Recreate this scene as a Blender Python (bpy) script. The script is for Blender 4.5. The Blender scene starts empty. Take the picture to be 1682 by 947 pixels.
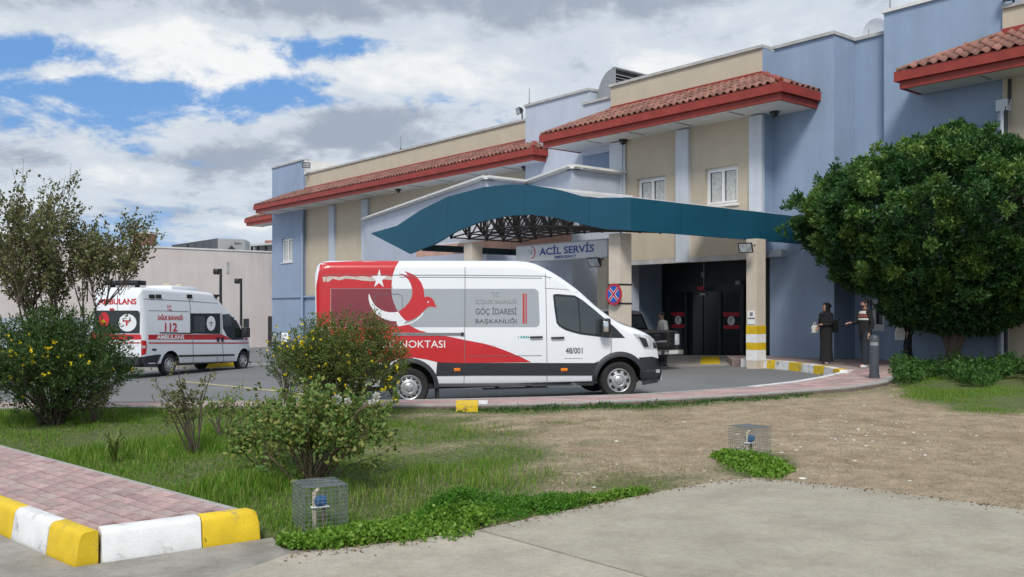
import bpy, bmesh, math, random
import numpy as np
from mathutils import Vector, Matrix
from mathutils.bvhtree import BVHTree
from mathutils.geometry import delaunay_2d_cdt

SC = bpy.context.scene
COL = SC.collection
R = math.radians
rng = np.random.default_rng(7)
random.seed(7)

# ------------------------------------------------------------------ camera
EYE = 1.6
cam_d = bpy.data.cameras.new('camera')
cam = bpy.data.objects.new('camera', cam_d)
COL.objects.link(cam)
cam.location = (0, 0, EYE)
cam.rotation_euler = (R(90), 0, 0)
cam_d.sensor_width = 36.0
cam_d.lens = 1500.0 / 1682.0 * 36.0
cam_d.shift_y = 34.5 / 1682.0
cam_d.clip_start = 0.1
cam_d.clip_end = 3000
SC.camera = cam

# ------------------------------------------------------------------ light
SUN_EL, SUN_AZ = 46.0, 186.0          # azimuth clockwise from +Y (north): behind the camera
SC.view_settings.view_transform = 'Standard'
SC.view_settings.look = 'None'
SC.view_settings.gamma = 1.0
SC.view_settings.exposure = 0.46
sd = bpy.data.lights.new('sun', 'SUN')
sd.energy = 2.1
sd.angle = R(16)
sd.color = (1.0, 0.95, 0.88)
sun = bpy.data.objects.new('sun', sd)
COL.objects.link(sun)
sv = Vector((math.sin(R(SUN_AZ)) * math.cos(R(SUN_EL)), math.cos(R(SUN_AZ)) * math.cos(R(SUN_EL)), math.sin(R(SUN_EL))))
sun.rotation_euler = sv.to_track_quat('Z', 'Y').to_euler()

wd = bpy.data.worlds.new('World')
SC.world = wd
wd.use_nodes = True
NT = wd.node_tree
NT.nodes.clear()
def wn(t, **k):
    n = NT.nodes.new(t)
    for a, b in k.items():
        setattr(n, a, b)
    return n
def wl(a, b):
    NT.links.new(a, b)
def wmath(op, a, b=None, c=None, clamp=False):
    n = wn('ShaderNodeMath', operation=op, use_clamp=clamp)
    for i, v in enumerate((a, b, c)):
        if v is None:
            continue
        if isinstance(v, (int, float)):
            n.inputs[i].default_value = v
        else:
            wl(v, n.inputs[i])
    return n.outputs[0]
tc = wn('ShaderNodeTexCoord')
sep = wn('ShaderNodeSeparateXYZ')
wl(tc.outputs['Generated'], sep.inputs[0])
dx, dy, dz = sep.outputs
sky = wn('ShaderNodeTexSky', sky_type='NISHITA')
sky.sun_disc = False
sky.sun_elevation = R(SUN_EL)
sky.sun_rotation = R(SUN_AZ)
sky.air_density = 1.0
sky.dust_density = 0.6
# cloud deck: a plane of noise seen in perspective
den = wmath('ADD', wmath('ABSOLUTE', dz), 0.30)
comb = wn('ShaderNodeCombineXYZ')
wl(wmath('DIVIDE', dx, den), comb.inputs[0])
wl(wmath('DIVIDE', dy, den), comb.inputs[1])
def wnoise(scale, detail, rough, off=(0, 0, 0), dist=0.0, vec=None):
    mp = wn('ShaderNodeMapping')
    mp.inputs['Location'].default_value = off
    wl(vec or comb.outputs[0], mp.inputs[0])
    n = wn('ShaderNodeTexNoise')
    n.inputs['Scale'].default_value = scale
    n.inputs['Detail'].default_value = detail
    n.inputs['Roughness'].default_value = rough
    n.inputs['Distortion'].default_value = dist
    wl(mp.outputs[0], n.inputs['Vector'])
    return n.outputs[0]
def gauss(az, el, saz, sel):
    # soft lobe in direction space: az = x/|y|, el = z/|y| for the northern sky
    a = wmath('DIVIDE', dx, wmath('MAXIMUM', dy, 0.05))
    e = wmath('DIVIDE', dz, wmath('MAXIMUM', dy, 0.05))
    qa = wmath('POWER', wmath('DIVIDE', wmath('SUBTRACT', a, az), saz), 2.0)
    qe = wmath('POWER', wmath('DIVIDE', wmath('SUBTRACT', e, el), sel), 2.0)
    return wmath('POWER', 2.718, wmath('MULTIPLY', wmath('ADD', qa, qe), -1.0))
def px_lobe(px, py, sx, sy):
    return gauss((px - 841) / 1500, (508 - py) / 1500, sx / 1500, sy / 1500)
def wsum(items):
    acc = None
    for v, k in items:
        t = wmath('MULTIPLY', v, k)
        acc = t if acc is None else wmath('ADD', acc, t)
    return acc
def wramp(v, a, b):
    mr = wn('ShaderNodeMapRange', interpolation_type='SMOOTHSTEP')
    wl(v, mr.inputs[0])
    mr.inputs[1].default_value = a
    mr.inputs[2].default_value = b
    return mr.outputs[0]
def wmix(f, a, b):
    m = wn('ShaderNodeMix', data_type='RGBA')
    if isinstance(f, (int, float)):
        m.inputs[0].default_value = f
    else:
        wl(f, m.inputs[0])
    for i, v in ((6, a), (7, b)):
        if isinstance(v, tuple):
            m.inputs[i].default_value = (*v, 1)
        else:
            wl(v, m.inputs[i])
    return m.outputs[2]
n_big = wnoise(2.0, 12, 0.60, (3.1, 1.7, 0), 0.3)
n_puff = wnoise(5.2, 12, 0.62, (8.2, 5.3, 2.0), 0.35)
n_fine = wnoise(17.0, 8, 0.65, (2.2, 7.3, 5.0), 0.3)
n_shade = wnoise(2.6, 10, 0.60, (1.2, 9.3, 4.0), 0.5)
def cent(n, k):
    return (wmath('SUBTRACT', n, 0.5), k)
# how much cloud there is (low = open blue)
cover = wsum([(wmath('ADD', 0.0, 0.60), 1.0), cent(n_big, 0.75), cent(n_puff, 1.0), cent(n_fine, 0.40),
              (px_lobe(60, 95, 230, 34), -0.20), (px_lobe(120, 150, 170, 22), -0.20), (px_lobe(400, 165, 240, 36), -0.24), (px_lobe(560, 78, 110, 22), -0.30), (px_lobe(620, 60, 60, 14), -0.10),
              (px_lobe(480, 120, 90, 40), -0.10), (px_lobe(250, 200, 260, 14), -0.06),
              (px_lobe(420, 100, 60, 30), 0.16), (px_lobe(270, 92, 90, 30), 0.12), (px_lobe(215, 80, 60, 18), 0.10), (px_lobe(70, 112, 110, 13), 0.20), (px_lobe(240, 128, 40, 10), 0.14),
              (px_lobe(560, 225, 260, 40), 0.25), (px_lobe(760, 110, 170, 70), 0.2), (px_lobe(300, 15, 900, 36), 0.25),
              (px_lobe(1200, 60, 320, 120), 0.25), (px_lobe(200, 300, 420, 60), 0.16)])
cloud_m = wramp(cover, 0.40, 0.64)
# light and dark of the clouds
shade = wsum([(wmath('ADD', 0.0, 0.615), 1.0), cent(n_shade, 1.35), cent(n_puff, 0.75), cent(n_fine, 0.28),
              (px_lobe(560, 222, 210, 40), -0.42), (px_lobe(400, 262, 150, 24), -0.22), (px_lobe(700, 185, 140, 18), -0.20), (px_lobe(180, 262, 260, 16), -0.14), (px_lobe(860, 250, 200, 30), -0.12),
              (px_lobe(250, 0, 700, 46), -0.34), (px_lobe(900, 0, 500, 40), -0.16), (px_lobe(1300, 30, 260, 60), -0.06),
              (px_lobe(690, 100, 130, 40), 0.20), (px_lobe(420, 105, 70, 34), 0.16), (px_lobe(110, 225, 170, 22), 0.08),
              (px_lobe(330, 175, 260, 14), 0.12), (px_lobe(420, 368, 60, 12), 0.4), (px_lobe(300, 350, 300, 22), -0.18),
              (px_lobe(500, 200, 70, 10), 0.15)])
c1 = wmix(wramp(shade, 0.22, 0.52), (2.9, 3.35, 4.1), (5.1, 5.6, 6.2))
c2 = wmix(wramp(shade, 0.52, 0.86), c1, (7.2, 7.3, 7.35))
blue = wmix(0.25, (1.0, 2.6, 5.7), sky.outputs[0])
colr = wmix(cloud_m, blue, c2)
# pale blue-grey air near the horizon
hz = wmath('POWER', wmath('SUBTRACT', 1.0, wmath('MINIMUM', wmath('MULTIPLY', wmath('ABSOLUTE', dz), 6.5), 1.0)), 1.5)
colr = wmix(wmath('MULTIPLY', hz, 0.55), colr, (4.3, 5.2, 6.3))
bg = wn('ShaderNodeBackground')
wl(colr, bg.inputs[0])
bg.inputs[1].default_value = 0.093
wo = wn('ShaderNodeOutputWorld')
wl(bg.outputs[0], wo.inputs[0])

# ------------------------------------------------------------------ helpers
def tag(o, label=None, cat=None, group=None, kind=None):
    if label: o['label'] = label
    if cat: o['category'] = cat
    if group: o['group'] = group
    if kind: o['kind'] = kind
    return o
def thing(name, label, cat, loc=(0, 0, 0), rot=(0, 0, 0), group=None):
    o = bpy.data.objects.new(name, None)
    COL.objects.link(o)
    o.location = loc
    o.rotation_euler = rot
    o.empty_display_size = 0.2
    return tag(o, label, cat, group)
def wmat(o):
    m = Matrix.Identity(4)
    while o is not None:
        b = Matrix.LocRotScale(o.location, o.rotation_euler, o.scale)
        m = b @ m
        o = o.parent
    return m
def link(name, me, parent=None, mat=None):
    o = bpy.data.objects.new(name, me)
    COL.objects.link(o)
    if parent is not None:
        o.parent = parent
    if mat is not None and len(me.materials) == 0:
        me.materials.append(mat)
    return o
def copy_tree(o, parent=None):
    c = o.copy()
    COL.objects.link(c)
    if parent is not None:
        c.parent = parent
    for ch in list(o.children):
        copy_tree(ch, c)
    return c
def perp(d):
    d = Vector(d).normalized()
    a = Vector((0, 0, 1)) if abs(d.z) < 0.9 else Vector((1, 0, 0))
    x = d.cross(a).normalized()
    return x, d.cross(x).normalized()
class MB:
    def __init__(s):
        s.v, s.f, s.m = [], [], []
    def add(s, vs, fs, mi=0):
        b = len(s.v)
        s.v += [tuple(p) for p in vs]
        s.f += [tuple(b + i for i in f) for f in fs]
        s.m += [mi] * len(fs)
        return s
    def hexa(s, c, mi=0):            # 8 corners: bottom 4 then top 4
        return s.add(c, [(3, 2, 1, 0), (4, 5, 6, 7), (0, 1, 5, 4), (1, 2, 6, 5), (2, 3, 7, 6), (3, 0, 4, 7)], mi)
    def box(s, x0, x1, y0, y1, z0, z1, mi=0):
        return s.hexa([(x0, y0, z0), (x1, y0, z0), (x1, y1, z0), (x0, y1, z0), (x0, y0, z1), (x1, y0, z1), (x1, y1, z1), (x0, y1, z1)], mi)
    def bevbox(s, x0, x1, y0, y1, z0, z1, b):
        bm = bmesh.new()
        bmesh.ops.create_cube(bm, size=1)
        for v in bm.verts:
            v.co = ((x0 + x1) / 2 + v.co.x * (x1 - x0), (y0 + y1) / 2 + v.co.y * (y1 - y0), (z0 + z1) / 2 + v.co.z * (z1 - z0))
        bmesh.ops.bevel(bm, geom=list(bm.edges), offset=b, segments=2, profile=0.5, affect='EDGES')
        bm.verts.index_update()
        s.add([v.co[:] for v in bm.verts], [[v.index for v in f.verts] for f in bm.faces])
        bm.free()
        return s
    def cyl(s, p0, p1, r0, r1=None, n=8, caps=True):
        r1 = r0 if r1 is None else r1
        p0, p1 = Vector(p0), Vector(p1)
        x, y = perp(p1 - p0)
        vs = []
        for p, r in ((p0, r0), (p1, r1)):
            for i in range(n):
                a = 2 * math.pi * i / n
                vs.append(p + x * (r * math.cos(a)) + y * (r * math.sin(a)))
        fs = [(i, (i + 1) % n, n + (i + 1) % n, n + i) for i in range(n)]
        if caps:
            fs += [tuple(range(n))[::-1], tuple(range(n, 2 * n))]
        return s.add(vs, fs)
    def tube(s, pts, r, n=8, caps=True):
        pts = [Vector(p) for p in pts]
        rs = r if isinstance(r, (list, tuple)) else [r] * len(pts)
        vs, prev = [], None
        for i, p in enumerate(pts):
            d = (pts[min(i + 1, len(pts) - 1)] - pts[max(i - 1, 0)]).normalized()
            if prev is None:
                x, y = perp(d)
            else:
                x = (prev - d * prev.dot(d)).normalized()
                y = d.cross(x)
            prev = x
            for k in range(n):
                a = 2 * math.pi * k / n
                vs.append(p + x * (rs[i] * math.cos(a)) + y * (rs[i] * math.sin(a)))
        fs = []
        for i in range(len(pts) - 1):
            for k in range(n):
                fs.append((i * n + k, i * n + (k + 1) % n, (i + 1) * n + (k + 1) % n, (i + 1) * n + k))
        if caps:
            fs += [tuple(range(n))[::-1], tuple(range((len(pts) - 1) * n, len(pts) * n))]
        return s.add(vs, fs)
    def lathe(s, prof, c=(0, 0, 0), axis='z', n=24):
        vs = []
        c = Vector(c)
        for r, h in prof:
            for k in range(n):
                a = 2 * math.pi * k / n
                ca, sa = r * math.cos(a), r * math.sin(a)
                vs.append(c + {'z': Vector((ca, sa, h)), 'y': Vector((ca, h, sa)), 'x': Vector((h, ca, sa))}[axis])
        fs = []
        for i in range(len(prof) - 1):
            for k in range(n):
                fs.append((i * n + k, i * n + (k + 1) % n, (i + 1) * n + (k + 1) % n, (i + 1) * n + k))
        return s.add(vs, fs)
    def prism(s, poly, a, b, fn):    # poly of 2-D points, extruded between a and b; fn(p, t) -> 3-D
        n = len(poly)
        vs = [fn(p, a) for p in poly] + [fn(p, b) for p in poly]
        fs = [tuple(range(n)), tuple(range(n, 2 * n))[::-1]] + [(i, n + i, n + (i + 1) % n, (i + 1) % n) for i in range(n)]
        return s.add(vs, fs)
    def ball(s, c, r, n=12, m=8, sc=(1, 1, 1)):
        c = Vector(c)
        vs = [c + Vector((0, 0, -r * sc[2]))]
        for j in range(1, m):
            t = math.pi * j / m - math.pi / 2
            for k in range(n):
                a = 2 * math.pi * k / n
                vs.append(c + Vector((r * sc[0] * math.cos(t) * math.cos(a), r * sc[1] * math.cos(t) * math.sin(a), r * sc[2] * math.sin(t))))
        vs.append(c + Vector((0, 0, r * sc[2])))
        fs = [(0, 1 + (k + 1) % n, 1 + k) for k in range(n)]
        for j in range(m - 2):
            for k in range(n):
                fs.append((1 + j * n + k, 1 + j * n + (k + 1) % n, 1 + (j + 1) * n + (k + 1) % n, 1 + (j + 1) * n + k))
        e = len(vs) - 1
        fs += [(e, 1 + (m - 2) * n + k, 1 + (m - 2) * n + (k + 1) % n) for k in range(n)]
        return s.add(vs, fs)
    def build(s, name, mats, parent=None, world=False, smooth=None, recalc=True):
        me = bpy.data.meshes.new(name)
        vs = s.v
        if world and parent is not None:
            mi = wmat(parent).inverted()
            vs = [tuple(mi @ Vector(p)) for p in vs]
        me.from_pydata(vs, [], s.f)
        if not isinstance(mats, (list, tuple)):
            mats = [mats]
        for m in mats:
            me.materials.append(m)
        if len(mats) > 1:
            me.polygons.foreach_set('material_index', s.m)
        if recalc and len(s.f) < 60000:
            bm = bmesh.new()
            bm.from_mesh(me)
            bmesh.ops.recalc_face_normals(bm, faces=bm.faces)
            bm.to_mesh(me)
            bm.free()
        if smooth:
            me.polygons.foreach_set('use_smooth', [True] * len(me.polygons))
            me.set_sharp_from_angle(angle=R(smooth))
        me.update()
        return link(name, me, parent)
def np_mesh(name, V, Q, mat, parent=None, world=False):
    """big meshes: V (n,3), Q (m,k) faces of one size"""
    V = np.asarray(V, dtype=np.float32)
    if world and parent is not None:
        mi = np.array(wmat(parent).inverted())
        V = V @ mi[:3, :3].T + mi[:3, 3]
    Q = np.asarray(Q, dtype=np.int32)
    me = bpy.data.meshes.new(name)
    me.vertices.add(len(V))
    me.vertices.foreach_set('co', np.ascontiguousarray(V, dtype=np.float32).ravel())
    me.loops.add(Q.size)
    me.loops.foreach_set('vertex_index', Q.ravel())
    me.polygons.add(len(Q))
    k = Q.shape[1]
    me.polygons.foreach_set('loop_start', np.arange(len(Q), dtype=np.int32) * k)
    me.update(calc_edges=True)
    me.materials.append(mat)
    return link(name, me, parent)

# ------------------------------------------------------------------ materials
def mat(name, col, rough=0.7, var=0.12, scale=6.0, bump=0.0, bscale=60.0, metal=0.0, spec=0.5, streak=0.0, col2=None, c2scale=1.2, c2lo=0.45, c2hi=0.65, coat=0.0, speck=0.0, orand=0.0):
    m = bpy.data.materials.new(name)
    m.use_nodes = True
    nt = m.node_tree
    b = nt.nodes['Principled BSDF']
    b.inputs['Roughness'].default_value = rough
    b.inputs['Metallic'].default_value = metal
    b.inputs['Specular IOR Level'].default_value = spec
    b.inputs['Coat Weight'].default_value = coat
    tcn = nt.nodes.new('ShaderNodeTexCoord')
    def noise(sc, det=6, ro=0.6, strech=None):
        n = nt.nodes.new('ShaderNodeTexNoise')
        n.inputs['Scale'].default_value = sc
        n.inputs['Detail'].default_value = det
        n.inputs['Roughness'].default_value = ro
        if strech:
            mp = nt.nodes.new('ShaderNodeMapping')
            mp.inputs['Scale'].default_value = strech
            nt.links.new(tcn.outputs['Object'], mp.inputs[0])
            nt.links.new(mp.outputs[0], n.inputs['Vector'])
        else:
            nt.links.new(tcn.outputs['Object'], n.inputs['Vector'])
        return n.outputs[0]
    def ramp(src, lo, hi, a, c):
        mr = nt.nodes.new('ShaderNodeMapRange')
        mr.inputs[1].default_value, mr.inputs[2].default_value = lo, hi
        mr.inputs[3].default_value, mr.inputs[4].default_value = a, c
        nt.links.new(src, mr.inputs[0])
        return mr.outputs[0]
    def mix(f, a, c, mode='MIX'):
        x = nt.nodes.new('ShaderNodeMix')
        x.data_type = 'RGBA'
        x.blend_type = mode
        for i, v in ((0, f), (6, a), (7, c)):
            if isinstance(v, (int, float)):
                x.inputs[i].default_value = v
            elif isinstance(v, tuple):
                x.inputs[i].default_value = (*v, 1)
            else:
                nt.links.new(v, x.inputs[i])
        return x.outputs[2]
    c = tuple(col)
    if col2:
        c = mix(ramp(noise(c2scale, 8, 0.65), c2lo, c2hi, 0, 1), c, tuple(col2))
    if var:
        cc = nt.nodes.new('ShaderNodeCombineColor')
        v = ramp(noise(scale), 0.3, 0.7, 1 - var, 1 + var)
        for i in range(3):
            nt.links.new(v, cc.inputs[i])
        c = mix(1.0, c, cc.outputs[0], 'MULTIPLY')
    if speck:
        cc = nt.nodes.new('ShaderNodeCombineColor')
        v = ramp(noise(62, 4, 0.8), 0.3, 0.7, 1 - speck, 1 + speck)
        v2 = ramp(noise(15, 8, 0.75), 0.32, 0.68, 1 - speck * .8, 1 + speck * .8)
        mm = nt.nodes.new('ShaderNodeMath'); mm.operation = 'MULTIPLY'
        nt.links.new(v, mm.inputs[0]); nt.links.new(v2, mm.inputs[1])
        for i in range(3):
            nt.links.new(mm.outputs[0], cc.inputs[i])
        c = mix(1.0, c, cc.outputs[0], 'MULTIPLY')
    if orand:
        cc = nt.nodes.new('ShaderNodeCombineColor')
        oi = nt.nodes.new('ShaderNodeObjectInfo')
        gi = nt.nodes.new('ShaderNodeNewGeometry')
        mm = nt.nodes.new('ShaderNodeMath'); mm.operation = 'ADD'
        nt.links.new(oi.outputs['Random'], mm.inputs[0]); nt.links.new(gi.outputs['Random Per Island'], mm.inputs[1])
        fr_ = nt.nodes.new('ShaderNodeMath'); fr_.operation = 'FRACT'
        nt.links.new(mm.outputs[0], fr_.inputs[0])
        v = ramp(fr_.outputs[0], 0, 1, 1 - orand, 1 + orand)
        for i in range(3):
            nt.links.new(v, cc.inputs[i])
        c = mix(1.0, c, cc.outputs[0], 'MULTIPLY')
    if streak:
        cc = nt.nodes.new('ShaderNodeCombineColor')
        v = ramp(noise(1.0, 7, 0.7, (2.2, 2.2, 0.16)), 0.35, 0.65, 1 - streak, 1 + streak * 0.4)
        for i in range(3):
            nt.links.new(v, cc.inputs[i])
        c = mix(1.0, c, cc.outputs[0], 'MULTIPLY')
    if isinstance(c, tuple):
        b.inputs['Base Color'].default_value = (*c, 1)
    else:
        nt.links.new(c, b.inputs['Base Color'])
    if bump:
        bn = nt.nodes.new('ShaderNodeBump')
        bn.inputs['Strength'].default_value = bump
        bn.inputs['Distance'].default_value = 0.02
        nt.links.new(noise(bscale, 8, 0.7), bn.inputs['Height'])
        nt.links.new(bn.outputs[0], b.inputs['Normal'])
    m.diffuse_color = (*col, 1)
    return m
def leafmat(name, cols, trans=0.25, rough=0.5, spec=0.3):
    m = bpy.data.materials.new(name)
    m.use_nodes = True
    nt = m.node_tree
    b = nt.nodes['Principled BSDF']
    g = nt.nodes.new('ShaderNodeNewGeometry')
    cr = nt.nodes.new('ShaderNodeValToRGB')
    cr.color_ramp.elements[0].position = 0
    cr.color_ramp.elements[0].color = (*cols[0], 1)
    cr.color_ramp.elements[1].position = 1
    cr.color_ramp.elements[1].color = (*cols[-1], 1)
    for i, c in enumerate(cols[1:-1]):
        e = cr.color_ramp.elements.new((i + 1) / (len(cols) - 1))
        e.color = (*c, 1)
    nt.links.new(g.outputs['Random Per Island'], cr.inputs[0])
    nt.links.new(cr.outputs[0], b.inputs['Base Color'])
    b.inputs['Roughness'].default_value = rough
    b.inputs['Specular IOR Level'].default_value = spec
    if trans:
        t = nt.nodes.new('ShaderNodeBsdfTranslucent')
        nt.links.new(cr.outputs[0], t.inputs[0])
        mx = nt.nodes.new('ShaderNodeMixShader')
        mx.inputs[0].default_value = trans
        nt.links.new(b.outputs[0], mx.inputs[1])
        nt.links.new(t.outputs[0], mx.inputs[2])
        nt.links.new(mx.outputs[0], nt.nodes['Material Output'].inputs[0])
    return m
M = {}
M['blue'] = mat('blue_render', (0.262, 0.345, 0.475), 0.85, 0.05, 1.2, 0.15, 40, streak=0.07)
M['blue_pale'] = mat('pale_blue_render', (0.46, 0.51, 0.60), 0.85, 0.05, 1.2, 0.15, 40, streak=0.04)
M['beige'] = mat('beige_render', (0.50, 0.44, 0.34), 0.85, 0.05, 1.5, 0.15, 40, streak=0.05)
M['pilaster'] = mat('pale_pilaster_render', (0.52, 0.57, 0.63), 0.8, 0.05, 2, 0.1, 40, streak=0.08)
M['coping'] = mat('grey_coping', (0.42, 0.42, 0.41), 0.8, 0.2, 3, 0.2, 30)
M['trim'] = mat('white_trim', (0.68, 0.68, 0.66), 0.6, 0.12, 3)
M['red'] = mat('red_fascia_paint', (0.27, 0.034, 0.022), 0.55, 0.2, 2.5)
M['soffit'] = mat('white_soffit', (0.66, 0.66, 0.64), 0.7, 0.05, 2)
M['soffit_line'] = mat('soffit_joint', (0.25, 0.25, 0.25), 0.8)
M['tile'] = mat('clay_tile', (0.215, 0.090, 0.068), 0.85, 0.32, 4.0, 0.3, 60, col2=(0.20, 0.125, 0.10), c2scale=2.5, orand=0.28)
M['tile_old'] = mat('weathered_clay_tile', (0.30, 0.13, 0.10), 0.85, 0.3, 5.0, 0.3, 60, col2=(0.20, 0.17, 0.11), c2scale=1.6)
M['white_pvc'] = mat('white_window_plastic', (0.78, 0.79, 0.80), 0.35, 0.03)
M['pane'] = mat('window_pane', (0.045, 0.055, 0.06), 0.06, 0.3, 1.2, spec=0.6)
M['curtain'] = mat('pale_curtain', (0.50, 0.52, 0.50), 0.9, 0.25, 9)
M['dark_glass'] = mat('dark_glass', (0.012, 0.016, 0.016), 0.08, 0.3, 2, spec=0.6)
M['teal'] = mat('teal_panel', (0.009, 0.078, 0.130), 0.5, 0.10, 0.8, spec=0.3)
M['teal_dark'] = mat('dark_teal_beam', (0.01, 0.035, 0.045), 0.5)
M['sheet'] = mat('white_roof_sheet', (0.62, 0.62, 0.63), 0.4, 0.08, 3)
M['sheet_under'] = mat('pale_underside_sheet', (0.62, 0.63, 0.63), 0.6, 0.10, 2)
def translucent(name, col, k):
    m = mat(name, col, 0.5, 0.08, 2)
    nt = m.node_tree
    t = nt.nodes.new('ShaderNodeBsdfTranslucent')
    t.inputs[0].default_value = (*col, 1)
    x = nt.nodes.new('ShaderNodeMixShader')
    x.inputs[0].default_value = k
    nt.links.new(nt.nodes['Principled BSDF'].outputs[0], x.inputs[1])
    nt.links.new(t.outputs[0], x.inputs[2])
    nt.links.new(x.outputs[0], nt.nodes['Material Output'].inputs[0])
    return m
M['sheet'] = translucent('translucent_roof_sheet', (0.80, 0.80, 0.80), 0.5)
M['steel_dark'] = mat('dark_steel', (0.055, 0.05, 0.047), 0.5, 0.2, 5)
M['pinkpanel'] = mat('pinkish_panel', (0.50, 0.30, 0.24), 0.8, 0.12, 2)
M['column'] = mat('beige_column_render', (0.60, 0.53, 0.44), 0.8, 0.06, 2.5, 0.15, 40, streak=0.06)
M['yellow'] = mat('yellow_paint', (0.62, 0.42, 0.01), 0.6, 0.15, 5, 0.2, 50, col2=(0.30, 0.24, 0.10), c2scale=4, c2lo=0.62, c2hi=0.78)
M['kerb_yellow'] = mat('kerb_yellow_paint', (0.72, 0.50, 0.015), 0.6, 0.12, 7, 0.35, 70, col2=(0.33, 0.26, 0.12), c2scale=6, c2lo=0.57, c2hi=0.66)
M['kerb_white'] = mat('kerb_white_paint', (0.74, 0.75, 0.75), 0.65, 0.10, 7, 0.35, 70, col2=(0.36, 0.36, 0.35), c2scale=5, c2lo=0.56, c2hi=0.66)
M['kerb_grey'] = mat('kerb_grey_concrete', (0.36, 0.35, 0.33), 0.85, 0.18, 6, 0.4, 60)
M['white_paint'] = mat('white_paint', (0.75, 0.76, 0.77), 0.6, 0.08, 6)
M['asphalt'] = mat('asphalt', (0.175, 0.178, 0.182), 0.9, 0.16, 0.7, 0.5, 120, col2=(0.14, 0.142, 0.145), c2scale=0.35, speck=0.10)
M['concrete'] = mat('concrete', (0.385, 0.355, 0.285), 0.9, 0.10, 1.2, 0.5, 130, col2=(0.325, 0.295, 0.23), c2scale=1.6, speck=0.14)
M['concrete2'] = mat('paler_concrete', (0.43, 0.39, 0.315), 0.9, 0.11, 1.5, 0.5, 130, col2=(0.355, 0.315, 0.25), c2scale=1.8, speck=0.14)
M['concrete3'] = mat('dirty_concrete', (0.33, 0.31, 0.275), 0.9, 0.14, 2.5, 0.5, 110, col2=(0.22, 0.21, 0.18), c2scale=2.2, speck=0.14)
PAVE = [mat('pink_paver_%s' % n, c, 0.85, 0.14, 9, 0.4, 80, orand=0.13, speck=0.08) for n, c in
        (('rose', (0.42, 0.285, 0.27)), ('dusty', (0.45, 0.315, 0.295)), ('mauve', (0.37, 0.255, 0.25)), ('grey', (0.39, 0.30, 0.275)))]
M['mortar'] = mat('joint_sand', (0.16, 0.125, 0.11), 0.95, 0.2, 8)
M['black_metal'] = mat('black_metal', (0.018, 0.018, 0.02), 0.45, 0.1)
M['grey_metal'] = mat('grey_metal', (0.30, 0.31, 0.32), 0.45, 0.1, metal=0.3)
M['wire'] = mat('galvanised_wire', (0.20, 0.225, 0.235), 0.45, 0.2, 20, metal=0.4)
M['pinkwall'] = mat('pale_pink_render', (0.64, 0.58, 0.555), 0.9, 0.05, 0.8, 0.1, 30, streak=0.08)
M['carwhite'] = mat('white_car_paint', (0.74, 0.77, 0.81), 0.22, 0.02, 1.5, spec=0.5, coat=0.4)
M['carred'] = mat('red_vinyl', (0.50, 0.018, 0.022), 0.28, 0.05, 1.5, coat=0.3)
M['burgundy'] = mat('red_film_over_glass', (0.20, 0.028, 0.040), 0.15, 0.08, 1.2, coat=0.3)
M['filmgrey'] = mat('grey_film_over_glass', (0.33, 0.36, 0.385), 0.15, 0.04, 1.2, coat=0.3)
M['filmwhite'] = mat('white_vinyl', (0.72, 0.74, 0.76), 0.3, 0.03)
M['tape'] = mat('worn_tape', (0.50, 0.46, 0.42), 0.7, 0.25, 14)
M['blackplastic'] = mat('black_plastic', (0.022, 0.023, 0.026), 0.55, 0.12)
M['darkgrey'] = mat('dark_grey_plastic', (0.020, 0.023, 0.030), 0.55, 0.08)
M['seam'] = mat('panel_gap', (0.13, 0.14, 0.15), 0.8, 0.0)
M['tyre'] = mat('tyre_rubber', (0.022, 0.022, 0.023), 0.85, 0.15, 12, 0.2, 40)
M['rim'] = mat('silver_wheel', (0.45, 0.46, 0.47), 0.35, 0.08, 6, metal=0.55)
M['lens'] = mat('clear_lamp_lens', (0.45, 0.48, 0.50), 0.12, 0.4, 10, spec=0.8)
M['amber'] = mat('amber_lens', (0.75, 0.20, 0.01), 0.2, 0.05)
M['redlens'] = mat('red_lens', (0.45, 0.015, 0.012), 0.15, 0.1)
M['chrome'] = mat('chrome', (0.70, 0.71, 0.72), 0.15, 0.05, metal=0.9)
M['txt_grey'] = mat('grey_print', (0.10, 0.11, 0.125), 0.6, 0.0)
M['txt_mid'] = mat('mid_grey_print', (0.20, 0.215, 0.23), 0.6, 0.0)
M['txt_red'] = mat('red_print', (0.50, 0.02, 0.03), 0.5, 0.0)
M['txt_blue'] = mat('navy_print', (0.02, 0.05, 0.24), 0.5, 0.0)
M['txt_white'] = mat('white_print', (0.8, 0.8, 0.8), 0.5, 0.0)
M['txt_teal'] = mat('teal_print', (0.02, 0.30, 0.28), 0.5, 0.0)
M['sign_white'] = mat('white_sign_board', (0.56, 0.57, 0.58), 0.45, 0.05, 3)
M['sign_blue'] = mat('blue_sign_sheet', (0.015, 0.085, 0.42), 0.4, 0.03)
M['sign_red'] = mat('red_sign_sheet', (0.45, 0.015, 0.03), 0.4, 0.03)
M['skin'] = mat('skin', (0.45, 0.26, 0.18), 0.55, 0.06, 20)
M['hair'] = mat('dark_hair', (0.012, 0.010, 0.009), 0.6, 0.2, 30)
M['black_cloth'] = mat('black_cloth', (0.012, 0.012, 0.014), 0.9, 0.2, 20)
M['navy_cloth'] = mat('dark_jeans', (0.018, 0.024, 0.032), 0.9, 0.2, 20)
M['white_cloth'] = mat('white_cloth', (0.66, 0.65, 0.60), 0.9, 0.08, 20)
M['brown_cloth'] = mat('rust_cloth', (0.22, 0.08, 0.055), 0.9, 0.1, 20)
M['bark'] = mat('grey_bark', (0.115, 0.09, 0.07), 0.95, 0.3, 14, 0.6, 40)
M['twig'] = mat('brown_twig', (0.095, 0.078, 0.058), 0.95, 0.3, 14)
M['canetwig'] = mat('woody_cane', (0.14, 0.105, 0.075), 0.9, 0.3, 14)

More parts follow.
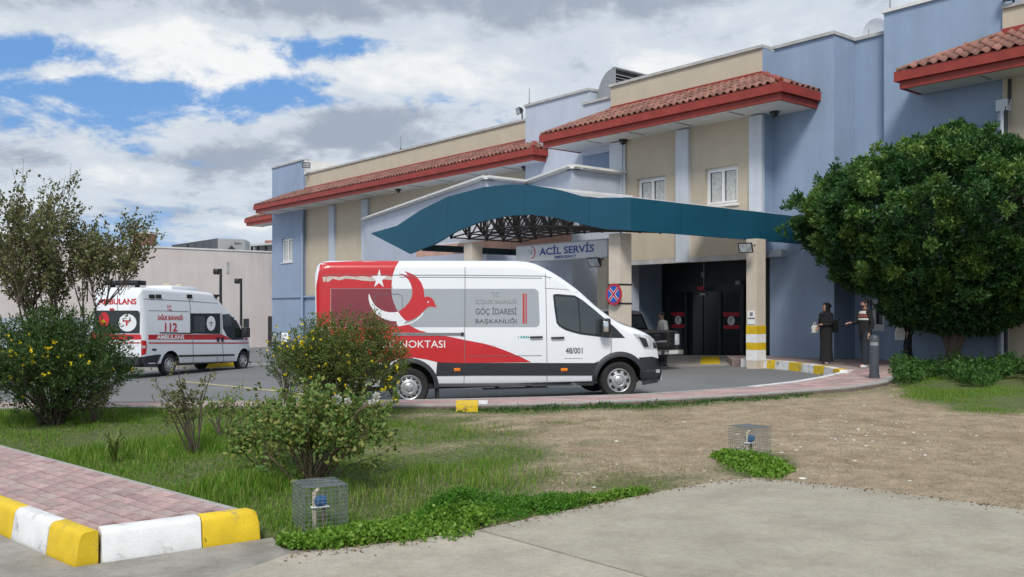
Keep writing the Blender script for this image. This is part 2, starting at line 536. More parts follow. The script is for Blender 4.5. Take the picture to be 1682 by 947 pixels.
# ------------------------------------------------------------------ geometry of the place
E1 = Vector((0.6375, -0.7705, 0))       # along the facades, to the right and nearer
E2 = Vector((0.7705, 0.6375, 0))        # into the building
def F(u, w, z):
    return (u * E1.x + w * E2.x, u * E1.y + w * E2.y, z)
def ray(px, py):
    return Vector(((px - 841) / 1500, 1.0, (508 - py) / 1500))
def at(px, py, Y):
    return Vector((0, 0, EYE)) + ray(px, py) * Y
def onz(px, py, z):                      # where the ground at height z lies along a sight line
    return at(px, py, (EYE - z) * 1500 / (py - 508))
def ku(px, w):
    k = (px - 841) / 1500
    Y = w / (E2.x * k + E2.y)
    return E1.x * k * Y + E1.y * Y
def kz(px, py, w):
    k = (px - 841) / 1500
    return EYE + (508 - py) / 1500 * w / (E2.x * k + E2.y)
def fbox(mb, u0, u1, w0, w1, z0, z1, mi=0):
    return mb.hexa([F(u0, w0, z0), F(u1, w0, z0), F(u1, w1, z0), F(u0, w1, z0), F(u0, w0, z1), F(u1, w0, z1), F(u1, w1, z1), F(u0, w1, z1)], mi)
def road_z(x, y):
    return np.clip(-0.11 + 0.02 * np.minimum(x, 30) - 0.0106 * (y - 16), -1.3, -0.04)
def text_mesh(s, bold=0.0):
    cu = bpy.data.curves.new('lettering', 'FONT')
    cu.body = s
    cu.size = 1.0
    cu.offset = bold
    cu.resolution_u = 3
    ob = bpy.data.objects.new('lettering', cu)
    me = bpy.data.meshes.new_from_object(ob)
    vs = np.array([v.co[:2] for v in me.vertices])
    fs = [list(p.vertices) for p in me.polygons]
    bpy.data.objects.remove(ob)
    bpy.data.curves.remove(cu)
    bpy.data.meshes.remove(me)
    vs -= vs.min(axis=0)
    vs /= np.maximum(vs.max(axis=0), 1e-6)
    return vs, fs                        # fitted to the unit square
def text_on(s, fn, name, m, parent, bold=0.0, world=False):
    vs, fs = text_mesh(s, bold)
    mb = MB()
    mb.add([fn(a, b) for a, b in vs], fs)
    return mb.build(name, m, parent, world=world, recalc=False)
# ------------------------------------------------------------------ ground, road, pavements
def smooth_noise(x, y, seed=0, f=1.0):
    r = np.random.default_rng(seed)
    out = np.zeros_like(np.asarray(x, dtype=float))
    for o in range(5):
        for _ in range(3):
            a = r.uniform(0, 2 * np.pi); ph = r.uniform(0, 6.28)
            k = f * (1.9 ** o) * r.uniform(0.7, 1.3)
            out = out + np.sin((x * np.cos(a) + y * np.sin(a)) * k + ph) * (0.62 ** o)
    return out / 3.0
def grid_mesh(name, xs, ys, zf, m, parent=None):
    X, Y = np.meshgrid(xs, ys)
    Z = zf(X, Y)
    V = np.stack([X, Y, Z], -1).reshape(-1, 3)
    nx, ny = len(xs), len(ys)
    i = np.arange(nx * ny).reshape(ny, nx)
    Q = np.stack([i[:-1, :-1], i[:-1, 1:], i[1:, 1:], i[1:, :-1]], -1).reshape(-1, 4)
    o = np_mesh(name, V, Q, m, parent)
    o.data.polygons.foreach_set('use_smooth', [True] * len(o.data.polygons))
    return o
gx = np.unique(np.concatenate([np.linspace(-900, -60, 12), np.linspace(-60, 60, 61), np.linspace(60, 900, 12)]))
gy = np.unique(np.concatenate([np.linspace(-60, 8, 6), np.linspace(8, 80, 49), np.linspace(80, 1500, 16)]))
tag(grid_mesh('road', gx, gy, road_z, M['asphalt']), 'grey asphalt forecourt and road round the building', kind='structure')

# kerbside pavement along the lawn: near and far edges
NEAR = [(-260, 676), (-60, 672), (200, 668.5), (330, 667.5), (480, 667), (700, 666), (860, 664), (1000, 660), (1100, 655.5), (1250, 647), (1400, 636), (1455, 628), (1480, 618), (1492, 608)]
FAR = [(-260, 662), (-60, 660.5), (200, 659.5), (330, 659), (480, 658.5), (700, 656), (900, 651.5), (1050, 647), (1210, 636.5), (1300, 626.5), (1345, 619), (1372, 613), (1386, 609.5), (1396, 607.5)]
SWZ = 0.10
near = np.array([onz(a, b, SWZ)[:2] for a, b in NEAR])
far = np.array([onz(a, b, SWZ)[:2] for a, b in FAR])
def resample(P, step=None, n=None):
    d = np.concatenate([[0], np.cumsum(np.linalg.norm(np.diff(P, axis=0), axis=1))])
    if n is None:
        n = int(d[-1] / step) + 1
    t = np.linspace(0, d[-1], n)
    return np.stack([np.interp(t, d, P[:, 0]), np.interp(t, d, P[:, 1])], 1)
NS = 62
rn, rf = resample(near, n=NS), resample(far, n=NS)
mb = MB()
for i in range(NS - 1):
    a, b, c, d = rn[i], rn[i + 1], rf[i + 1], rf[i]
    mb.hexa([(*p, -0.5) for p in (a, b, c, d)] + [(*p, SWZ - 0.014) for p in (a, b, c, d)])
walk = tag(mb.build('pavement', M['mortar']), 'curving pink pavement between the lawn and the forecourt', kind='structure')
for i in range(NS - 1):
    for r in range(3):
        t0, t1 = 0.15 + r * 0.25, 0.15 + (r + 1) * 0.25
        q = []
        for (j, t) in ((i, t0), (i + 1, t0), (i + 1, t1), (i, t1)):
            q.append(rn[j] * (1 - t) + rf[j] * t)
        c = sum(q) / 4
        q = [c + (p - c) * 0.965 for p in q]
        h = SWZ + random.uniform(-0.003, 0.003)
        MB().hexa([(*p, SWZ - 0.05) for p in q] + [(*p, h) for p in q]).build('paving_slab', random.choice(PAVE), walk)
    for nm, P, Q, t, m in (('kerb_stone', rn, rf, 0.14, M['kerb_grey']), ('kerb_stone', rf, rn, 0.09, M['kerb_grey'])):
        if nm == 'kerb_stone' and P is rf:
            m = M['kerb_white'] if i > 43 else M['kerb_grey']
        q = [P[i], P[i + 1], P[i + 1] * (1 - t) + Q[i + 1] * t, P[i] * (1 - t) + Q[i] * t]
        if P is rn and 0.3 < rn[i][0] + 1.0 < 0.3:
            pass
        c = sum(q) / 4
        q = [c + (p - c) * 0.985 for p in q]
        MB().hexa([(*p, -0.4) for p in q] + [(*p, SWZ + 0.008) for p in q]).build(nm, m, walk)
# painted yellow and white kerb block in that pavement
for px0, px1, m, lab in ((749, 785, M['kerb_yellow'], 'yellow painted kerb block'), (786, 801, M['kerb_white'], 'white painted kerb block')):
    a, b = onz(px0, 666, 0.115), onz(px1, 665.5, 0.115)
    c, d = onz(px1, 657, 0.115), onz(px0, 657.3, 0.115)
    if px0 > 780:
        a, b, c, d = onz(px0, 662.5, 0.115), onz(px1, 662.3, 0.115), onz(px1, 657.2, 0.115), onz(px0, 657.4, 0.115)
    mb = MB().hexa([(p.x, p.y - (0.02 if i < 2 else 0), -0.1) for i, p in enumerate((a, b, c, d))] + [(p.x, p.y - (0.02 if i < 2 else 0), 0.118) for i, p in enumerate((a, b, c, d))])
    mb.build('kerb_block', m, walk)['label'] = lab

# paved apron in front of the blue wall, and its painted kerb
KPX = [(1218, 588), (1228, 588.5), (1238.6, 589.2), (1261, 590.8), (1274.5, 592), (1297, 594.3), (1317.6, 596.8), (1338, 599.5), (1355, 602), (1369.7, 604.8), (1380, 607), (1393, 607.6)]
KZ = 0.17
kl = [onz(a, b, KZ) for a, b in KPX]
ap = [kl[i] for i in range(len(kl))]
apron = [(p.x + 0.1, p.y + 0.05) for p in ap] + [tuple(far[-1]), tuple(near[-1])] + [(12.5, 22.6), (22, 16.5), (26, 21), (11.5, 30.0), (6.9, 29.4), (6.6, 27.4)]
def brickmat():
    m = mat('pink_block_paving', (0.40, 0.30, 0.28), 0.9, 0.15, 5, 0.3, 80)
    nt = m.node_tree
    b = nt.nodes['Principled BSDF']
    old = b.inputs['Base Color'].links[0].from_socket
    br = nt.nodes.new('ShaderNodeTexBrick')
    br.inputs['Scale'].default_value = 1.0
    br.inputs['Brick Width'].default_value = 0.3
    br.inputs['Row Height'].default_value = 0.15
    br.inputs['Mortar Size'].default_value = 0.008
    br.inputs['Color1'].default_value = (1, 1, 1, 1)
    br.inputs['Color2'].default_value = (0.82, 0.84, 0.86, 1)
    br.inputs['Mortar'].default_value = (0.45, 0.42, 0.4, 1)
    t = nt.nodes.new('ShaderNodeTexCoord')
    nt.links.new(t.outputs['Object'], br.inputs['Vector'])
    x = nt.nodes.new('ShaderNodeMix')
    x.data_type = 'RGBA'; x.blend_type = 'MULTIPLY'
    x.inputs[0].default_value = 1
    nt.links.new(old, x.inputs[6]); nt.links.new(br.outputs[0], x.inputs[7])
    nt.links.new(x.outputs[2], b.inputs['Base Color'])
    return m
M['blockpave'] = brickmat()
apo = tag(MB().prism(apron, -0.5, 0.108, lambda p, t: (p[0], p[1], t)).build('apron', M['blockpave']), 'pink paved apron in front of the blue wall', kind='structure')
kerb = thing('painted_kerb', 'yellow and white striped kerb curving from the column to the bollard', 'kerb', (kl[5].x, kl[5].y, 0))
for i in range(len(kl) - 1):
    a, b = kl[i], kl[i + 1]
    d = (b - a); d.z = 0
    n = Vector((-d.y, d.x, 0)).normalized()
    if n.x < 0: n = -n
    g = d * 0.008
    q = [a + g - n * 0.02, b - g - n * 0.02, b - g + n * 0.2, a + g + n * 0.2]
    qb = [a + g - n * 0.06, b - g - n * 0.06, b - g + n * 0.2, a + g + n * 0.2]
    mb = MB().hexa([(p.x, p.y, -0.3) for p in qb] + [(p.x, p.y, KZ + random.uniform(-.006, .006)) for p in q])
    mb.build('kerb_stone', M['kerb_white'] if i % 2 == 0 else M['kerb_yellow'], kerb, world=True)
# yellow threshold ramp in front of the doors
a = [onz(1150, 592.5, 0.0), onz(1183, 592.5, 0.0), onz(1181, 585.5, 0.0), onz(1152, 585.5, 0.0)]
mb = MB().hexa([(p.x, p.y, -0.3) for p in a] + [(p.x, p.y, (float(road_z(p.x, p.y)) + 0.045) if i < 2 else 0.012) for i, p in enumerate(a)])
tag(mb.build('door_ramp', M['yellow']), 'yellow painted ramp on the ground before the entrance doors', 'ramp')
a = [onz(1100, 594.5, 0.0), onz(1223, 594, 0.0), onz(1223, 583, 0.0), onz(1060, 583, 0.0)]
mb = MB().hexa([(p.x, p.y, -0.3) for p in a] + [(p.x, p.y, (float(road_z(p.x, p.y)) + 0.01) if i < 2 else 0.0) for i, p in enumerate(a)])
tag(mb.build('entrance_floor', M['concrete3']), 'grey concrete floor under the canopy at the doors', kind='structure')
# road paint
def paint(pts, wpx, m, lab):
    vs, fs = [], []
    P = []
    for a, b in pts:
        p = at(a, b, 20)
        for _ in range(8):
            z = float(road_z(p.x, p.y)) + 0.006
            p = onz(a, b, z)
        P.append(p)
    for i, p in enumerate(P):
        d = (P[min(i + 1, len(P) - 1)] - P[max(i - 1, 0)]).normalized()
        n = Vector((-d.y, d.x, 0)) * wpx / 2
        vs += [p + n, p - n]
    fs = [(2 * i, 2 * i + 1, 2 * i + 3, 2 * i + 2) for i in range(len(P) - 1)]
    o = MB().add(vs, fs).build('road_marking', m)
    return tag(o, lab, kind='structure')
paint([(300, 626), (380, 634), (440, 640), (495, 646.5), (560, 652)], 0.13, mat('faded_yellow_road_paint', (0.50, 0.45, 0.20), 0.8, 0.25, 3), 'faded yellow line across the forecourt')
paint([(395, 596), (440, 598), (520, 600)], 0.12, M['white_paint'], 'white line on the forecourt behind the ambulance')

# concrete slabs of the foreground path
CEDGE = [(1760, 849), (1682, 838), (1600, 827), (1480, 812), (1330, 794), (1270, 787.5), (1235, 786), (1195, 789), (1110, 803), (1000, 826), (880, 850), (790, 868), (700, 885), (590, 899), (480, 911)]
ce = [onz(a, b, 0.0) for a, b in CEDGE]
jA0, jA1 = onz(785, 872, 0), onz(1150, 975, 0)
jB0, jB1 = onz(472, 912, 0), onz(250, 990, 0)
path = None
def slab(poly, m, parent=None):
    bm_ = MB().prism([(p[0], p[1]) for p in poly], -0.12, 0.012 + random.uniform(-.002, .002), lambda p, t: (p[0], p[1], t))
    return bm_.build('concrete_slab' if parent else 'concrete_path', m, parent)
def shrink(poly, k=0.014):
    c = Vector((sum(p[0] for p in poly) / len(poly), sum(p[1] for p in poly) / len(poly), 0))
    return [Vector((p[0], p[1], 0)) + (c - Vector((p[0], p[1], 0))).normalized() * k for p in poly]
exA = jA0 + (jA1 - jA0) * 3.0
exB = jB0 + (jB1 - jB0) * 3.0
path = tag(MB().prism([(10, 2.2), (10, 6.4), (ce[6].x, 8.4), (-1.2, 6.35), (-1.9, 6.25), (-2.6, 5.3), (-3.5, 2.2)], -0.3, -0.012, lambda p, t: (p[0], p[1], t)).build('concrete_path', M['concrete3']), 'pale concrete path in the foreground', kind='structure')
iA = 11
slab(shrink([Vector((12, 2.4, 0))] + [Vector((12, 6.2, 0))] + ce[:iA] + [jA0, exA]), M['concrete'], path)
slab(shrink([jA0] + ce[iA + 1:] + [jB0, exB, exA]), M['concrete2'], path)

# brick strip with painted kerb, near left
C0 = onz(125, 931, 0.0)
A_ = Vector((0.814, 0.58, 0)).normalized()
B_ = Vector((-0.745, 0.667, 0)).normalized()
NA_ = Vector((A_.y, -A_.x, 0))          # outward from the end kerb
NB_ = Vector((-B_.y, B_.x, 0))          # outward from the long kerb
KH = 0.205
def PB(a, b, z):
    p = C0 + A_ * a + B_ * b
    return (p.x, p.y, z)
left_ground = [PB(-0.02, -0.02, 0)[:2], PB(-0.02, 12, 0)[:2], (-16, 3), (-16, 2.2), (C0.x + 0.2, 2.2), exB[:2], jB0[:2], PB(1.25, -0.02, 0)[:2]]
tag(MB().prism(left_ground, -0.2, 0.006, lambda p, t: (p[0], p[1], t)).build('forecourt_slab', M['concrete3']), 'stained grey concrete beside the striped kerb', kind='structure')
strip = MB()
strip.hexa([PB(0.1, 0.1, -0.2), PB(1.08, 0.1, -0.2), PB(1.08, 9, -0.2), PB(0.1, 9, -0.2), PB(0.1, 0.1, KH - 0.03), PB(1.08, 0.1, KH - 0.03), PB(1.08, 9, KH - 0.03), PB(0.1, 9, KH - 0.03)])
strip = tag(strip.build('footpath', M['mortar']), 'pink block paved footpath ending at the near left corner', kind='structure')
# paver blocks in running bond, ten across; beyond the kept limit the rest are out of frame
PW, PL = 0.0995, 0.198
npav = 0
protos = []
for m in PAVE:
    b_ = MB()
    b_.hexa([(-PL / 2, -PW / 2, -0.04), (PL / 2, -PW / 2, -0.04), (PL / 2, PW / 2, -0.04), (-PL / 2, PW / 2, -0.04),
             (-PL / 2 + .003, -PW / 2 + .003, 0), (PL / 2 - .003, -PW / 2 + .003, 0), (PL / 2 - .003, PW / 2 - .003, 0), (-PL / 2 + .003, PW / 2 - .003, 0)])
    protos.append(b_)
pmesh = []
for b_, m in zip(protos, PAVE):
    me = bpy.data.meshes.new('paver'); me.from_pydata(b_.v, [], b_.f); me.materials.append(m); pmesh.append(me)
ang = math.atan2(B_.y, B_.x)
ga = 0.135
for r in range(9):
    row_a = ga + PW / 2 + r * 0.1045 + (0.008 if r > 2 else 0) + (0.008 if r > 5 else 0)
    for c in range(31):
        bb = 0.145 + PL / 2 + (c - (0.5 if r % 2 else 0)) * 0.2025
        p = C0 + A_ * row_a + B_ * bb
        if r % 2 and c == 0:
            continue
        o = bpy.data.objects.new('paver', random.choices(pmesh, (4, 4, 3, 3))[0])
        COL.objects.link(o)
        o.parent = strip
        o.location = (p.x, p.y, KH - 0.012 + random.uniform(-0.003, 0.003))
        o.rotation_euler = (random.uniform(-.012, .012), random.uniform(-.012, .012), ang + random.uniform(-.012, .012))
        npav += 1
rest = MB()
for r in range(9):
    row_a = ga + PW / 2 + r * 0.1045 + (0.008 if r > 2 else 0) + (0.008 if r > 5 else 0)
    for c in range(31, 42):
        bb = 0.145 + PL / 2 + (c - (0.5 if r % 2 else 0)) * 0.2025
        a0, a1, b0, b1 = row_a - PW / 2, row_a + PW / 2, bb - PL / 2, bb + PL / 2
        rest.hexa([PB(a0, b0, KH - .05), PB(a1, b0, KH - .05), PB(a1, b1, KH - .05), PB(a0, b1, KH - .05), PB(a0, b0, KH - .012), PB(a1, b0, KH - .012), PB(a1, b1, KH - .012), PB(a0, b1, KH - .012)])
tag(rest.build('far_pavers', PAVE[0], strip), kind='stuff')
edge = MB()
for i in range(10):
    edge = MB()
    b0, b1 = 0.02 + i * 0.85, 0.02 + (i + 1) * 0.85 - 0.012
    edge.hexa([PB(1.085, b0 + .13, -0.1), PB(1.15, b0 + .13, -0.1), PB(1.15, b1 + .13, -0.1), PB(1.085, b1 + .13, -0.1), PB(1.085, b0 + .13, KH - .02), PB(1.15, b0 + .13, KH - .02), PB(1.15, b1 + .13, KH - .02), PB(1.085, b1 + .13, KH - .02)])
    edge.build('edging_stone', M['kerb_grey'], strip)
kb = thing('striped_kerb', 'thick yellow and white painted kerb round the near end of the pink footpath', 'kerb', tuple(C0))
def kerb_stone(q0, q1, out, m, lab, endcap=0.0):
    """q0->q1 along the kerb line (outer foot), out = unit vector away from the path"""
    prof = [(0.0, -0.1), (0.0, 0.0), (-0.022, 0.17), (-0.034, KH - 0.012), (-0.05, KH + 0.002), (-0.12, KH + 0.004), (-0.138, KH - 0.004), (-0.138, -0.1)]
    d = (q1 - q0)
    L = d.length
    d.normalize()
    st = [0, 0.012, L - 0.012 - endcap, L - endcap * 0.3, L] if endcap else [0.003, 0.014, L * 0.5, L - 0.014, L - 0.003]
    vs, n = [], len(prof)
    for i, s_ in enumerate(st):
        sh = {0: 0.006, len(st) - 1: 0.006}.get(i, 0.0)
        if endcap and i >= 3:
            sh = 0.02 if i == 3 else 0.06
        for (x, z) in prof:
            j = random.uniform(-.002, .002)
            p = q0 + d * s_ + out * (x + j)
            zz = z - (sh if z > 0.1 else 0) + j
            vs.append((p.x, p.y, zz))
    fs = []
    for i in range(len(st) - 1):
        for k in range(n):
            fs.append((i * n + k, i * n + (k + 1) % n, (i + 1) * n + (k + 1) % n, (i + 1) * n + k))
    fs += [tuple(range(n)), tuple(range((len(st) - 1) * n, len(st) * n))]
    MB().add(vs, fs).build('kerb_stone', m, kb, world=True, smooth=40)['label'] = lab
def Cpt(a, b):
    return C0 + A_ * a + B_ * b
kerb_stone(Cpt(0.150, 0), Cpt(0.775, 0), NA_, M['kerb_white'], 'long white kerb stone facing the path')
kerb_stone(Cpt(0.78, 0), Cpt(1.175, 0), NA_, M['kerb_yellow'], 'yellow kerb stone at the grass end', 0.05)
cols = [M['kerb_yellow'], M['kerb_white']]
b0 = 0.0
for i in range(14):
    L = 0.60 if i else 0.47
    q0, q1 = Cpt(0, b0), Cpt(0, b0 + L)
    kerb_stone(q0 if i else Cpt(0, 0.0), q1, NB_, cols[i % 2], 'yellow kerb stone' if i % 2 == 0 else 'white kerb stone')
    b0 += L

# lawn: earth sheet with grass worn to dirt on the right
NX_, NY_ = near[:, 0], near[:, 1]
def y_near(x):
    return np.interp(x, np.concatenate([NX_, [12.5, 24]]), np.concatenate([NY_, [24.5, 24.5]]))
cxs = np.array([p.x for p in ce][::-1]); cys = np.array([p.y for p in ce][::-1])
def y_conc(x):
    return np.interp(x, cxs, cys, left=5.2, right=6.2)
def proj(x, y, z=0.0):
    return 841 + 1500 * x / y, 508 + 1500 * (EYE - z) / y
def in_strip(x, y):
    rx, ry = x - C0.x, y - C0.y
    dt = A_.x * B_.y - A_.y * B_.x
    a = (rx * B_.y - ry * B_.x) / dt
    b = (A_.x * ry - A_.y * rx) / dt
    return (a < 1.16) & (b > -0.05), a, b
def sstep(a, b, x):
    t = np.clip((x - a) / (b - a), 0, 1)
    return t * t * (3 - 2 * t)
def greenness(x, y):
    px, py = proj(x, y)
    n = smooth_noise(x, y, 3, 1.6)
    n2 = smooth_noise(x, y, 5, 4.0)
    g = 1 - sstep(600, 1060, px + n * 130 + n2 * 120 - (py - 740) * 2.4)
    g = np.maximum(g, (1 - sstep(0.25, 1.0, y_near(x) - y + n * 0.35)) * (0.95 - 0.5 * sstep(900, 1400, px)))
    g = np.maximum(g, (1 - sstep(0.15, 0.75, (y - y_conc(x)) + n2 * 0.14)) * (1 - sstep(1050, 1190, px)))
    e = ((px - 1640) / 180) ** 2 + ((py - 638) / 46) ** 2
    g = np.maximum(g, 1 - sstep(0.5, 1.15, e + n2 * 0.2))
    e = ((px - 1242) / 70) ** 2 + ((py - 765) / 24) ** 2
    g = np.maximum(g, 1 - sstep(0.4, 1.2, e + n2 * 0.15))
    g = np.maximum(g, 0.6 * sstep(0.45, 1.1, n2 + n * 0.5) * (1 - sstep(860, 1150, px)))
    return np.clip(g, 0, 1)
lx = np.linspace(-15, 24, 440)
nyl = 170
tt = np.linspace(0, 1, nyl) ** 1.25
X = np.repeat(lx[None, :], nyl, 0)
y0, y1 = 5.0, y_near(lx) + 0.12
Yl = y0 + (y1 - y0)[None, :] * tt[:, None]
def lawn_z(x, y):
    z = 0.018 * smooth_noise(x, y, 1, 1.3) + 0.006 * smooth_noise(x, y, 2, 7.0) + 0.03 * sstep(8, 14, y)
    dc = y - y_conc(x)
    z = np.where(dc < 0.10, np.minimum(z, -0.03 + 0.4 * np.maximum(dc, -0.05)), z * sstep(0.05, 0.6, dc) + 0.0)
    ins, a, b = in_strip(x, y)
    return np.where(ins | ((a < 1.3) & (b < 0.12)), -0.06, z)
Zl = lawn_z(X, Yl)
V = np.stack([X, Yl, Zl], -1).reshape(-1, 3)
i_ = np.arange(nyl * len(lx)).reshape(nyl, len(lx))
Q = np.stack([i_[:-1, :-1], i_[:-1, 1:], i_[1:, 1:], i_[1:, :-1]], -1).reshape(-1, 4)
def lawnmat():
    m = mat('trodden_earth', (0.40, 0.315, 0.215), 0.95, 0.26, 3.5, 0.9, 90, col2=(0.30, 0.225, 0.145), c2scale=1.1, speck=0.2)
    nt = m.node_tree
    b = nt.nodes['Principled BSDF']
    old = b.inputs['Base Color'].links[0].from_socket
    at_ = nt.nodes.new('ShaderNodeAttribute'); at_.attribute_name = 'green'
    n = nt.nodes.new('ShaderNodeTexNoise'); n.inputs['Scale'].default_value = 22; n.inputs['Detail'].default_value = 6
    t = nt.nodes.new('ShaderNodeTexCoord'); nt.links.new(t.outputs['Object'], n.inputs['Vector'])
    ad = nt.nodes.new('ShaderNodeMath'); ad.operation = 'MULTIPLY_ADD'
    nt.links.new(n.outputs[0], ad.inputs[0]); ad.inputs[1].default_value = 1.7; ad.inputs[2].default_value = -0.85
    a2 = nt.nodes.new('ShaderNodeMath'); a2.operation = 'ADD'; a2.use_clamp = True
    nt.links.new(ad.outputs[0], a2.inputs[0]); nt.links.new(at_.outputs['Fac'], a2.inputs[1])
    x = nt.nodes.new('ShaderNodeMix'); x.data_type = 'RGBA'
    nt.links.new(a2.outputs[0], x.inputs[0]); nt.links.new(old, x.inputs[6]); x2 = nt.nodes.new('ShaderNodeMix'); x2.data_type = 'RGBA'
    n2 = nt.nodes.new('ShaderNodeTexNoise'); n2.inputs['Scale'].default_value = 14; n2.inputs['Detail'].default_value = 8; n2.inputs['Roughness'].default_value = 0.75
    nt.links.new(t.outputs['Object'], n2.inputs['Vector'])
    mr = nt.nodes.new('ShaderNodeMapRange'); mr.inputs[1].default_value = 0.38; mr.inputs[2].default_value = 0.62
    nt.links.new(n2.outputs[0], mr.inputs[0]); nt.links.new(mr.outputs[0], x2.inputs[0])
    x2.inputs[6].default_value = (0.040, 0.070, 0.014, 1); x2.inputs[7].default_value = (0.135, 0.165, 0.045, 1)
    nt.links.new(x2.outputs[2], x.inputs[7])
    nt.links.new(x.outputs[2], b.inputs['Base Color'])
    return m
lawn = tag(np_mesh('lawn', V, Q, lawnmat()), 'patchy lawn worn to bare brown earth on the right', kind='structure')
lawn.data.polygons.foreach_set('use_smooth', [True] * len(lawn.data.polygons))
atr = lawn.data.attributes.new('green', 'FLOAT', 'POINT')
atr.data.foreach_set('value', greenness(X, Yl).astype(np.float32).ravel())

# ------------------------------------------------------------------ the hospital building
HB = thing('hospital_building', 'blue and beige two storey hospital building with red tiled eaves', 'building', F(-20, 25, -0.1))
def part(mb, name, m, parent=None, smooth=None, label=None):
    o = mb.build(name, m, parent or HB, world=True, smooth=smooth)
    if label: o['label'] = label
    return o
def wallbox(u0, u1, w0, z1, m, z0=-1.6, depth=4.0, label=None):
    return part(fbox(MB(), u0, u1, w0, w0 + depth, z0, z1), 'wall', m, label=label)
def wallholes(u0, u1, w, z0, z1, holes, m, depth=0.3, label=None):
    us = sorted({u0, u1} | {h[0] for h in holes} | {h[1] for h in holes})
    zs = sorted({z0, z1} | {h[2] for h in holes} | {h[3] for h in holes})
    mb = MB()
    for i in range(len(us) - 1):
        for j in range(len(zs) - 1):
            cu, cz = (us[i] + us[i + 1]) / 2, (zs[j] + zs[j + 1]) / 2
            if any(h[0] < cu < h[1] and h[2] < cz < h[3] for h in holes):
                continue
            mb.add([F(us[i], w, zs[j]), F(us[i + 1], w, zs[j]), F(us[i + 1], w, zs[j + 1]), F(us[i], w, zs[j + 1])], [(0, 1, 2, 3)])
    for a, b, c, d in holes:
        for p, q in (((a, c), (b, c)), ((b, c), (b, d)), ((b, d), (a, d)), ((a, d), (a, c))):
            mb.add([F(p[0], w, p[1]), F(q[0], w, q[1]), F(q[0], w + depth, q[1]), F(p[0], w + depth, p[1])], [(0, 1, 2, 3)])
    for a, b in (((u0, z0), (u1, z0)), ((u1, z0), (u1, z1)), ((u1, z1), (u0, z1)), ((u0, z1), (u0, z0))):
        mb.add([F(a[0], w, a[1]), F(b[0], w, b[1]), F(b[0], w + 4, b[1]), F(a[0], w + 4, a[1])], [(0, 1, 2, 3)])
    return part(mb, 'wall', m, label=label)
def window(u0, u1, w, z0, z1, leaves=2, sill=True, dark=False):
    fr = MB()
    t = 0.075
    wi = w + 0.12
    for a, b, c, d in ((u0, u1, z0, z0 + t), (u0, u1, z1 - t, z1), (u0, u0 + t, z0 + t, z1 - t), (u1 - t, u1, z0 + t, z1 - t)):
        fbox(fr, a, b, wi, wi + 0.08, c, d)
    n = leaves
    L = (u1 - u0 - 2 * t) / n
    for i in range(n):
        a, b = u0 + t + i * L, u0 + t + (i + 1) * L
        s = 0.06
        for p, q, c, d in ((a, b, z0 + t, z0 + t + s), (a, b, z1 - t - s, z1 - t), (a, a + s, z0 + t + s, z1 - t - s), (b - s, b, z0 + t + s, z1 - t - s)):
            fbox(fr, p, q, wi - 0.02, wi + 0.06, c, d)
    f = part(fr, 'window', M['white_pvc'])
    for i in range(n):
        a, b = u0 + t + i * L + 0.06, u0 + t + (i + 1) * L - 0.06
        pm = MB(); fbox(pm, a, b, wi + 0.02, wi + 0.03, z0 + t + 0.06, z1 - t - 0.06)
        pm.build('pane', M['dark_glass'] if dark else M['pane'], f, world=True)
        if not dark:
            cm = MB()
            k = 10
            for j in range(k):
                x0, x1 = a + (b - a) * (0.12 + 0.8 * j / k), a + (b - a) * (0.12 + 0.8 * (j + 1) / k)
                dd = 0.008 * (j % 2)
                cm.add([F(x0, wi + 0.016 - 0.008 + dd, z0 + t + 0.07), F(x1, wi + 0.016 - dd, z0 + t + 0.07), F(x1, wi + 0.016 - dd, z1 - t - 0.08), F(x0, wi + 0.016 - 0.008 + dd, z1 - t - 0.08)], [(0, 1, 2, 3)])
            cm.build('curtain', M['curtain'], f, world=True)
    if sill:
        sm = MB(); fbox(sm, u0 - 0.06, u1 + 0.06, w - 0.05, w + 0.12, z0 - 0.06, z0 - 0.002)
        sm.build('sill', M['trim'], f, world=True)
    return f
def coping(u0, u1, w0, z, depth=0.45, m=None, h=0.10):
    part(fbox(MB(), u0 - 0.04, u1 + 0.04, w0 - 0.07, w0 + depth, z + 0.002, z + h), 'coping', m or M['coping'])

WB, WR, WL = 24.3, 24.9, 26.0
# main block, beige
uA, uB = ku(1003, WB), ku(1252, WB)
win1 = (ku(1046, WB), ku(1093, WB), kz(1070, 336, WB), kz(1070, 291, WB))
win2 = (ku(1158, WB), ku(1212, WB), kz(1185, 336.5, WB), kz(1185, 273.5, WB))
win1 = (win1[0], win1[1], win2[2], win2[3])
ZOP = 3.36
wallholes(uA, uB, WB, ZOP, 9.8, [win1, win2], M['beige'], label='beige wall above the entrance')
window(*win1[:2], WB, *win1[2:]); window(*win2[:2], WB, *win2[2:])
coping(uA, uB, WB, 9.8)
part(fbox(MB(), uB + 0.002, uB + 0.03, WB + 0.004, WR + 0.3, ZOP, 9.797), 'wall', M['blue'], label='narrow blue return beside the beige wall')
# pilasters
for a, b in ((1001, 1021.5), (1109.5, 1129.5), (1230, 1251)):
    zb = ZOP - 0.158
    part(fbox(MB(), ku(a, WB - .15), ku(b, WB - .15), WB - 0.15, WB - 0.002, zb, 7.69), 'pilaster', M['pilaster'])
part(MB().tube([F(ku(1026, WB - .05), WB - .06, 3.4), F(ku(1026, WB - .05), WB - .06, 7.6)], 0.05), 'downpipe', M['pilaster'])
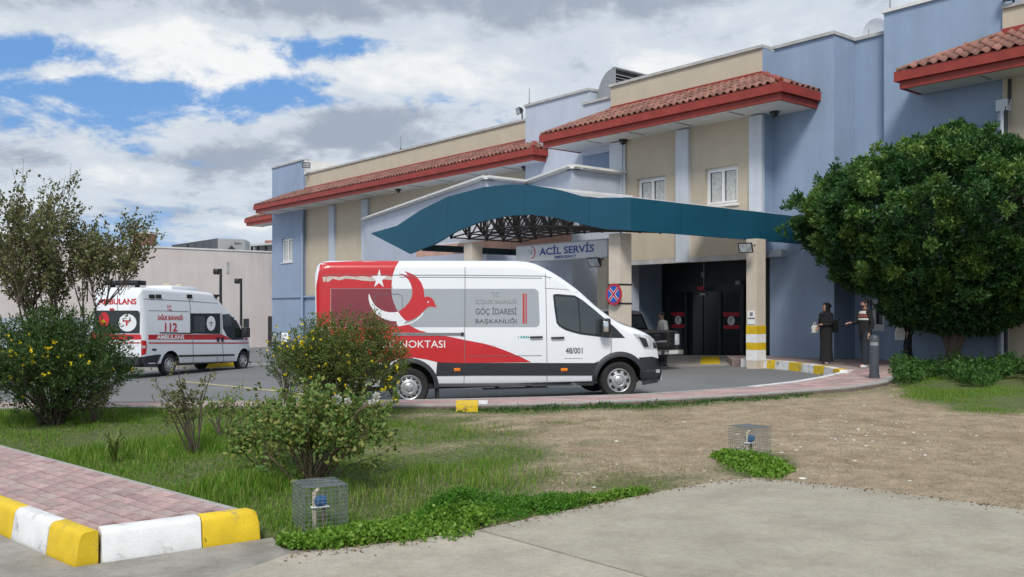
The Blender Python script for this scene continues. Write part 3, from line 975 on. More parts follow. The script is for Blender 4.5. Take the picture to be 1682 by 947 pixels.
# blue wall right of it
uC = ku(1264.5, WR)
uD = ku(1370, WR)
part(fbox(MB(), uB + 0.03, uD, WR, WR + 1.17, ZOP, 9.85), 'wall', M['blue'], label='blue wall right of the beige bay')
part(fbox(MB(), uC, uD - 0.001, WR + 0.002, WR + 1.17, -1.6, ZOP - 0.002), 'wall', M['blue'], label='lower blue wall beside the entrance')
coping(uB, uD, WR, 9.85, depth=1.17)
W4 = 26.07
u4 = ku(1456, W4)
mw = (ku(1429, W4), ku(1454, W4), kz(1441, 540, W4), kz(1441, 491, W4))
wallholes(uD - 0.3, u4 + 0.6, W4, -1.6, 9.85, [mw], M['blue'], label='set back blue wall with a ground floor window')
window(*mw[:2], W4, *mw[2:], leaves=1, dark=True)
coping(uD - 0.3, u4 + 0.6, W4 + 0.005, 9.85)
WT = 25.7
uT0, uT1 = ku(1452, WT), ku(1649, WT)
wallbox(uT0, uT1, WT, 10.35, M['blue'], label='tall blue wall behind the tree')
coping(uT0, uT1, WT, 10.35, m=M['trim'])
wallbox(uT1 + 0.004, uT1 + 9, WT - 0.1, 9.6, M['beige'], label='beige wall at the right edge')
coping(uT1 + 0.05, uT1 + 9, WT - 0.1, 9.6)
# blue pilaster strips with downpipe under the right eave
part(fbox(MB(), ku(1640, WT - .2), ku(1654, WT - .2), WT - 0.25, WT - 0.103, -0.5, 7.1), 'pilaster', M['blue_pale'])
hop = MB(); fbox(hop, ku(1637, WT - .3), ku(1656, WT - .3), WT - 0.36, WT - 0.105, 6.85, 7.15)
part(hop, 'rain_hopper', M['pilaster'])
part(MB().tube([F(ku(1660, WT - .15), WT - .2, 7.69), F(ku(1659, WT - .15), WT - .2, 7.2), F(ku(1653, WT - .3), WT - .32, 6.95), F(ku(1653, WT - .3), WT - .32, 0.2)], 0.045), 'downpipe', M['blackplastic'])
part(MB().tube([F(ku(1646, WT - .33), WT - .33, 0.1), F(ku(1646, WT - .33), WT - .33, 6.85)], 0.055), 'downpipe', M['pilaster'])
# roof tower left of the main block
WTW = 25.2
uE0, uE1 = ku(863, WTW), ku(968, WTW)
wallbox(uE0, uE1, WTW, 10.2, M['blue_pale'], label='pale blue wall rising behind the roofs')
coping(uE0, uE1, WTW, 10.2)
uG0 = ku(958, 24.5)
wallbox(uG0, uA + 0.3, 24.5, 9.45, M['blue_pale'], z0=7.5, label='lower pale blue parapet')
coping(uG0, uA + 0.3, 24.5, 9.45)
wallbox(ku(957, 24.75), uA + 0.3, 24.75, 7.6, M['blue'], label='wall under the main eave, darker blue for its shade')  # the eave's shade is put into this wall's darker blue
# left wing
uW0, uW1 = ku(498, WL), ku(866, WL)
wallbox(uW0, uW1, WL, 9.87, M['beige'], label='beige wall of the long left wing')
coping(uW0, uW1, WL, 9.87)
uN0, uN1 = ku(447, 25.85), ku(498.5, 25.85)
lw = (ku(462.5, 25.85), ku(480.5, 25.85), kz(471, 430.5, 25.85), kz(471, 391, 25.85))
wallholes(uN0, uN1, 25.85, -1.6, 10.75, [lw], M['blue'], label='blue end bay of the left wing')
window(*lw[:2], 25.85, *lw[2:])
coping(uN0, uN1, 25.85, 10.75)
part(fbox(MB(), uN1 + 0.002, uN1 + 0.05, 25.9, 29.5, 9.87, 10.75), 'wall', M['trim'], label='white side of the blue end bay')
part(fbox(MB(), uN0 - 0.05, ku(516, 25.8), 25.77, 25.845, kz(470, 489, 25.85), kz(470, 486, 25.85)), 'string_course', M['blue'])
for a, b in ((540, 548), (593.5, 603.5)):
    part(fbox(MB(), ku(a, 25.85), ku(b, 25.85), 25.85, 25.997, -1.6, 7.66), 'pilaster', M['blue_pale'])
part(MB().tube([F(ku(498, 25.75), 25.75, 7.6), F(ku(497, 25.75), 25.72, 7.2), F(ku(497, 25.75), 25.72, -0.9)], 0.09), 'downpipe', M['blue'])
part(fbox(MB(), ku(500, 25.9), ku(560, 25.9), 25.9, 25.998, -1.0, kz(510, 487, 25.9)), 'wall', M['blue'], label='blue base course of the left wing')
# saw tooth low block
h_ = 5.0
def lowpt(px, py):
    return at(px, py, 1500 * h_ / (508 - py))
L0, A0, V0, B0 = lowpt(609, 355), lowpt(799, 289), lowpt(868, 297), lowpt(940, 271)
L0 = L0 + (L0 - A0).normalized() * 1.2
B1 = B0 + E2 * 3.4
back = [Vector(F(ku(700, 27), 28, 0)), Vector(F(ku(560, 27), 28, 0))]
low_poly = [(p.x, p.y) for p in (L0, A0, V0, B0, B1)] + [(p.x, p.y) for p in back]
part(MB().prism(low_poly, -1.6, 1.6 + h_ - 0.13, lambda p, t: (p[0], p[1], t)), 'wall', M['blue_pale'], label='saw toothed pale blue low block')
cop = MB()
for a, b in ((L0, A0), (A0, V0), (V0, B0), (B0, B1)):
    d = (b - a); d.z = 0; d.normalize()
    n = Vector((d.y, -d.x, 0))
    if n.y > 0: n = -n
    a_, b_ = a - d * 0.05, b + d * 0.1
    q = [a_ + n * 0.14, b_ + n * 0.14, b_ - n * 0.35, a_ - n * 0.35]
    zz = 1.6 + h_ - 0.128
    k = random.uniform(0, .006)
    cop.hexa([(p.x, p.y, zz) for p in q] + [(p.x, p.y, zz + 0.13 + k) for p in q])
    q = [a_ + n * 0.22, b_ + n * 0.22, b_ + n * 0.143, a_ + n * 0.143]
    cop.hexa([(p.x, p.y, zz + 0.05) for p in q] + [(p.x, p.y, zz + 0.135 + k) for p in q])
part(cop, 'coping', M['trim'])

# tiled eaves
def tile_mesh(cw, L, m):
    xs = [-0.5, -0.36, -0.22, -0.09, 0.05, 0.19, 0.33, 0.5]
    zs = [0.0, 0.005, 0.05, 0.078, 0.078, 0.05, 0.005, 0.0]
    vs = [(x * cw, 0, z * cw / 0.25 + 0.022) for x, z in zip(xs, zs)] + [(x * cw, L, z * cw / 0.25) for x, z in zip(xs, zs)]
    vs += [(x * cw, 0.004, z * cw / 0.25 + 0.004) for x, z in zip(xs, zs)]
    n = len(xs)
    fs = [(i, i + 1, n + i + 1, n + i) for i in range(n - 1)] + [(2 * n + i, 2 * n + i + 1, i + 1, i) for i in range(n - 1)]
    me = bpy.data.meshes.new('roof_tile')
    me.from_pydata(vs, [], fs)
    me.materials.append(m)
    return me
def slope_tiles(roof, P0, U, length, S, slen, inL, inR, cw, rl, singles, m, limit=999):
    """P0 eave corner, U unit along the eave, S unit up the slope; inL / inR how far the hips cut in at the top"""
    N = U.cross(S).normalized()
    if N.z < 0: N = -N
    rows = max(1, int(round(slen / rl)))
    rl = slen / rows
    me = tile_mesh(cw, rl * 1.18, m)
    inv = wmat(HB).inverted()
    joined = MB()
    ncol = int(length / cw)
    cnt = 0
    for r in range(rows):
        f = (r + 0.35) / rows
        for c in range(ncol):
            x = (c + 0.5) * length / ncol
            if x < inL * f + cw * 0.3 or x > length - inR * f - cw * 0.3:
                continue
            p = P0 + U * x + S * (r * rl - 0.05) + N * (0.012 + random.uniform(-.006, .006))
            Sx = (S + N * random.uniform(-.012, .012) + U * random.uniform(-.02, .02)).normalized()
            Ux = U
            mt = Matrix(((Ux.x, Sx.x, N.x, p.x), (Ux.y, Sx.y, N.y, p.y), (Ux.z, Sx.z, N.z, p.z), (0, 0, 0, 1)))
            if singles and cnt < limit:
                o = bpy.data.objects.new('roof_tile', me)
                COL.objects.link(o)
                o.parent = roof
                o.matrix_basis = inv @ mt
                cnt += 1
            else:
                joined.add([mt @ v.co for v in me.vertices], [tuple(pl.vertices) for pl in me.polygons])
    if joined.v:
        o = joined.build('roof_tiles', m, roof, world=True, recalc=False)
        o['kind'] = 'stuff'
def eave(uL, uR, we, ww, inL, inR, cw, rl, singles, ztop=8.95, wback=None, m='tile', leftend=True, label=None, hip_tiles=True):
    wback = wback or ww
    ze = 8.20
    dk = MB()
    g = 0.06
    dk.add([F(uL, we, ze), F(uR, we, ze), F(uR - inR, ww, ztop), F(uL + inL, ww, ztop), F(uR, wback, ze), F(uR - inR, wback, ztop), F(uL, wback, ze), F(uL + inL, wback, ztop)],
           [(0, 1, 2, 3), (1, 4, 5, 2), (6, 0, 3, 7), (4, 6, 7, 5), (0, 6, 4, 1)])
    roof = part(dk, 'tiled_roof', M['tile_old'], label=label)
    slen = math.hypot(ww - we, ztop - ze)
    S = Vector(F(0, ww - we, 0)) + Vector((0, 0, ztop - ze))
    S.normalize()
    slope_tiles(roof, Vector(F(uL, we, ze)), E1, uR - uL, S, slen, inL, inR, cw, rl, singles, M[m])
    if hip_tiles:
        S2 = (-E1 * inR + Vector((0, 0, ztop - ze))); sl = S2.length; S2.normalize()
        slope_tiles(roof, Vector(F(uR, we, ze)), E2, wback - we, S2, sl, ww - we, 0, cw, rl, singles, M[m])
        cap = MB()
        a, b = Vector(F(uR, we, ze + 0.06)), Vector(F(uR - inR, ww, ztop + 0.05))
        cap.tube([a, a.lerp(b, .33), a.lerp(b, .66), b], 0.075, 8)
        cap.build('hip_cap', M['red'], roof, world=True, smooth=60)
    if leftend:
        cap = MB()
        a, b = Vector(F(uL, we, ze + 0.05)), Vector(F(uL + inL, ww, ztop + 0.04))
        cap.tube([a, b], 0.06, 8)
        cap.build('hip_cap', M['tile_old'], roof, world=True, smooth=60)
    tr = MB(); fbox(tr, uL + inL - .05, uR - inR + .05, ww - 0.12, ww - 0.003, ztop - 0.06, ztop + 0.10)
    tr.build('ridge_flashing', M['red'], roof, world=True)
    fb = MB()
    fbox(fb, uL - 0.05, uR + 0.05, we - 0.04, we + 0.05, 7.93, 8.20)
    fbox(fb, uR - 0.04, uR + 0.052, we + 0.052, wback - .003, 7.932, 8.198)
    fbox(fb, uL - 0.052, uL + 0.04, we + 0.052, wback - .003, 7.932, 8.198)
    fb.build('fascia', M['red'], roof, world=True)
    fb = MB()
    fbox(fb, uL + 0.06, uR - 0.06, we + 0.07, we + 0.16, 7.72, 7.928)
    fbox(fb, uR - 0.16, uR - 0.062, we + 0.162, wback - .003, 7.722, 7.926)
    fbox(fb, uL + 0.062, uL + 0.16, we + 0.162, wback - .003, 7.722, 7.926)
    fb.build('lower_fascia', M['red'], roof, world=True)
    so = MB()
    fbox(so, uL + 0.163, uR - 0.163, we + 0.163, wback - 0.003, 7.74, 7.78)
    so.build('soffit', M['soffit'], roof, world=True)
    n = int((uR - uL) / 2.6)
    for i in range(1, n + 1):
        u = uL + (uR - uL) * i / (n + 1)
        ln = MB(); fbox(ln, u - 0.03, u + 0.03, we + 0.35, ww - 0.25, 7.725, 7.738)
        ln.build('soffit_joint', M['soffit_line'], roof, world=True)
    return roof
WE = 22.9
eave(ku(888, WE), ku(1283, WE), WE, WB, 2.45, 1.63, 0.26, 0.36, True, wback=WR, label='tiled eave over the entrance bay')
eave(ku(417.5, 24.4), ku(875, 24.4), 24.4, WL, 2.6, 1.6, 0.27, 0.40, False, wback=26.6, label='long tiled eave of the left wing')
eave(ku(1472, 24.4), ku(1472, 24.4) + 8.5, 24.4, WT - 0.1, 2.4, 1.5, 0.27, 0.36, True, label='tiled eave at the right edge', hip_tiles=False)
# eave wrapping round the far left side
eave(ku(402.5, 27.6), ku(446, 27.6), 27.6, 29.0, 0.9, 0.2, 0.27, 0.40, False, ztop=8.75, label='tiled eave on the far left side', hip_tiles=False)

# entrance recess
WD = 26.8
rc = MB()
uO0 = ku(1000, WB)
fbox(rc, uO0 - 0.3, uO0, WB + 0.004, WD, -0.5, ZOP)
part(rc, 'wall', M['blue'], label='blue side wall of the entrance recess')
rc = MB(); fbox(rc, uO0 - 0.3, uC + 1, WD, WD + 0.3, -0.5, ZOP)
M['recess_shade'] = mat('recess_shade_dark', (0.015, 0.018, 0.02), 0.4, 0.1)  # shade of the recess is put into this near-black wall and ceiling colour
part(rc, 'wall', M['recess_shade'], label='dark back wall of the entrance recess')
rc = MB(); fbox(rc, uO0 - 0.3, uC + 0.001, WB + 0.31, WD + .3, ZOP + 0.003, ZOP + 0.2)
part(rc, 'ceiling', M['recess_shade'], label='dark ceiling of the entrance recess')
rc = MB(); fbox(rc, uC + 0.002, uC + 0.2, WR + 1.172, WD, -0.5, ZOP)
part(rc, 'wall', M['recess_shade'], label='dark side wall of the entrance recess')
lg = MB(); fbox(lg, uC + 0.004, uC + 0.62, WR - 0.28, WR - 0.002, ZOP - 0.10, ZOP + 0.12)
part(lg, 'ledge', M['blue_pale'], label='small pale blue ledge beside the striped column')
lint = MB(); fbox(lint, uO0, uC + 0.02, WB + 0.004, WB + 0.3, ZOP - 0.16, ZOP - 0.003)
part(lint, 'lintel', M['coping'])
lw_ = MB(); fbox(lw_, ku(940, 24.6), uO0 - 0.31, 24.6, 24.74, -0.5, 3.3)
part(lw_, 'wall', M['blue'], label='blue ground floor wall left of the recess')
# sliding door
M['door_frame'] = mat('dark_green_frame', (0.014, 0.026, 0.022), 0.4, 0.1)
df = MB()
zh = 2.25
def du(px): return ku(px, WD - 0.06)
def dz_(py, px=1160): return kz(px, py, WD - 0.06)
for a, b in ((1097, 1103), (1126, 1130), (1181, 1186), (1217, 1223)):
    fbox(df, du(a), du(b), WD - 0.12, WD - 0.002, -0.12, zh)
fbox(df, du(1097), du(1223), WD - 0.121, WD - 0.001, zh + 0.002, zh + 0.28)
door = part(df, 'sliding_door', M['door_frame'])
for a, b in ((1103, 1126), (1130, 1155), (1156, 1181), (1186, 1217)):
    g = MB(); fbox(g, du(a) + 0.01, du(b) - 0.01, WD - 0.07, WD - 0.05, -0.1, zh)
    g.build('glass_pane', M['dark_glass'], door, world=True)
for a, b in ((1103, 1126), (1188, 1215)):
    for y0_, y1_ in ((512.5, 519), (533, 539)):
        g = MB(); fbox(g, du(a) + .01, du(b) - .01, WD - 0.078, WD - 0.071, dz_(y1_), dz_(y0_))
        g.build('red_stripe', M['sign_red'], door, world=True)
    cxp = (a + b) / 2
    c = Vector(F(du(cxp), WD - 0.08, dz_(526)))
    g = MB()
    N_ = 20
    vs = [c] + [c + E1 * (0.16 * math.cos(6.283 * k / N_)) + Vector((0, 0, 0.16 * math.sin(6.283 * k / N_))) for k in range(N_)]
    g.add(vs, [(0, 1 + k, 1 + (k + 1) % N_) for k in range(N_)])
    g.build('round_sticker', M['filmwhite'], door, world=True)
    g = MB(); fbox(g, du(cxp) - 0.05, du(cxp) - 0.02, WD - 0.083, WD - 0.081, dz_(526) - 0.09, dz_(526) + 0.09)
    fbox(g, du(cxp) - 0.018, du(cxp) + 0.06, WD - 0.083, WD - 0.081, dz_(526) + 0.05, dz_(526) + 0.09)
    g.build('sticker_mark', M['txt_grey'], door, world=True)
def plate(name, label, cat, px0, px1, py0, py1, w, m, t=0.06, group=None):
    b_ = MB(); pm = (px0 + px1) / 2
    fbox(b_, ku(px0, w), ku(px1, w), w - t, w, kz(pm, py1, w), kz(pm, py0, w))
    c = F(ku(pm, w), w, kz(pm, py1, w))
    o = thing(name, label, cat, c, group=group)
    b_.build('plate', m, o, world=True)
    return o
o = plate('exit_sign', 'small red sign hanging above the sliding doors', 'sign', 1147, 1158, 470.5, 476, WD - 0.4, M['sign_red'])
b_ = MB().cyl(F(ku(1157, WD - .4), WD - .43, kz(1157, 470, WD - .4)), F(ku(1157, WD - .4), WD - .43, ZOP), 0.02)
b_.build('hanger', M['grey_metal'], o, world=True)
plate('wall_box', 'small pale sensor box on the wall above the red sign', 'box', 1153.5, 1159, 447, 455, WD - 0.02, M['grey_metal'])
plate('door_label', 'white strip label on the beam over the doors', 'label', 1150, 1159, 481.5, 484.5, WD - 0.13, M['sign_white'], 0.01)
plate('security_camera', 'small pale camera on the right of the recess', 'camera', 1212, 1219, 461, 467, WD - 0.05, M['grey_metal'], 0.15)
# ------------------------------------------------------------------ entrance canopy
WC = 17.09
uCor = ku(1036, WC)
CN = thing('entrance_canopy', 'teal canopy with an arched front on beige columns over the entrance', 'canopy', F(uCor - 5, WC + 3, 0))
def cpart(mb, name, m, parent=None, smooth=None, label=None):
    o = mb.build(name, m, parent or CN, world=True, smooth=smooth)
    if label: o['label'] = label
    return o
TOP = [(1036, 324), (966, 325), (912, 310), (871, 303.5), (835, 302.5), (794, 307), (735.5, 322.5), (690, 345), (652, 370.4), (609, 382.6)]
BOT = [(1036, 378), (993, 376), (957, 368), (916, 358), (871, 352), (835, 354), (790, 363.7), (749, 380), (713, 401), (673, 416.5), (609, 383.2)]
top = np.array([(ku(a, WC), kz(a, b, WC)) for a, b in TOP][::-1])
bot = np.array([(ku(a, WC), kz(a, b, WC)) for a, b in BOT][::-1])
us_ = np.unique(np.concatenate([np.linspace(top[0, 0], uCor, 70), bot[:, 0], top[:, 0]]))
# a gently smoothed arch between the measured corners
def arch(P, u):
    return np.interp(u, P[:, 0], P[:, 1])
seams = [top[0, 0], ku(672, WC), ku(735, WC), ku(800, WC), ku(862, WC), ku(918, WC), ku(968, WC), uCor]
for i in range(len(seams) - 1):
    a, b = seams[i] + (0.004 if i else 0), seams[i + 1] - 0.004
    s_ = np.unique(np.concatenate([[a, b], us_[(us_ > a) & (us_ < b)]]))
    poly = [(u, float(arch(bot, u))) for u in s_] + [(u, float(arch(top, u)) + 0.0005) for u in s_[::-1]]
    cpart(MB().prism(poly, WC, WC + 0.07, lambda p, w: F(p[0], w, p[1])), 'fascia_panel', M['teal'])
WCE = 24.85
zb_, zt_ = float(bot[-1, 1]), float(top[-1, 1])
nseg = 4
for i in range(nseg):
    w0 = WC + 0.004 + (WCE - WC) * i / nseg + (0.004 if i else 0)
    w1 = WC + (WCE - WC) * (i + 1) / nseg - 0.004
    cpart(fbox(MB(), uCor - 0.07, uCor + 0.002, w0 + (0.07 if i == 0 else 0), w1, zb_ + .003, zt_), 'fascia_panel', M['teal'])
# vault
def vz(u):
    u = np.asarray(u, float)
    a = arch(top, u) - 0.04
    u1 = ku(871, WC)
    lin = np.interp(u, [u1, uCor], [float(arch(top, u1)) - 0.04, zt_ + 0.02])
    return np.where(u > u1, lin, a)
uv = np.linspace(top[0, 0] + 0.1, uCor - 0.08, 50)
ribs = MB()
zc = vz(uv)
WV0, WV1 = WC + 0.075, 23.0
mbv, mbu = MB(), MB()
for i in range(len(uv) - 1):
    a, b = uv[i], uv[i + 1]
    w1 = 24.2 if a > ku(900, WC) else 21.4
    j = 0.012 * (i % 2)
    mbv.add([F(a, WV0, zc[i] + j), F(b, WV0, zc[i + 1] + j), F(b, w1, zc[i + 1] + j), F(a, w1, zc[i] + j)], [(0, 1, 2, 3)])
    mbu.add([F(a, WV0, zc[i] - .05), F(b, WV0, zc[i + 1] - .05), F(b, w1, zc[i + 1] - .05), F(a, w1, zc[i] - .05)], [(0, 1, 2, 3)])
cpart(mbv, 'roof_sheet', M['sheet'])
# space frame under the vault
sf = MB()
nu, nw = 12, 6
uu = np.linspace(ku(700, WC), uCor - 0.25, nu)
ww_ = np.linspace(WC + 0.35, 21.2, nw)
def up(i, j): return Vector(F(uu[i], ww_[j], float(vz(uu[i])) - 0.14))
def lo(i, j):
    u = (uu[i] + uu[i + 1]) / 2
    zl = zb_ + 0.10 + 0.5 * max(0.0, float(vz(u)) - zb_ - 0.85)
    return Vector(F(u, (ww_[j] + ww_[j + 1]) / 2, zl))
for i in range(nu):
    for j in range(nw):
        if i < nu - 1: sf.cyl(up(i, j), up(i + 1, j), 0.026, n=5, caps=False)
        if j < nw - 1: sf.cyl(up(i, j), up(i, j + 1), 0.026, n=5, caps=False)
for i in range(nu - 1):
    for j in range(nw - 1):
        for a, b in ((i, j), (i + 1, j), (i, j + 1), (i + 1, j + 1)):
            sf.cyl(lo(i, j), up(a, b), 0.027, n=5, caps=False)
        if i < nu - 2: sf.cyl(lo(i, j), lo(i + 1, j), 0.026, n=5, caps=False)
        if j < nw - 2: sf.cyl(lo(i, j), lo(i, j + 1), 0.026, n=5, caps=False)
        sf.ball(lo(i, j), 0.05, 6, 4)
cpart(sf, 'space_frame', M['steel_dark'], smooth=50)
bm_ = MB()
uLft = ku(690, WC)
fbox(bm_, uLft, uLft + 0.2, WC + 0.08, 21.3, zb_ - 0.05, zb_ + 0.16)
fbox(bm_, uLft + .2, ku(880, 21), 20.9, 21.1, zb_ - 0.05, zb_ + 0.14)
cpart(bm_, 'edge_beam', M['teal_dark'])
for k in range(6):
    a = ku(690, 21.2) + k * 1.55
    cpart(fbox(MB(), a + .01, a + 1.54, 21.0, 21.05, zb_ + 0.16, zb_ + 0.56), 'back_panel', M['pinkpanel'])
    s_ = np.linspace(a + .01, a + 1.54, 5)
    poly = [(a + .01, zb_ + .57), (a + 1.54, zb_ + .57)] + [(u, max(float(vz(u)) - .06, zb_ + .575)) for u in s_[::-1]]
    cpart(MB().add([F(p[0], 21.02, p[1]) for p in poly], [tuple(range(len(poly)))]), 'end_sheet', M['sheet'])
ed = MB()
ue = np.linspace(ku(885, WC), uCor - .004, 14)
poly = [(u, max(float(vz(u)) - .03, float(arch(top, u)) + .002)) for u in ue] + [(u, float(vz(u)) + .035) for u in ue[::-1]]
cpart(ed.prism(poly, WC + .012, WC + .074, lambda p, w: F(p[0], w, p[1])), 'roof_edge', M['trim'])
# columns
def column(pxl, pxm, w0, ztop, side=None, name='column'):
    u0, u1 = ku(pxl, w0), ku(pxm, w0)
    return u0, u1, w0, w0 + (side or (u1 - u0))
cols_ = [column(1000, 1019, 17.42, 0), column(1226, 1243, 21.75, 0)]
u1c = cols_[0][1] - cols_[0][0]
cw = max(0.38, min(0.48, u1c))
for k, c in enumerate(cols_):
    o = cpart(fbox(MB(), c[0], c[1], c[2], c[2] + cw, -0.3, zb_ - 0.002 if k else zb_ - .002), 'column', M['column'])
u_, w_ = ku(762, 17.5), 17.5
cpart(fbox(MB(), u_, u_ + cw, w_, w_ + cw, -0.5, zb_ + 0.1), 'column', M['column'])
u_, w_ = ku(981, 21.6), 21.6
cpart(fbox(MB(), u_, u_ + cw, w_, w_ + cw, -0.5, zb_), 'column', M['column'])
# painted bands on the right column
c = cols_[1]
zs = [kz(1234, y, 21.75) for y in (534.5, 548.5, 562.5, 574.5, 592)]
for i in range(4):
    b_ = MB()
    e = 0.006
    fbox(b_, c[0] - e, c[1] + e, c[2] - e, c[2] + cw + e, zs[i + 1] + .001, zs[i])
    cpart(b_, 'painted_band', M['yellow'] if i % 2 == 0 else M['white_paint'])
plate('notice_sheet', 'white notice sheet on the column above the yellow band', 'notice', 1228, 1240, 510, 522, 21.74, M['txt_white'], 0.006)
o = plate('caption_sheet', 'smaller white sheet under the notice on the striped column', 'notice', 1228, 1240, 524, 532, 21.74, M['txt_white'], 0.006)
b_ = MB(); fbox(b_, ku(1229, 21.73), ku(1239, 21.73), 21.728, 21.73, kz(1234, 522.6, 21.7), kz(1234, 521.4, 21.7)); b_.build('print_line', M['txt_grey'], o, world=True)
b_ = MB(); fbox(b_, ku(1231.5, 21.73), ku(1236.5, 21.73), 21.729, 21.731, kz(1234, 518.5, 21.7), kz(1234, 512.5, 21.7)); b_.build('printed_mark', M['txt_mid'], o, world=True)

# emergency sign
WS = 18.05
sg = thing('entrance_sign', 'white hanging board reading ACİL SERVİS EMERGENCY under the canopy', 'sign', F(ku(920, WS), WS, 3.0))
s0, s1 = ku(848, WS), ku(997, WS)
sz0, sz1 = 3.06, 3.53
MBs = MB(); fbox(MBs, s0, s1, WS, WS + 0.10, sz0, sz1)
MBs.build('board', M['sign_white'], sg, world=True)
fr = MB()
fbox(fr, s0 - .02, s1 + .02, WS - 0.015, WS + 0.11, sz1, sz1 + 0.03); fbox(fr, s0 - .02, s1 + .02, WS - 0.015, WS + 0.11, sz0 - 0.03, sz0)
fr.build('frame', M['grey_metal'], sg, world=True)
def on_sign(px0, px1, z0, z1):
    a, b = ku(px0, WS), ku(px1, WS)
    return lambda s, t: F(a + (b - a) * s, WS - 0.004, z0 + (z1 - z0) * t)
text_on('ACİL SERVİS', on_sign(886, 976, sz0 + 0.155, sz0 + 0.44), 'lettering', M['txt_blue'], sg, 0.03, True)
text_on('EMERGENCY', on_sign(911, 947, sz0 + 0.03, sz0 + 0.115), 'small_lettering', M['txt_blue'], sg, 0.03, True)
# red crescent emblem
def disc_ring(cu, cz, r, cu2, cz2, r2, n=28):
    pass
ec_u, ec_z = ku(874, WS), sz0 + 0.26
em = MB()
outer, inner = [], []
for k in range(19):
    a = R(-100 + 200 * k / 18)
    outer.append((ec_u + 0.16 * math.cos(a), ec_z + 0.18 * math.sin(a)))
    inner.append((ec_u - 0.03 + 0.145 * math.cos(a), ec_z + 0.165 * math.sin(a)))
vs = [F(p[0], WS - 0.004, p[1]) for p in outer] + [F(p[0], WS - 0.004, p[1]) for p in inner]
em.add(vs, [(k, k + 1, 19 + k + 1, 19 + k) for k in range(18)])
em.build('emblem', M['txt_red'], sg, world=True)
em = MB().tube([F(ec_u - 0.16, WS - .004, ec_z + 0.1), F(ec_u - 0.02, WS - .004, ec_z - 0.06), F(ec_u, WS - .004, ec_z + 0.1)], 0.008, 4)
em.build('emblem_line', M['txt_grey'], sg, world=True)

# no stopping sign on the corner column
WN = 17.30
ncx = Vector(F(ku(1008, WN), WN, kz(1008, 483, WN)))
ns = thing('no_stopping_sign', 'round blue no stopping sign with red border and red cross', 'sign', tuple(ncx))
rs_ = 0.285
def disc(c, r, dw, n=40):
    c = c - E2 * dw
    vs = [c] + [c + E1 * (r * math.cos(6.2832 * k / n)) + Vector((0, 0, r * math.sin(6.2832 * k / n))) for k in range(n)]
    return MB().add(vs, [(0, 1 + k, 1 + (k + 1) % n) for k in range(n)])
b_ = MB().cyl(ncx - E2 * 0.0, ncx + E2 * 0.02, rs_, n=40)
b_.build('plate', M['sign_red'], ns, world=True)
disc(ncx, rs_ * 0.78, 0.004).build('blue_field', M['sign_blue'], ns, world=True)
for s_, nm, m, k in ((0.14, 'white_edge', M['txt_white'], 0.006), (0.085, 'cross_bar', M['sign_red'], 0.009)):
    for sgn in (1, -1):
        d = (E1 + Vector((0, 0, sgn))).normalized()
        n = (E1 - Vector((0, 0, sgn))).normalized()
        L = rs_ * 0.76
        c = ncx - E2 * (k + (0.001 if sgn > 0 else 0))
        h = s_ * rs_
        MB().add([c - d * L - n * h, c + d * L - n * h, c + d * L + n * h, c - d * L + n * h], [(0, 1, 2, 3)]).build(nm, m, ns, world=True)
for zz in (0.26, -0.24):
    c = cols_[0]
    b_ = MB()
    e = 0.012
    fbox(b_, c[0] - e, c[1] + e, c[2] - e, c[2] + cw + e, ncx.z + zz - 0.02, ncx.z + zz + 0.02)
    b_.build('clamp_band', M['black_metal'], ns, world=True)

# flood lights
def flood(c, aim, s, label, bracket=None, group='flood lights'):
    c = Vector(c); aim = Vector(aim).normalized()
    o = thing('flood_light', label, 'flood light', tuple(c), group=group)
    x = aim.cross(Vector((0, 0, 1))).normalized(); z = x.cross(aim).normalized()
    def P(a, b, d): return c + x * (a * s) + aim * (b * s) + z * (d * s)
    b_ = MB().hexa([P(-.35, -.25, -.22), P(.35, -.25, -.22), P(.35, -.25, .22), P(-.35, -.25, .22), P(-.5, .15, -.36), P(.5, .15, -.36), P(.5, .15, .36), P(-.5, .15, .36)])
    b_.build('housing', M['black_metal'], o, world=True)
    b_ = MB().hexa([P(-.42, .155, -.29), P(.42, .155, -.29), P(.42, .155, .29), P(-.42, .155, .29), P(-.42, .165, -.29), P(.42, .165, -.29), P(.42, .165, .29), P(-.42, .165, .29)])
    b_.build('lens', M['lens'], o, world=True)
    b_ = MB().tube([P(-.54, 0, 0), P(-.54, -.3, 0), P(.54, -.3, 0), P(.54, 0, 0)], 0.03 * s, 4)
    if bracket is not None:
        b_.cyl(P(0, -.3, 0), Vector(bracket), 0.03)
    b_.build('bracket', M['black_metal'], o, world=True)
    return o
c = F(ku(1224, 21.3), 21.35, kz(1224, 405.5, 21.35))
flood(c, (-0.55, -0.75, -0.45), 0.42, 'black flood light on top of the yellow banded column', F(cols_[1][0] + .1, 21.8, c[2] + 0.02))
c = F(ku(977, 17.9), 18.3, 2.83)
flood(at(977, 429, 25.6), (-0.6, -0.6, -0.5), 0.42, 'black flood light under the right end of the hanging sign', at(985, 420, 26.0))
flood(F(ku(853, 25.9), 25.9, 10.35), (-0.9, -0.4, -0.25), 0.42, 'roof flood light beside the pale blue wall', F(ku(858, 26.1), 26.1, 9.97))
flood(F(ku(505, 25.7), 25.6, 10.35), (0.5, -0.8, -0.4), 0.5, 'roof flood light at the blue end bay', F(ku(500, 25.84), 25.84, 10.4))
flood(F(ku(1664, 25.4), 25.5, 9.95), (-0.5, -0.8, -0.35), 0.55, 'roof flood light at the right edge of the picture', F(ku(1664, 25.7), 25.7, 9.7))
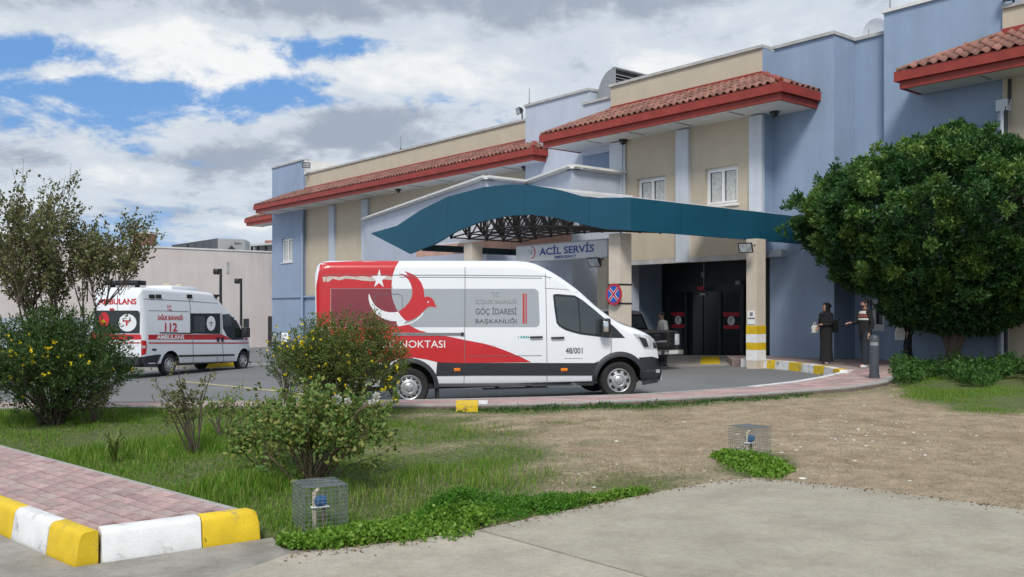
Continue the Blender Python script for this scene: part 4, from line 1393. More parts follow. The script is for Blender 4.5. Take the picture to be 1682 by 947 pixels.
for px, w, lab in ((1272, 24.3, 'dome camera under the main eave at its right end'), (1023, 24.1, 'small dome camera under the main eave at its left end'), (862, 25.4, 'dome camera under the right end of the long eave'), (654, 25.2, 'bulkhead lamp under the middle of the long eave')):
    p = Vector(F(ku(px, w), w, 7.735))
    o = thing('dome_camera', lab, 'camera', tuple(p), group='cameras under the eaves')
    MB().lathe([(0.02, 0), (0.15, -0.002), (0.15, -0.06), (0.10, -0.07)], p, n=14).build('base', M['darkgrey'], o, world=True, smooth=40)
    MB().lathe([(0.11, -0.07), (0.10, -0.13), (0.06, -0.17), (0.005, -0.19)], p, n=14).build('dome', M['dark_glass'], o, world=True, smooth=60)

# things on the roofs
WVT = 25.5
vent = thing('roof_vent', 'grey curved roof ventilator with a louvred end above the parapet', 'ventilator', F(ku(992, WVT), WVT, 9.4))
ua, ub = ku(979, WVT), ku(1005, WVT)
ztp = kz(1005, 112.5, WVT)
poly = [(ub, 9.2), (ua, 9.2)] + [(ub - (ub - ua) * math.cos(t), 9.5 + (ztp - 9.5) * math.sin(t)) for t in np.linspace(0, math.pi / 2, 14)]
MB().prism(poly, WVT, WVT + 1.9, lambda p, w: F(p[0], w, p[1])).build('cowl', M['grey_metal'], vent, world=True, smooth=35)
for i in range(11):
    z0 = 9.55 + (ztp - 9.6) * i / 11
    b_ = MB().hexa([F(ub + .005, WVT + .06, z0), F(ub + .14, WVT + .06, z0 - .07), F(ub + .14, WVT + 1.84, z0 - .07), F(ub + .005, WVT + 1.84, z0),
                    F(ub + .005, WVT + .06, z0 + .02), F(ub + .14, WVT + .06, z0 - .05), F(ub + .14, WVT + 1.84, z0 - .05), F(ub + .005, WVT + 1.84, z0 + .02)])
    b_.build('louvre', M['grey_metal'], vent, world=True)
fr = MB()
fbox(fr, ub + .003, ub + .16, WVT, WVT + .055, 9.3, ztp); fbox(fr, ub + .003, ub + .16, WVT + 1.85, WVT + 1.9, 9.3, ztp); fbox(fr, ub + .003, ub + .16, WVT, WVT + 1.9, ztp + .002, ztp + .05)
fr.build('louvre_frame', M['grey_metal'], vent, world=True)
MBk = MB(); fbox(MBk, ub + .001, ub + .003, WVT + .05, WVT + 1.85, 9.3, ztp); MBk.build('dark_inside', M['black_metal'], vent, world=True)
dp = Vector(F(ku(1438, 27), 27.0, kz(1438, 52, 27)))
dish = thing('satellite_dish', 'round pale satellite dish behind the blue parapet', 'satellite dish', tuple(dp - Vector((0, 0, .6))))
b_ = MB()
x, y = perp(E2)
prof = [(0.0, 0.12), (0.15, 0.11), (0.3, 0.07), (0.42, 0.0), (0.43, -0.02)]
n = 24
vs = []
for r, h in prof:
    for k in range(n):
        a = 6.2832 * k / n
        vs.append(dp + x * (r * math.cos(a)) + y * (r * math.sin(a)) + E2 * h)
fs = [(i * n + k, i * n + (k + 1) % n, (i + 1) * n + (k + 1) % n, (i + 1) * n + k) for i in range(len(prof) - 1) for k in range(n)]
b_.add(vs, fs).build('reflector', M['sheet'], dish, world=True, smooth=60)
MB().cyl(dp + E2 * .1, dp + Vector((0, 0, -0.8)) + E2 * .2, 0.04).build('mast', M['grey_metal'], dish, world=True)
MB().tube([dp + Vector((0, 0, -.42)), dp - E2 * 0.4 + Vector((0, 0, -.25)), dp - E2 * .42], 0.015, 5).build('feed_arm', M['grey_metal'], dish, world=True)
for px, py0, py1, w, lab in ((869.5, 145, 176, 25.4, 'thin lightning rod on the pale blue wall top'), (658, 223, 250, 26.3, 'thin lightning rod on the long beige parapet'), (1462, -8, 22, 25.9, 'mast on the tall blue wall at the right')):
    u = ku(px, w)
    o = thing('lightning_rod', lab, 'rod', F(u, w, kz(px, py1, w)), group='roof rods')
    MB().cyl(F(u, w, kz(px, py1 + 4, w)), F(u, w, kz(px, py0, w)), 0.03, 0.02, 6).build('rod', M['grey_metal'], o, world=True)
    MB().cyl(F(u, w, kz(px, py1 + 4, w)), F(u, w, kz(px, py1 - 7, w)), 0.055, 0.055, 6).build('foot', M['steel_dark'], o, world=True)

# ------------------------------------------------------------------ far left: pale building and what is on it
PW0 = Vector((-17.6, 60.8, 0))
PWA = PW0 - E2 * 40
pz = 5.45
pb = thing('pale_building', 'long plain pale pink building with a flat roof at the left', 'building', tuple(PW0 - E2 * 10 + Vector((0, 0, -1))))
def pbox(s0, s1, d0, d1, z0, z1, mb=None):
    mb = mb or MB()
    def P(s, d, z):
        p = PW0 - E2 * s - E1 * d
        return (p.x, p.y, z)
    return mb.hexa([P(s0, d0, z0), P(s1, d0, z0), P(s1, d1, z0), P(s0, d1, z0), P(s0, d0, z1), P(s1, d0, z1), P(s1, d1, z1), P(s0, d1, z1)])
pbox(-2, 44, 0, 14, -2.5, pz).build('wall', M['pinkwall'], pb, world=True)
pbox(-2, 44, -0.05, 0.3, pz + .002, pz + .10).build('coping', M['trim'], pb, world=True)
def ps(px):
    k = (px - 841) / 1500
    return (PW0.x - k * PW0.y) / (E2.x - k * E2.y)
def pzz(px, py):
    s = ps(px); Y = PW0.y - E2.y * s
    return EYE + (508 - py) / 1500 * Y
w_ = pbox(ps(408.5), ps(399.5), -0.04, 0.0, pzz(404, 537), pzz(404, 523)).build('window', M['steel_dark'], pb, world=True)
pbox(ps(407.7), ps(400.3), -0.05, -0.041, pzz(404, 536), pzz(404, 524)).build('pane', M['pane'], w_, world=True)
pbox(ps(446), ps(440), -0.04, 0.0, -1.0, pzz(443, 519)).build('door', M['steel_dark'], pb, world=True)
pbox(ps(372), ps(376), -0.03, 0.0, pzz(374, 449), pzz(374, 430)).build('vent_strip', M['coping'], pb, world=True)
# roof unit with dark panels and a white gable
def rp(px, py, Y): return at(px, py, Y)
ru = thing('rooftop_unit', 'dark panelled roof structure with a white end on the pale building', 'roof structure', tuple(rp(340, 412, 68)))
def pane_strip(x0, yt0, yb0, Y0, x1, yt1, yb1, Y1, n, name, m):
    for i in range(n):
        a, b = (i + 0.02) / n, (i + 0.98) / n
        lp = lambda p, q, t: p + (q - p) * t
        q = [rp(lp(x0, x1, a), lp(yb0, yb1, a), lp(Y0, Y1, a)), rp(lp(x0, x1, b), lp(yb0, yb1, b), lp(Y0, Y1, b)), rp(lp(x0, x1, b), lp(yt0, yt1, b), lp(Y0, Y1, b)), rp(lp(x0, x1, a), lp(yt0, yt1, a), lp(Y0, Y1, a))]
        d = Vector((0.1, 0.25, 0))
        MB().hexa([q[0], q[1], q[1] + d, q[0] + d, q[3], q[2], q[2] + d, q[3] + d]).build(name, m, ru, world=True)
M['dark_panel'] = mat('dark_roof_panel', (0.05, 0.055, 0.06), 0.5, 0.25, 3)
M['unit_white'] = mat('pale_metal_cladding', (0.45, 0.46, 0.45), 0.6, 0.06)
pane_strip(310, 398, 416, 78, 357, 391, 416, 70, 4, 'dark_panel', M['dark_panel'])
pane_strip(282, 402, 416, 82, 307, 398.5, 416, 78.3, 3, 'dark_panel', M['dark_panel'])
g = [rp(357.5, 391, 70), rp(403, 393, 72), rp(403, 418, 72), rp(357.5, 418, 70)]
d = Vector((-0.5, 3, 0))
MB().hexa([g[3], g[2], g[2] + d, g[3] + d, g[0], g[1], g[1] + d, g[0] + d]).build('white_end', M['unit_white'], ru, world=True)
t0, t1, t2 = rp(371, 413.5, 70.4), rp(381, 403, 70.7), rp(391, 413.5, 71.1)
o_ = Vector((0, -0.15, 0))
MB().add([t0 + o_, t1 + o_, t2 + o_, t0, t1, t2], [(0, 1, 2), (0, 1, 4, 3), (1, 2, 5, 4)]).build('dark_gable', M['dark_panel'], ru, world=True)
q0, q1 = rp(387, 402, 71), rp(398, 402, 71.5)
for a_, b_2, h_2 in ((0, .28, .2), (.34, .46, .2), (.5, .66, .15), (.7, .84, .15), (.88, 1.0, .15)):
    u0_, u1_ = q0.lerp(q1, a_) + Vector((0, -.25, 0)), q0.lerp(q1, b_2) + Vector((0, -.25, 0))
    MB().add([u0_, u1_, u1_ + Vector((0, 0, h_2)), u0_ + Vector((0, 0, h_2))], [(0, 1, 2, 3)]).build('print_mark', M['txt_grey'], ru, world=True)
ch = thing('roof_chimney', 'dark square chimney box on the pale building behind the bush', 'chimney', tuple(rp(231, 406, 58)))
a, b = rp(217, 408, 58), rp(245, 408, 58)
MB().hexa([a, b, b + Vector((0, 1.2, 0)), a + Vector((0, 1.2, 0))] + [p + Vector((0, 0, 0.95)) for p in (a, b, b + Vector((0, 1.2, 0)), a + Vector((0, 1.2, 0)))]).build('shaft', M['tile_old'], ch, world=True)
k_ = Vector((0.08, 0, 0))
MB().hexa([p + Vector((0, 0, 0.952)) for p in (a - k_, b + k_, b + k_ + Vector((0, 1.3, 0)), a - k_ + Vector((0, 1.3, 0)))] + [p + Vector((0, 0, 1.10)) for p in (a - k_, b + k_, b + k_ + Vector((0, 1.3, 0)), a - k_ + Vector((0, 1.3, 0)))]).build('cap', M['coping'], ch, world=True)
fr_ = thing('far_roof', 'distant pale roof with dark posts seen beside the blue end bay', 'roof', tuple(rp(425, 412, 95)))
a, b = rp(404, 404.5, 95), rp(450, 401, 95)
d = Vector((1, 6, 0.2))
MB().hexa([a, b, b + d, a + d] + [p + Vector((0, 0, .2)) for p in (a, b, b + d, a + d)]).build('roof_slab', M['unit_white'], fr_, world=True)
MB().hexa([rp(404, 418, 97), rp(450, 418, 97), rp(450, 418, 98), rp(404, 418, 98), rp(404, 406, 97), rp(450, 403, 97), rp(450, 403, 98), rp(404, 406, 98)]).build('wall', M['unit_white'], fr_, world=True)
for px in (414, 424, 437):
    p = rp(px, 412, 96)
    MB().cyl(p, p + Vector((0, 0, 0.55)), 0.16, 0.12, 6).build('roof_cowl', M['dark_panel'], fr_, world=True)
a = rp(435, 402, 100)
MB().box(a.x, a.x + 1.5, a.y, a.y + 2, a.z, a.z + 0.5).build('red_tiled_cap', M['tile_old'], fr_, world=True)
# low grey wall seen through the bush at far left
lwz = thing('boundary_wall', 'low grey blue wall at the far left behind the bushes', 'wall', (-26, 40, -1))
MB().hexa([(-30, 36, -2), (-19.5, 45, -2), (-19.6, 45.3, -2), (-30.2, 36.3, -2), (-30, 36, 1.3), (-19.5, 45, 1.2), (-19.6, 45.3, 1.2), (-30.2, 36.3, 1.3)]).build('wall', M['blue_pale'], lwz, world=True)
# street lamps
for px, pyt, Y, lab in ((362.5, 441, 44, 'black lamp post, the taller of two before the pale wall'), (396, 457, 49, 'black lamp post, the shorter of two before the pale wall')):
    p = at(px, pyt, Y)
    zg = float(road_z(p.x, p.y))
    o = thing('street_lamp', lab, 'lamp post', (p.x, p.y, zg), group='lamp posts')
    MB().cyl((p.x, p.y, zg - .2), (p.x, p.y, p.z), 0.085, 0.065, 8).build('pole', M['black_metal'], o, world=True, smooth=60)
    MB().box(p.x - 0.16, p.x + 0.16, p.y - .16, p.y + .16, zg - .1, zg + 0.05).build('base', M['black_metal'], o, world=True)
    MB().tube([(p.x, p.y, p.z - 0.2), (p.x - 0.12, p.y, p.z - 0.17)], 0.04, 6).build('arm', M['black_metal'], o, world=True)
    MB().bevbox(p.x - 0.34, p.x - 0.08, p.y - .13, p.y + .13, p.z - 0.28, p.z - 0.0, 0.05).build('lamp_head', M['black_metal'], o, world=True, smooth=40)
# painted kerb seen under the ambulance
k2 = thing('island_kerb', 'low yellow and dark kerb on the ground behind the ambulance', 'kerb', (-11.5, 33, -0.45))
P0, P1 = Vector((-14.2, 31.3, 0)), Vector((-10.2, 33.6, 0))
for i in range(8):
    a, b = P0.lerp(P1, i / 8 + .004), P0.lerp(P1, (i + 1) / 8 - .004)
    n = Vector((-(P1 - P0).y, (P1 - P0).x, 0)).normalized() * 0.25
    z0 = float(road_z(a.x, a.y))
    MB().hexa([(p.x, p.y, z0 - .3) for p in (a, b, b + n, a + n)] + [(p.x, p.y, z0 + .15) for p in (a, b, b + n, a + n)]).build('kerb_stone', M['kerb_yellow'] if i in (0, 1, 6, 7) else M['kerb_grey'], k2, world=True)
# ------------------------------------------------------------------ vehicles
class Vehicle:
    def __init__(s, root, hw):
        s.root, s.hw = root, hw
        s.M = wmat(root)
        s.Mi = s.M.inverted()
    def inv(s, px, py, plane='side', d=None):
        o = s.Mi @ Vector((0, 0, EYE))
        r = (s.Mi.to_3x3()) @ ray(px, py)
        if d is None and getattr(s, 'bvh', None):
            h = s.bvh.ray_cast(o, r.normalized())
            if h[0] is not None:
                return (h[0].x, h[0].z) if plane == 'side' else (h[0].y, h[0].z)
        if plane == 'side':
            t = ((-s.hw * .9 if d is None else d) - o.y) / r.y
            p = o + r * t
            return (p.x, p.z)
        t = ((0 if d is None else d) - o.x) / r.x
        p = o + r * t
        return (p.y, p.z)
    def loft(s, xs, zt, zb, w, tumble, tz, arches, mat_, rear_in=0.03, rtop=0.17, name='body'):
        """closed body shell: stations xs, roof height zt(x), floor zb(x), half width w(x)"""
        rings = []
        ns, nc, nr = 16, 7, 5
        for x in xs:
            ht, hb, wx = float(zt(x)), float(zb(x)), float(w(x))
            r = min(rtop, 0.35 * (ht - hb))
            half = [(wx - 0.10, hb), (wx - 0.03, hb + 0.02)]
            def ww_(z):
                v = wx * (1 - tumble * max(0.0, (z - tz[0]) / (tz[1] - tz[0])) ** 1.5)
                return v - 0.025 * max(0.0, (0.75 - z) / 0.5) ** 2
            for k in range(ns):
                z = hb + 0.06 + (ht - r - hb - 0.06) * k / (ns - 1)
                half.append((ww_(z), z))
            we = ww_(ht - r)
            for k in range(1, nc + 1):
                a = math.pi / 2 * k / nc
                half.append((we - r * 1.15 * (1 - math.cos(a)), ht - r + r * math.sin(a) * 0.93))
            yl, zl = half[-1]
            for k in range(1, nr + 1):
                t = k / nr
                half.append((yl * (1 - t), zl + r * 0.07 * math.sin(t * math.pi / 2)))
            ring = [(x, -y, z) for y, z in half] + [(x, y, z) for y, z in half[-2::-1]]
            rings.append(ring)
        n = len(rings[0])
        vs = [p for r_ in rings for p in r_]
        fs = []
        for i in range(len(rings) - 1):
            for k in range(n):
                fs.append((i * n + k, i * n + (k + 1) % n, (i + 1) * n + (k + 1) % n, (i + 1) * n + k))
        for i, sx in ((0, -rear_in), (len(rings) - 1, rear_in)):
            c = len(vs)
            cz = (min(p[2] for p in rings[i]) + max(p[2] for p in rings[i])) / 2
            vs.append((xs[i] + sx, 0, cz))
            for k in range(n):
                fs.append((i * n + k, i * n + (k + 1) % n, c))
        me = bpy.data.meshes.new(name)
        me.from_pydata(vs, [], fs)
        bm = bmesh.new(); bm.from_mesh(me)
        bmesh.ops.recalc_face_normals(bm, faces=bm.faces)
        s.bvh = BVHTree.FromBMesh(bm)
        bm.to_mesh(me); bm.free()
        me.materials.append(mat_)
        ob = bpy.data.objects.new(name, me)
        COL.objects.link(ob)
        cutters = []
        for (ax, az, ar) in arches:
            cm = MB().cyl((ax, -3, az), (ax, -s.hw + 0.42, az), ar, n=40)
            cm2 = MB().cyl((ax, 3, az), (ax, s.hw - 0.42, az), ar, n=40)
            for c_ in (cm, cm2):
                co = c_.build('cutter', M['blackplastic'])
                co.data.materials.clear(); co.data.materials.append(mat_); co.data.materials.append(M['blackplastic'])
                co.data.polygons.foreach_set('material_index', [1] * len(co.data.polygons))
                md = ob.modifiers.new('arch', 'BOOLEAN'); md.operation = 'DIFFERENCE'; md.object = co; md.solver = 'EXACT'
                md.material_mode = 'TRANSFER'
                cutters.append(co)
        if cutters:
            dg = bpy.context.evaluated_depsgraph_get()
            nm = bpy.data.meshes.new_from_object(ob.evaluated_get(dg))
            ob.modifiers.clear()
            ob.data = nm
            nm.name = name
            for c_ in cutters:
                bpy.data.objects.remove(c_)
        ob.data.polygons.foreach_set('use_smooth', [True] * len(ob.data.polygons))
        ob.data.set_sharp_from_angle(angle=R(38))
        ob.parent = s.root
        s.body = ob
        return ob
    def hit(s, a, z, plane, off):
        o, d, fb = {'side': ((a, -6, z), (0, 1, 0), (a, -s.hw, z)), 'far': ((a, 6, z), (0, -1, 0), (a, s.hw, z)),
                    'rear': ((-9, a, z), (1, 0, 0), (0, a, z)), 'front': ((12, a, z), (-1, 0, 0), (3, a, z))}[plane]
        h = s.bvh.ray_cast(Vector(o), Vector(d))
        if h[0] is None:
            return Vector(fb) - Vector(d) * off
        n = h[1] if h[1].dot(Vector(d)) < 0 else -h[1]
        return h[0] + (n * 0.8 - Vector(d) * 0.2).normalized() * off
    def patch(s, poly, m, name, off=0.003, plane='side', parent=None, step=0.12, px=True, both=False, thick=0.0):
        P = [s.inv(a, b, plane) for a, b in poly] if px else list(poly)
        # split long edges so the sheet follows the body
        Q = []
        for i in range(len(P)):
            a, b = Vector(P[i]), Vector(P[(i + 1) % len(P)])
            n = max(1, int((b - a).length / step))
            Q += [a.lerp(b, k / n) for k in range(n)]
        nq = len(Q)
        xs, zs = [q.x for q in Q], [q.y for q in Q]
        pts = list(Q)
        def inside(x, y):
            c = False
            j = nq - 1
            for i in range(nq):
                if (Q[i].y > y) != (Q[j].y > y) and x < (Q[j].x - Q[i].x) * (y - Q[i].y) / (Q[j].y - Q[i].y) + Q[i].x:
                    c = not c
                j = i
            return c
        gx_ = np.arange(min(xs) + step / 2, max(xs), step)
        gz_ = np.arange(min(zs) + step / 2, max(zs), step)
        for x in gx_:
            for z in gz_:
                if inside(x, z) and min((Vector((x, z)) - q).length for q in Q) > step * 0.35:
                    pts.append(Vector((x, z)))
        r = delaunay_2d_cdt([Vector((p[0], p[1])) for p in pts], [(i, (i + 1) % nq) for i in range(nq)], [list(range(nq))], 1, 1e-6)
        vs2, fs = r[0], r[2]
        mb = MB()
        mb.add([s.hit(v.x, v.y, plane, off) for v in vs2], [tuple(f) for f in fs])
        o = mb.build(name, m, parent or s.root, recalc=False, smooth=50)
        if both and plane == 'side':
            mb = MB()
            mb.add([s.hit(v.x, v.y, 'far', off) for v in vs2], [tuple(f) for f in fs])
            mb.build(name, m, parent or s.root, recalc=False, smooth=50)
        return o
    def rect(s, x0, y0, x1, y1, m, name, **k):
        return s.patch([(x0, y0), (x1, y0), (x1, y1), (x0, y1)], m, name, **k)
    def strip(s, pts, wpx, m, name, **k):
        a = [Vector(p) for p in pts]
        L, Rr = [], []
        for i, p in enumerate(a):
            d = (a[min(i + 1, len(a) - 1)] - a[max(i - 1, 0)]).normalized()
            n = Vector((-d.y, d.x)) * wpx / 2
            L.append(tuple(p + n)); Rr.append(tuple(p - n))
        return s.patch(L + Rr[::-1], m, name, **k)
    def text(s, st, x0, y0, x1, y1, m, name='lettering', off=0.006, plane='side', bold=0.0, skew=0.0):
        """fitted between two corners in the photograph (left-bottom x0,y1; right-top x1,y0)"""
        a, b = s.inv(x0, y1, plane), s.inv(x1, y1 + skew, plane)
        c = s.inv(x0, y0, plane)
        vs, fs = text_mesh(st, bold)
        mb = MB()
        out = []
        for u, v in vs:
            X = a[0] + (b[0] - a[0]) * u + (c[0] - a[0]) * v
            Z = a[1] + (b[1] - a[1]) * u + (c[1] - a[1]) * v
            out.append(s.hit(X, Z, plane, off))
        mb.add(out, fs)
        return mb.build(name, m, s.root, recalc=False)
    def wheel(s, x, side, r, wdt, style='cover', zc=None, hw=None):
        hw = hw or s.hw
        zc = r if zc is None else zc
        sg = -1 if side == 'near' else 1
        yo = sg * (hw - 0.03)
        yi = sg * (hw - 0.03 - wdt)
        def pr(L):
            return [(a, yo - sg * b) for a, b in L]
        t = MB().lathe(pr([(r * .62, .035), (r * .70, .012), (r * .90, .004), (r * .975, .03), (r, .06), (r, wdt - .05), (r * .96, wdt - .015), (r * .70, wdt), (r * .60, wdt - .02)]), (x, 0, zc), 'y', 40)
        w = t.build('wheel', M['tyre'], s.root, smooth=40)
        for k in range(4):
            g = MB().lathe([(r * 1.001, yo - sg * (.075 + k * .028)), (r * 1.002, yo - sg * (.079 + k * .028))], (x, 0, zc), 'y', 40)
        rm = MB().lathe(pr([(r * .64, .03), (r * .60, .015), (r * .57, .02), (r * .55, .045), (r * .40, .03), (r * .30, .018), (r * .26, .03), (r * .20, .012), (r * .10, .002), (0.004, .0)]), (x, 0, zc), 'y', 40)
        rim = rm.build('rim', M['rim'], w, smooth=35)
        n = 12 if style == 'cover' else 8
        hl = MB()
        for k in range(n):
            a = 6.2832 * k / n
            c = Vector((x + math.cos(a) * r * .47, yo - sg * .031, zc + math.sin(a) * r * .47))
            tdir = Vector((-math.sin(a), 0, math.cos(a)))
            rd = Vector((math.cos(a), 0, math.sin(a)))
            hs = 0.30 if style == 'cover' else 0.55
            A, B = tdir * r * .10, rd * r * .045 * (1 if style == 'cover' else 1.7)
            e = Vector((0, sg * .006, 0))
            hl.add([c - A - B + e * 0.2, c + A - B + e * .2, c + A * .9 + B - e * .1, c - A * .9 + B - e * .1], [(0, 1, 2, 3)])
        hl.build('rim_slot', M['blackplastic'], w)
        nb = MB()
        for k in range(6):
            a = 6.2832 * k / 6 + .3
            c = Vector((x + math.cos(a) * r * .15, yo - sg * .012, zc + math.sin(a) * r * .15))
            nb.cyl(c, c + Vector((0, sg * .014, 0)), r * .03, n=6)
        nb.build('wheel_nut', M['chrome'], w)
        bk = MB().lathe([(r * .63, yo - sg * .05), (0.01, yo - sg * .06)], (x, 0, zc), 'y', 24)
        bk.build('brake_disc', M['black_metal'], w)
        return w

# ---- white panel van
Pr = Vector(((673 - 841) / 1500 * 16.3, 16.3, 0)); Pf = Vector(((1019 - 841) / 1500 * 17.0, 17.0, 0))
dv = (Pf - Pr); WBs = dv.length; thv = math.atan2(dv.y, dv.x)
HWV = 1.0
vroot = Pr + Vector((-math.sin(thv), math.cos(thv), 0)) * HWV
van = thing('panel_van', 'long white high roofed panel van with red bird and crescent livery', 'van', (vroot.x, vroot.y, -0.153), (0, -R(1.05), thv))
VN = Vehicle(van, HWV)
tp = [(517.2, 445), (519, 437), (523, 431), (530, 427.5), (540, 426), (700, 425.8), (850, 426), (868, 427.5), (882, 431), (894, 436.5), (908, 444), (922.5, 453), (937, 463.5), (951, 474), (965, 487), (979.5, 500.5), (993, 511), (1005, 520), (1016.5, 527.5), (1031, 533.5), (1048, 539), (1065, 546), (1076, 552), (1082, 559), (1086, 570), (1088, 590), (1090, 595), (1093, 601)]
tpl = [VN.inv(a, b, d=-0.9) for a, b in tp]
tx, tz_ = np.array([p[0] for p in tpl]), np.array([p[1] for p in tpl])
xs = np.unique(np.concatenate([np.linspace(tx[0], tx[4], 7), np.linspace(tx[4], tx[7], 16), np.linspace(tx[7], tx[-1], 46)]))
xN = tx[-1]
VN.loft(xs, lambda x: np.interp(x, tx, tz_), lambda x: np.interp(x, [tx[0], tx[0] + .3, xN - .8, xN], [0.42, 0.38, 0.34, 0.30]),
        lambda x: np.interp(x, [tx[0], tx[0] + .06, tx[0] + .2, WBs + .25, WBs + .5, WBs + .7, xN], [0.93, 0.975, HWV, HWV, 0.96, 0.86, 0.70]),
        0.125, (1.05, 2.65), [(0.0, 0.355, 0.455), (WBs, 0.355, 0.455)], M['carwhite'])
def c4(pts): return [(500 + a * .2852, 410 + b * .2852) for a, b in pts]
def c5(pts): return [(780 + a * .285, 410 + b * .285) for a, b in pts]
# red upper rear
bnd = c4([(548, 62), (532, 88), (520, 110), (510, 140), (505, 162), (501, 200), (501, 235), (505, 270), (512, 297), (521, 320), (531, 342), (540, 356)])
cres_in = c4([(536, 357), (515, 360), (490, 360), (465, 355), (440, 345), (418, 330), (400, 311), (388, 290), (378, 266), (374, 254)])
cres_out = c4([(370, 255), (370, 285), (377, 312), (390, 340), (410, 366), (435, 386), (462, 400), (495, 409), (530, 411), (556, 408), (580, 400), (592, 396)])
swoosh = c4([(540, 358), (556, 384), (575, 402), (592, 414), (575, 424), (550, 432), (535, 436)])
low_top = c4([(600, 430), (622, 444), (645, 456), (668, 466), (694, 471), (694, 473), (790, 493), (850, 503), (925, 519), (1020, 537), (1120, 560)]) + c5([(60, 546), (120, 560), (170, 578), (220, 598), (275, 622), (325, 648)])
W_ = 543.0
VN.patch([(526, 430.5)] + [(600, 428.2)] + bnd[:1] + bnd[1:5] + [(bnd[5][0], 473.5)] + [(543, 473.5), (543, 537)] + [(520, 537), (519.5, 470)], M['carred'], 'red_vinyl', step=0.04, off=0.004)
VN.patch([(543.5, 474)] + [(bnd[5][0], 474)] + bnd[6:] + cres_in + cres_out[:9] + c4([(535, 440)]) + [(640, 537), (543.5, 537)], M['burgundy'], 'tinted_window_film')
VN.patch([bnd[5]] + [(bnd[5][0] + 3, 474)] + [(878, 474), (882.5, 476), (884.5, 480), (886.5, 528), (885.5, 534), (881, 537)] + [(660, 537)] + c4([(592, 396), (556, 372), (540, 356)]) + bnd[::-1][1:6], M['filmgrey'], 'grey_window_film', off=0.002)
VN.patch(cres_in[::-1] + [bnd[-1]] + c4([(562, 384), (592, 400)]) + cres_out[::-1][1:], M['filmwhite'], 'crescent', off=0.0035)
bird = c4([(540, 356), (575, 332), (600, 305), (616, 278), (622, 250), (620, 222), (612, 195), (600, 172), (585, 157), (565, 146), (543, 137), (572, 141), (600, 152), (590, 137), (577, 122), (605, 133), (630, 143), (655, 165), (674, 190), (686, 222), (690, 250), (690, 273), (705, 269), (722, 271), (738, 282), (748, 300), (752, 314), (763, 331), (742, 328), (722, 327), (705, 335), (690, 350), (668, 372), (645, 390), (622, 402), (596, 411), (575, 400), (556, 380)])
VN.patch(bird, M['carred'], 'bird_emblem', off=0.005)
VN.strip(c4([(540, 437), (580, 430), (615, 421), (645, 404), (670, 382), (684, 364)]), 2.2, M['filmwhite'], 'bird_outline', off=0.0055)
b_ = VN.hit(*VN.inv(*c4([(713, 300)])[0]), 'side', 0.0075)
VN.patch([(703.3 + 1.3 * math.cos(t), 495.6 + 1.3 * math.sin(t)) for t in np.linspace(0, 6.0, 9)], M['filmwhite'], 'bird_eye', off=0.0075)
VN.patch([(519.6, 537.5), (640, 537.5)] + c4([(535, 438), (592, 420)]) + low_top[:1] + low_top[1:] + c4([(925, 652)]) + [(720, 595), (700, 590), (680, 587), (655, 589), (640, 595), (518, 600)], M['carred'], 'red_vinyl', off=0.003)
# star and tape on the red
st = []
for k in range(10):
    a = -math.pi / 2 + k * math.pi / 5
    r_ = 15.5 if k % 2 == 0 else 6.0
    st.append((622.5 + r_ * math.cos(a) * 0.86 + (0.8 if k == 0 else 0), 458 + r_ * math.sin(a) * 1.06))
VN.patch(st, M['filmwhite'], 'star', off=0.0065)
tape_t = [(105, 156), (160, 152), (200, 157), (240, 150), (290, 155), (340, 152), (390, 158), (430, 152), (470, 150), (505, 155)]
tape_b = [(503, 174), (460, 170), (420, 176), (390, 181), (340, 178), (290, 170), (240, 166), (200, 176), (165, 166), (135, 186), (108, 184)]
VN.patch(c4(tape_t + tape_b), M['tape'], 'worn_tape', off=0.005, step=0.06)
# lettering
VN.text('T.C.', 808, 480, 820, 488, M['txt_mid'])
VN.text('İÇİŞLERİ BAKANLIĞI', 781, 490, 848.5, 500.5, M['txt_mid'])
VN.text('GÖÇ İDARESİ', 781, 503, 848.5, 518.5, M['txt_grey'], bold=0.012)
VN.text('BAŞKANLIĞI', 781, 521.5, 848.5, 532.5, M['txt_grey'], bold=0.01)
VN.text('48/001', 929, 570.5, 957, 580.5, M['txt_grey'], bold=0.02)
VN.text('GÖÇ NOKTASI', 610, 556, 731, 573.5, M['txt_white'], off=0.007)
for k, (a_, b_2) in enumerate(((851, 852), (855, 857.5), (859, 862), (863.5, 866), (867, 868.5))):
    VN.rect(a_, 551.5, b_2, 555, M['txt_teal'], 'print_mark', off=0.006)
VN.rect(927, 588, 957, 588.7, M['seam'], 'badge_line', off=0.003)
for a, b, m in ((858.5, 861.5, 'txt_red'), (862.3, 863.3, 'txt_mid'), (863.8, 865.3, 'txt_red')):
    VN.rect(a, 482, b, 531, M[m], 'stripe_mark', off=0.006)
# windows
dwin = c5([(450, 263), (455, 256), (475, 254), (575, 263), (620, 290), (690, 346), (760, 407), (812, 452), (866, 508), (762, 507), (700, 499), (610, 488), (560, 475), (520, 462), (485, 441), (470, 420), (458, 340)])
VN.patch(dwin, M['dark_glass'], 'door_window', off=0.004, step=0.08)
VN.patch(c5([(598, 275), (688, 350), (735, 392), (742, 470), (735, 492), (700, 486), (612, 474)]), M['pane'], 'front_door_glass', off=0.006, step=0.08)
VN.patch(c5([(462, 268), (575, 275), (592, 290), (604, 474), (560, 462), (522, 448), (490, 430), (478, 410)]), M['pane'], 'rear_door_glass', off=0.006, step=0.08)
VN.patch([(-0.80, 1.32), (0.80, 1.32), (0.70, 2.12), (-0.70, 2.12)], M['dark_glass'], 'windscreen', off=0.006, plane='front', px=False)
VN.patch([(-0.45, 0.72), (0.45, 0.72), (0.5, 0.98), (-0.5, 0.98)], M['blackplastic'], 'grille', off=0.012, plane='front', px=False)
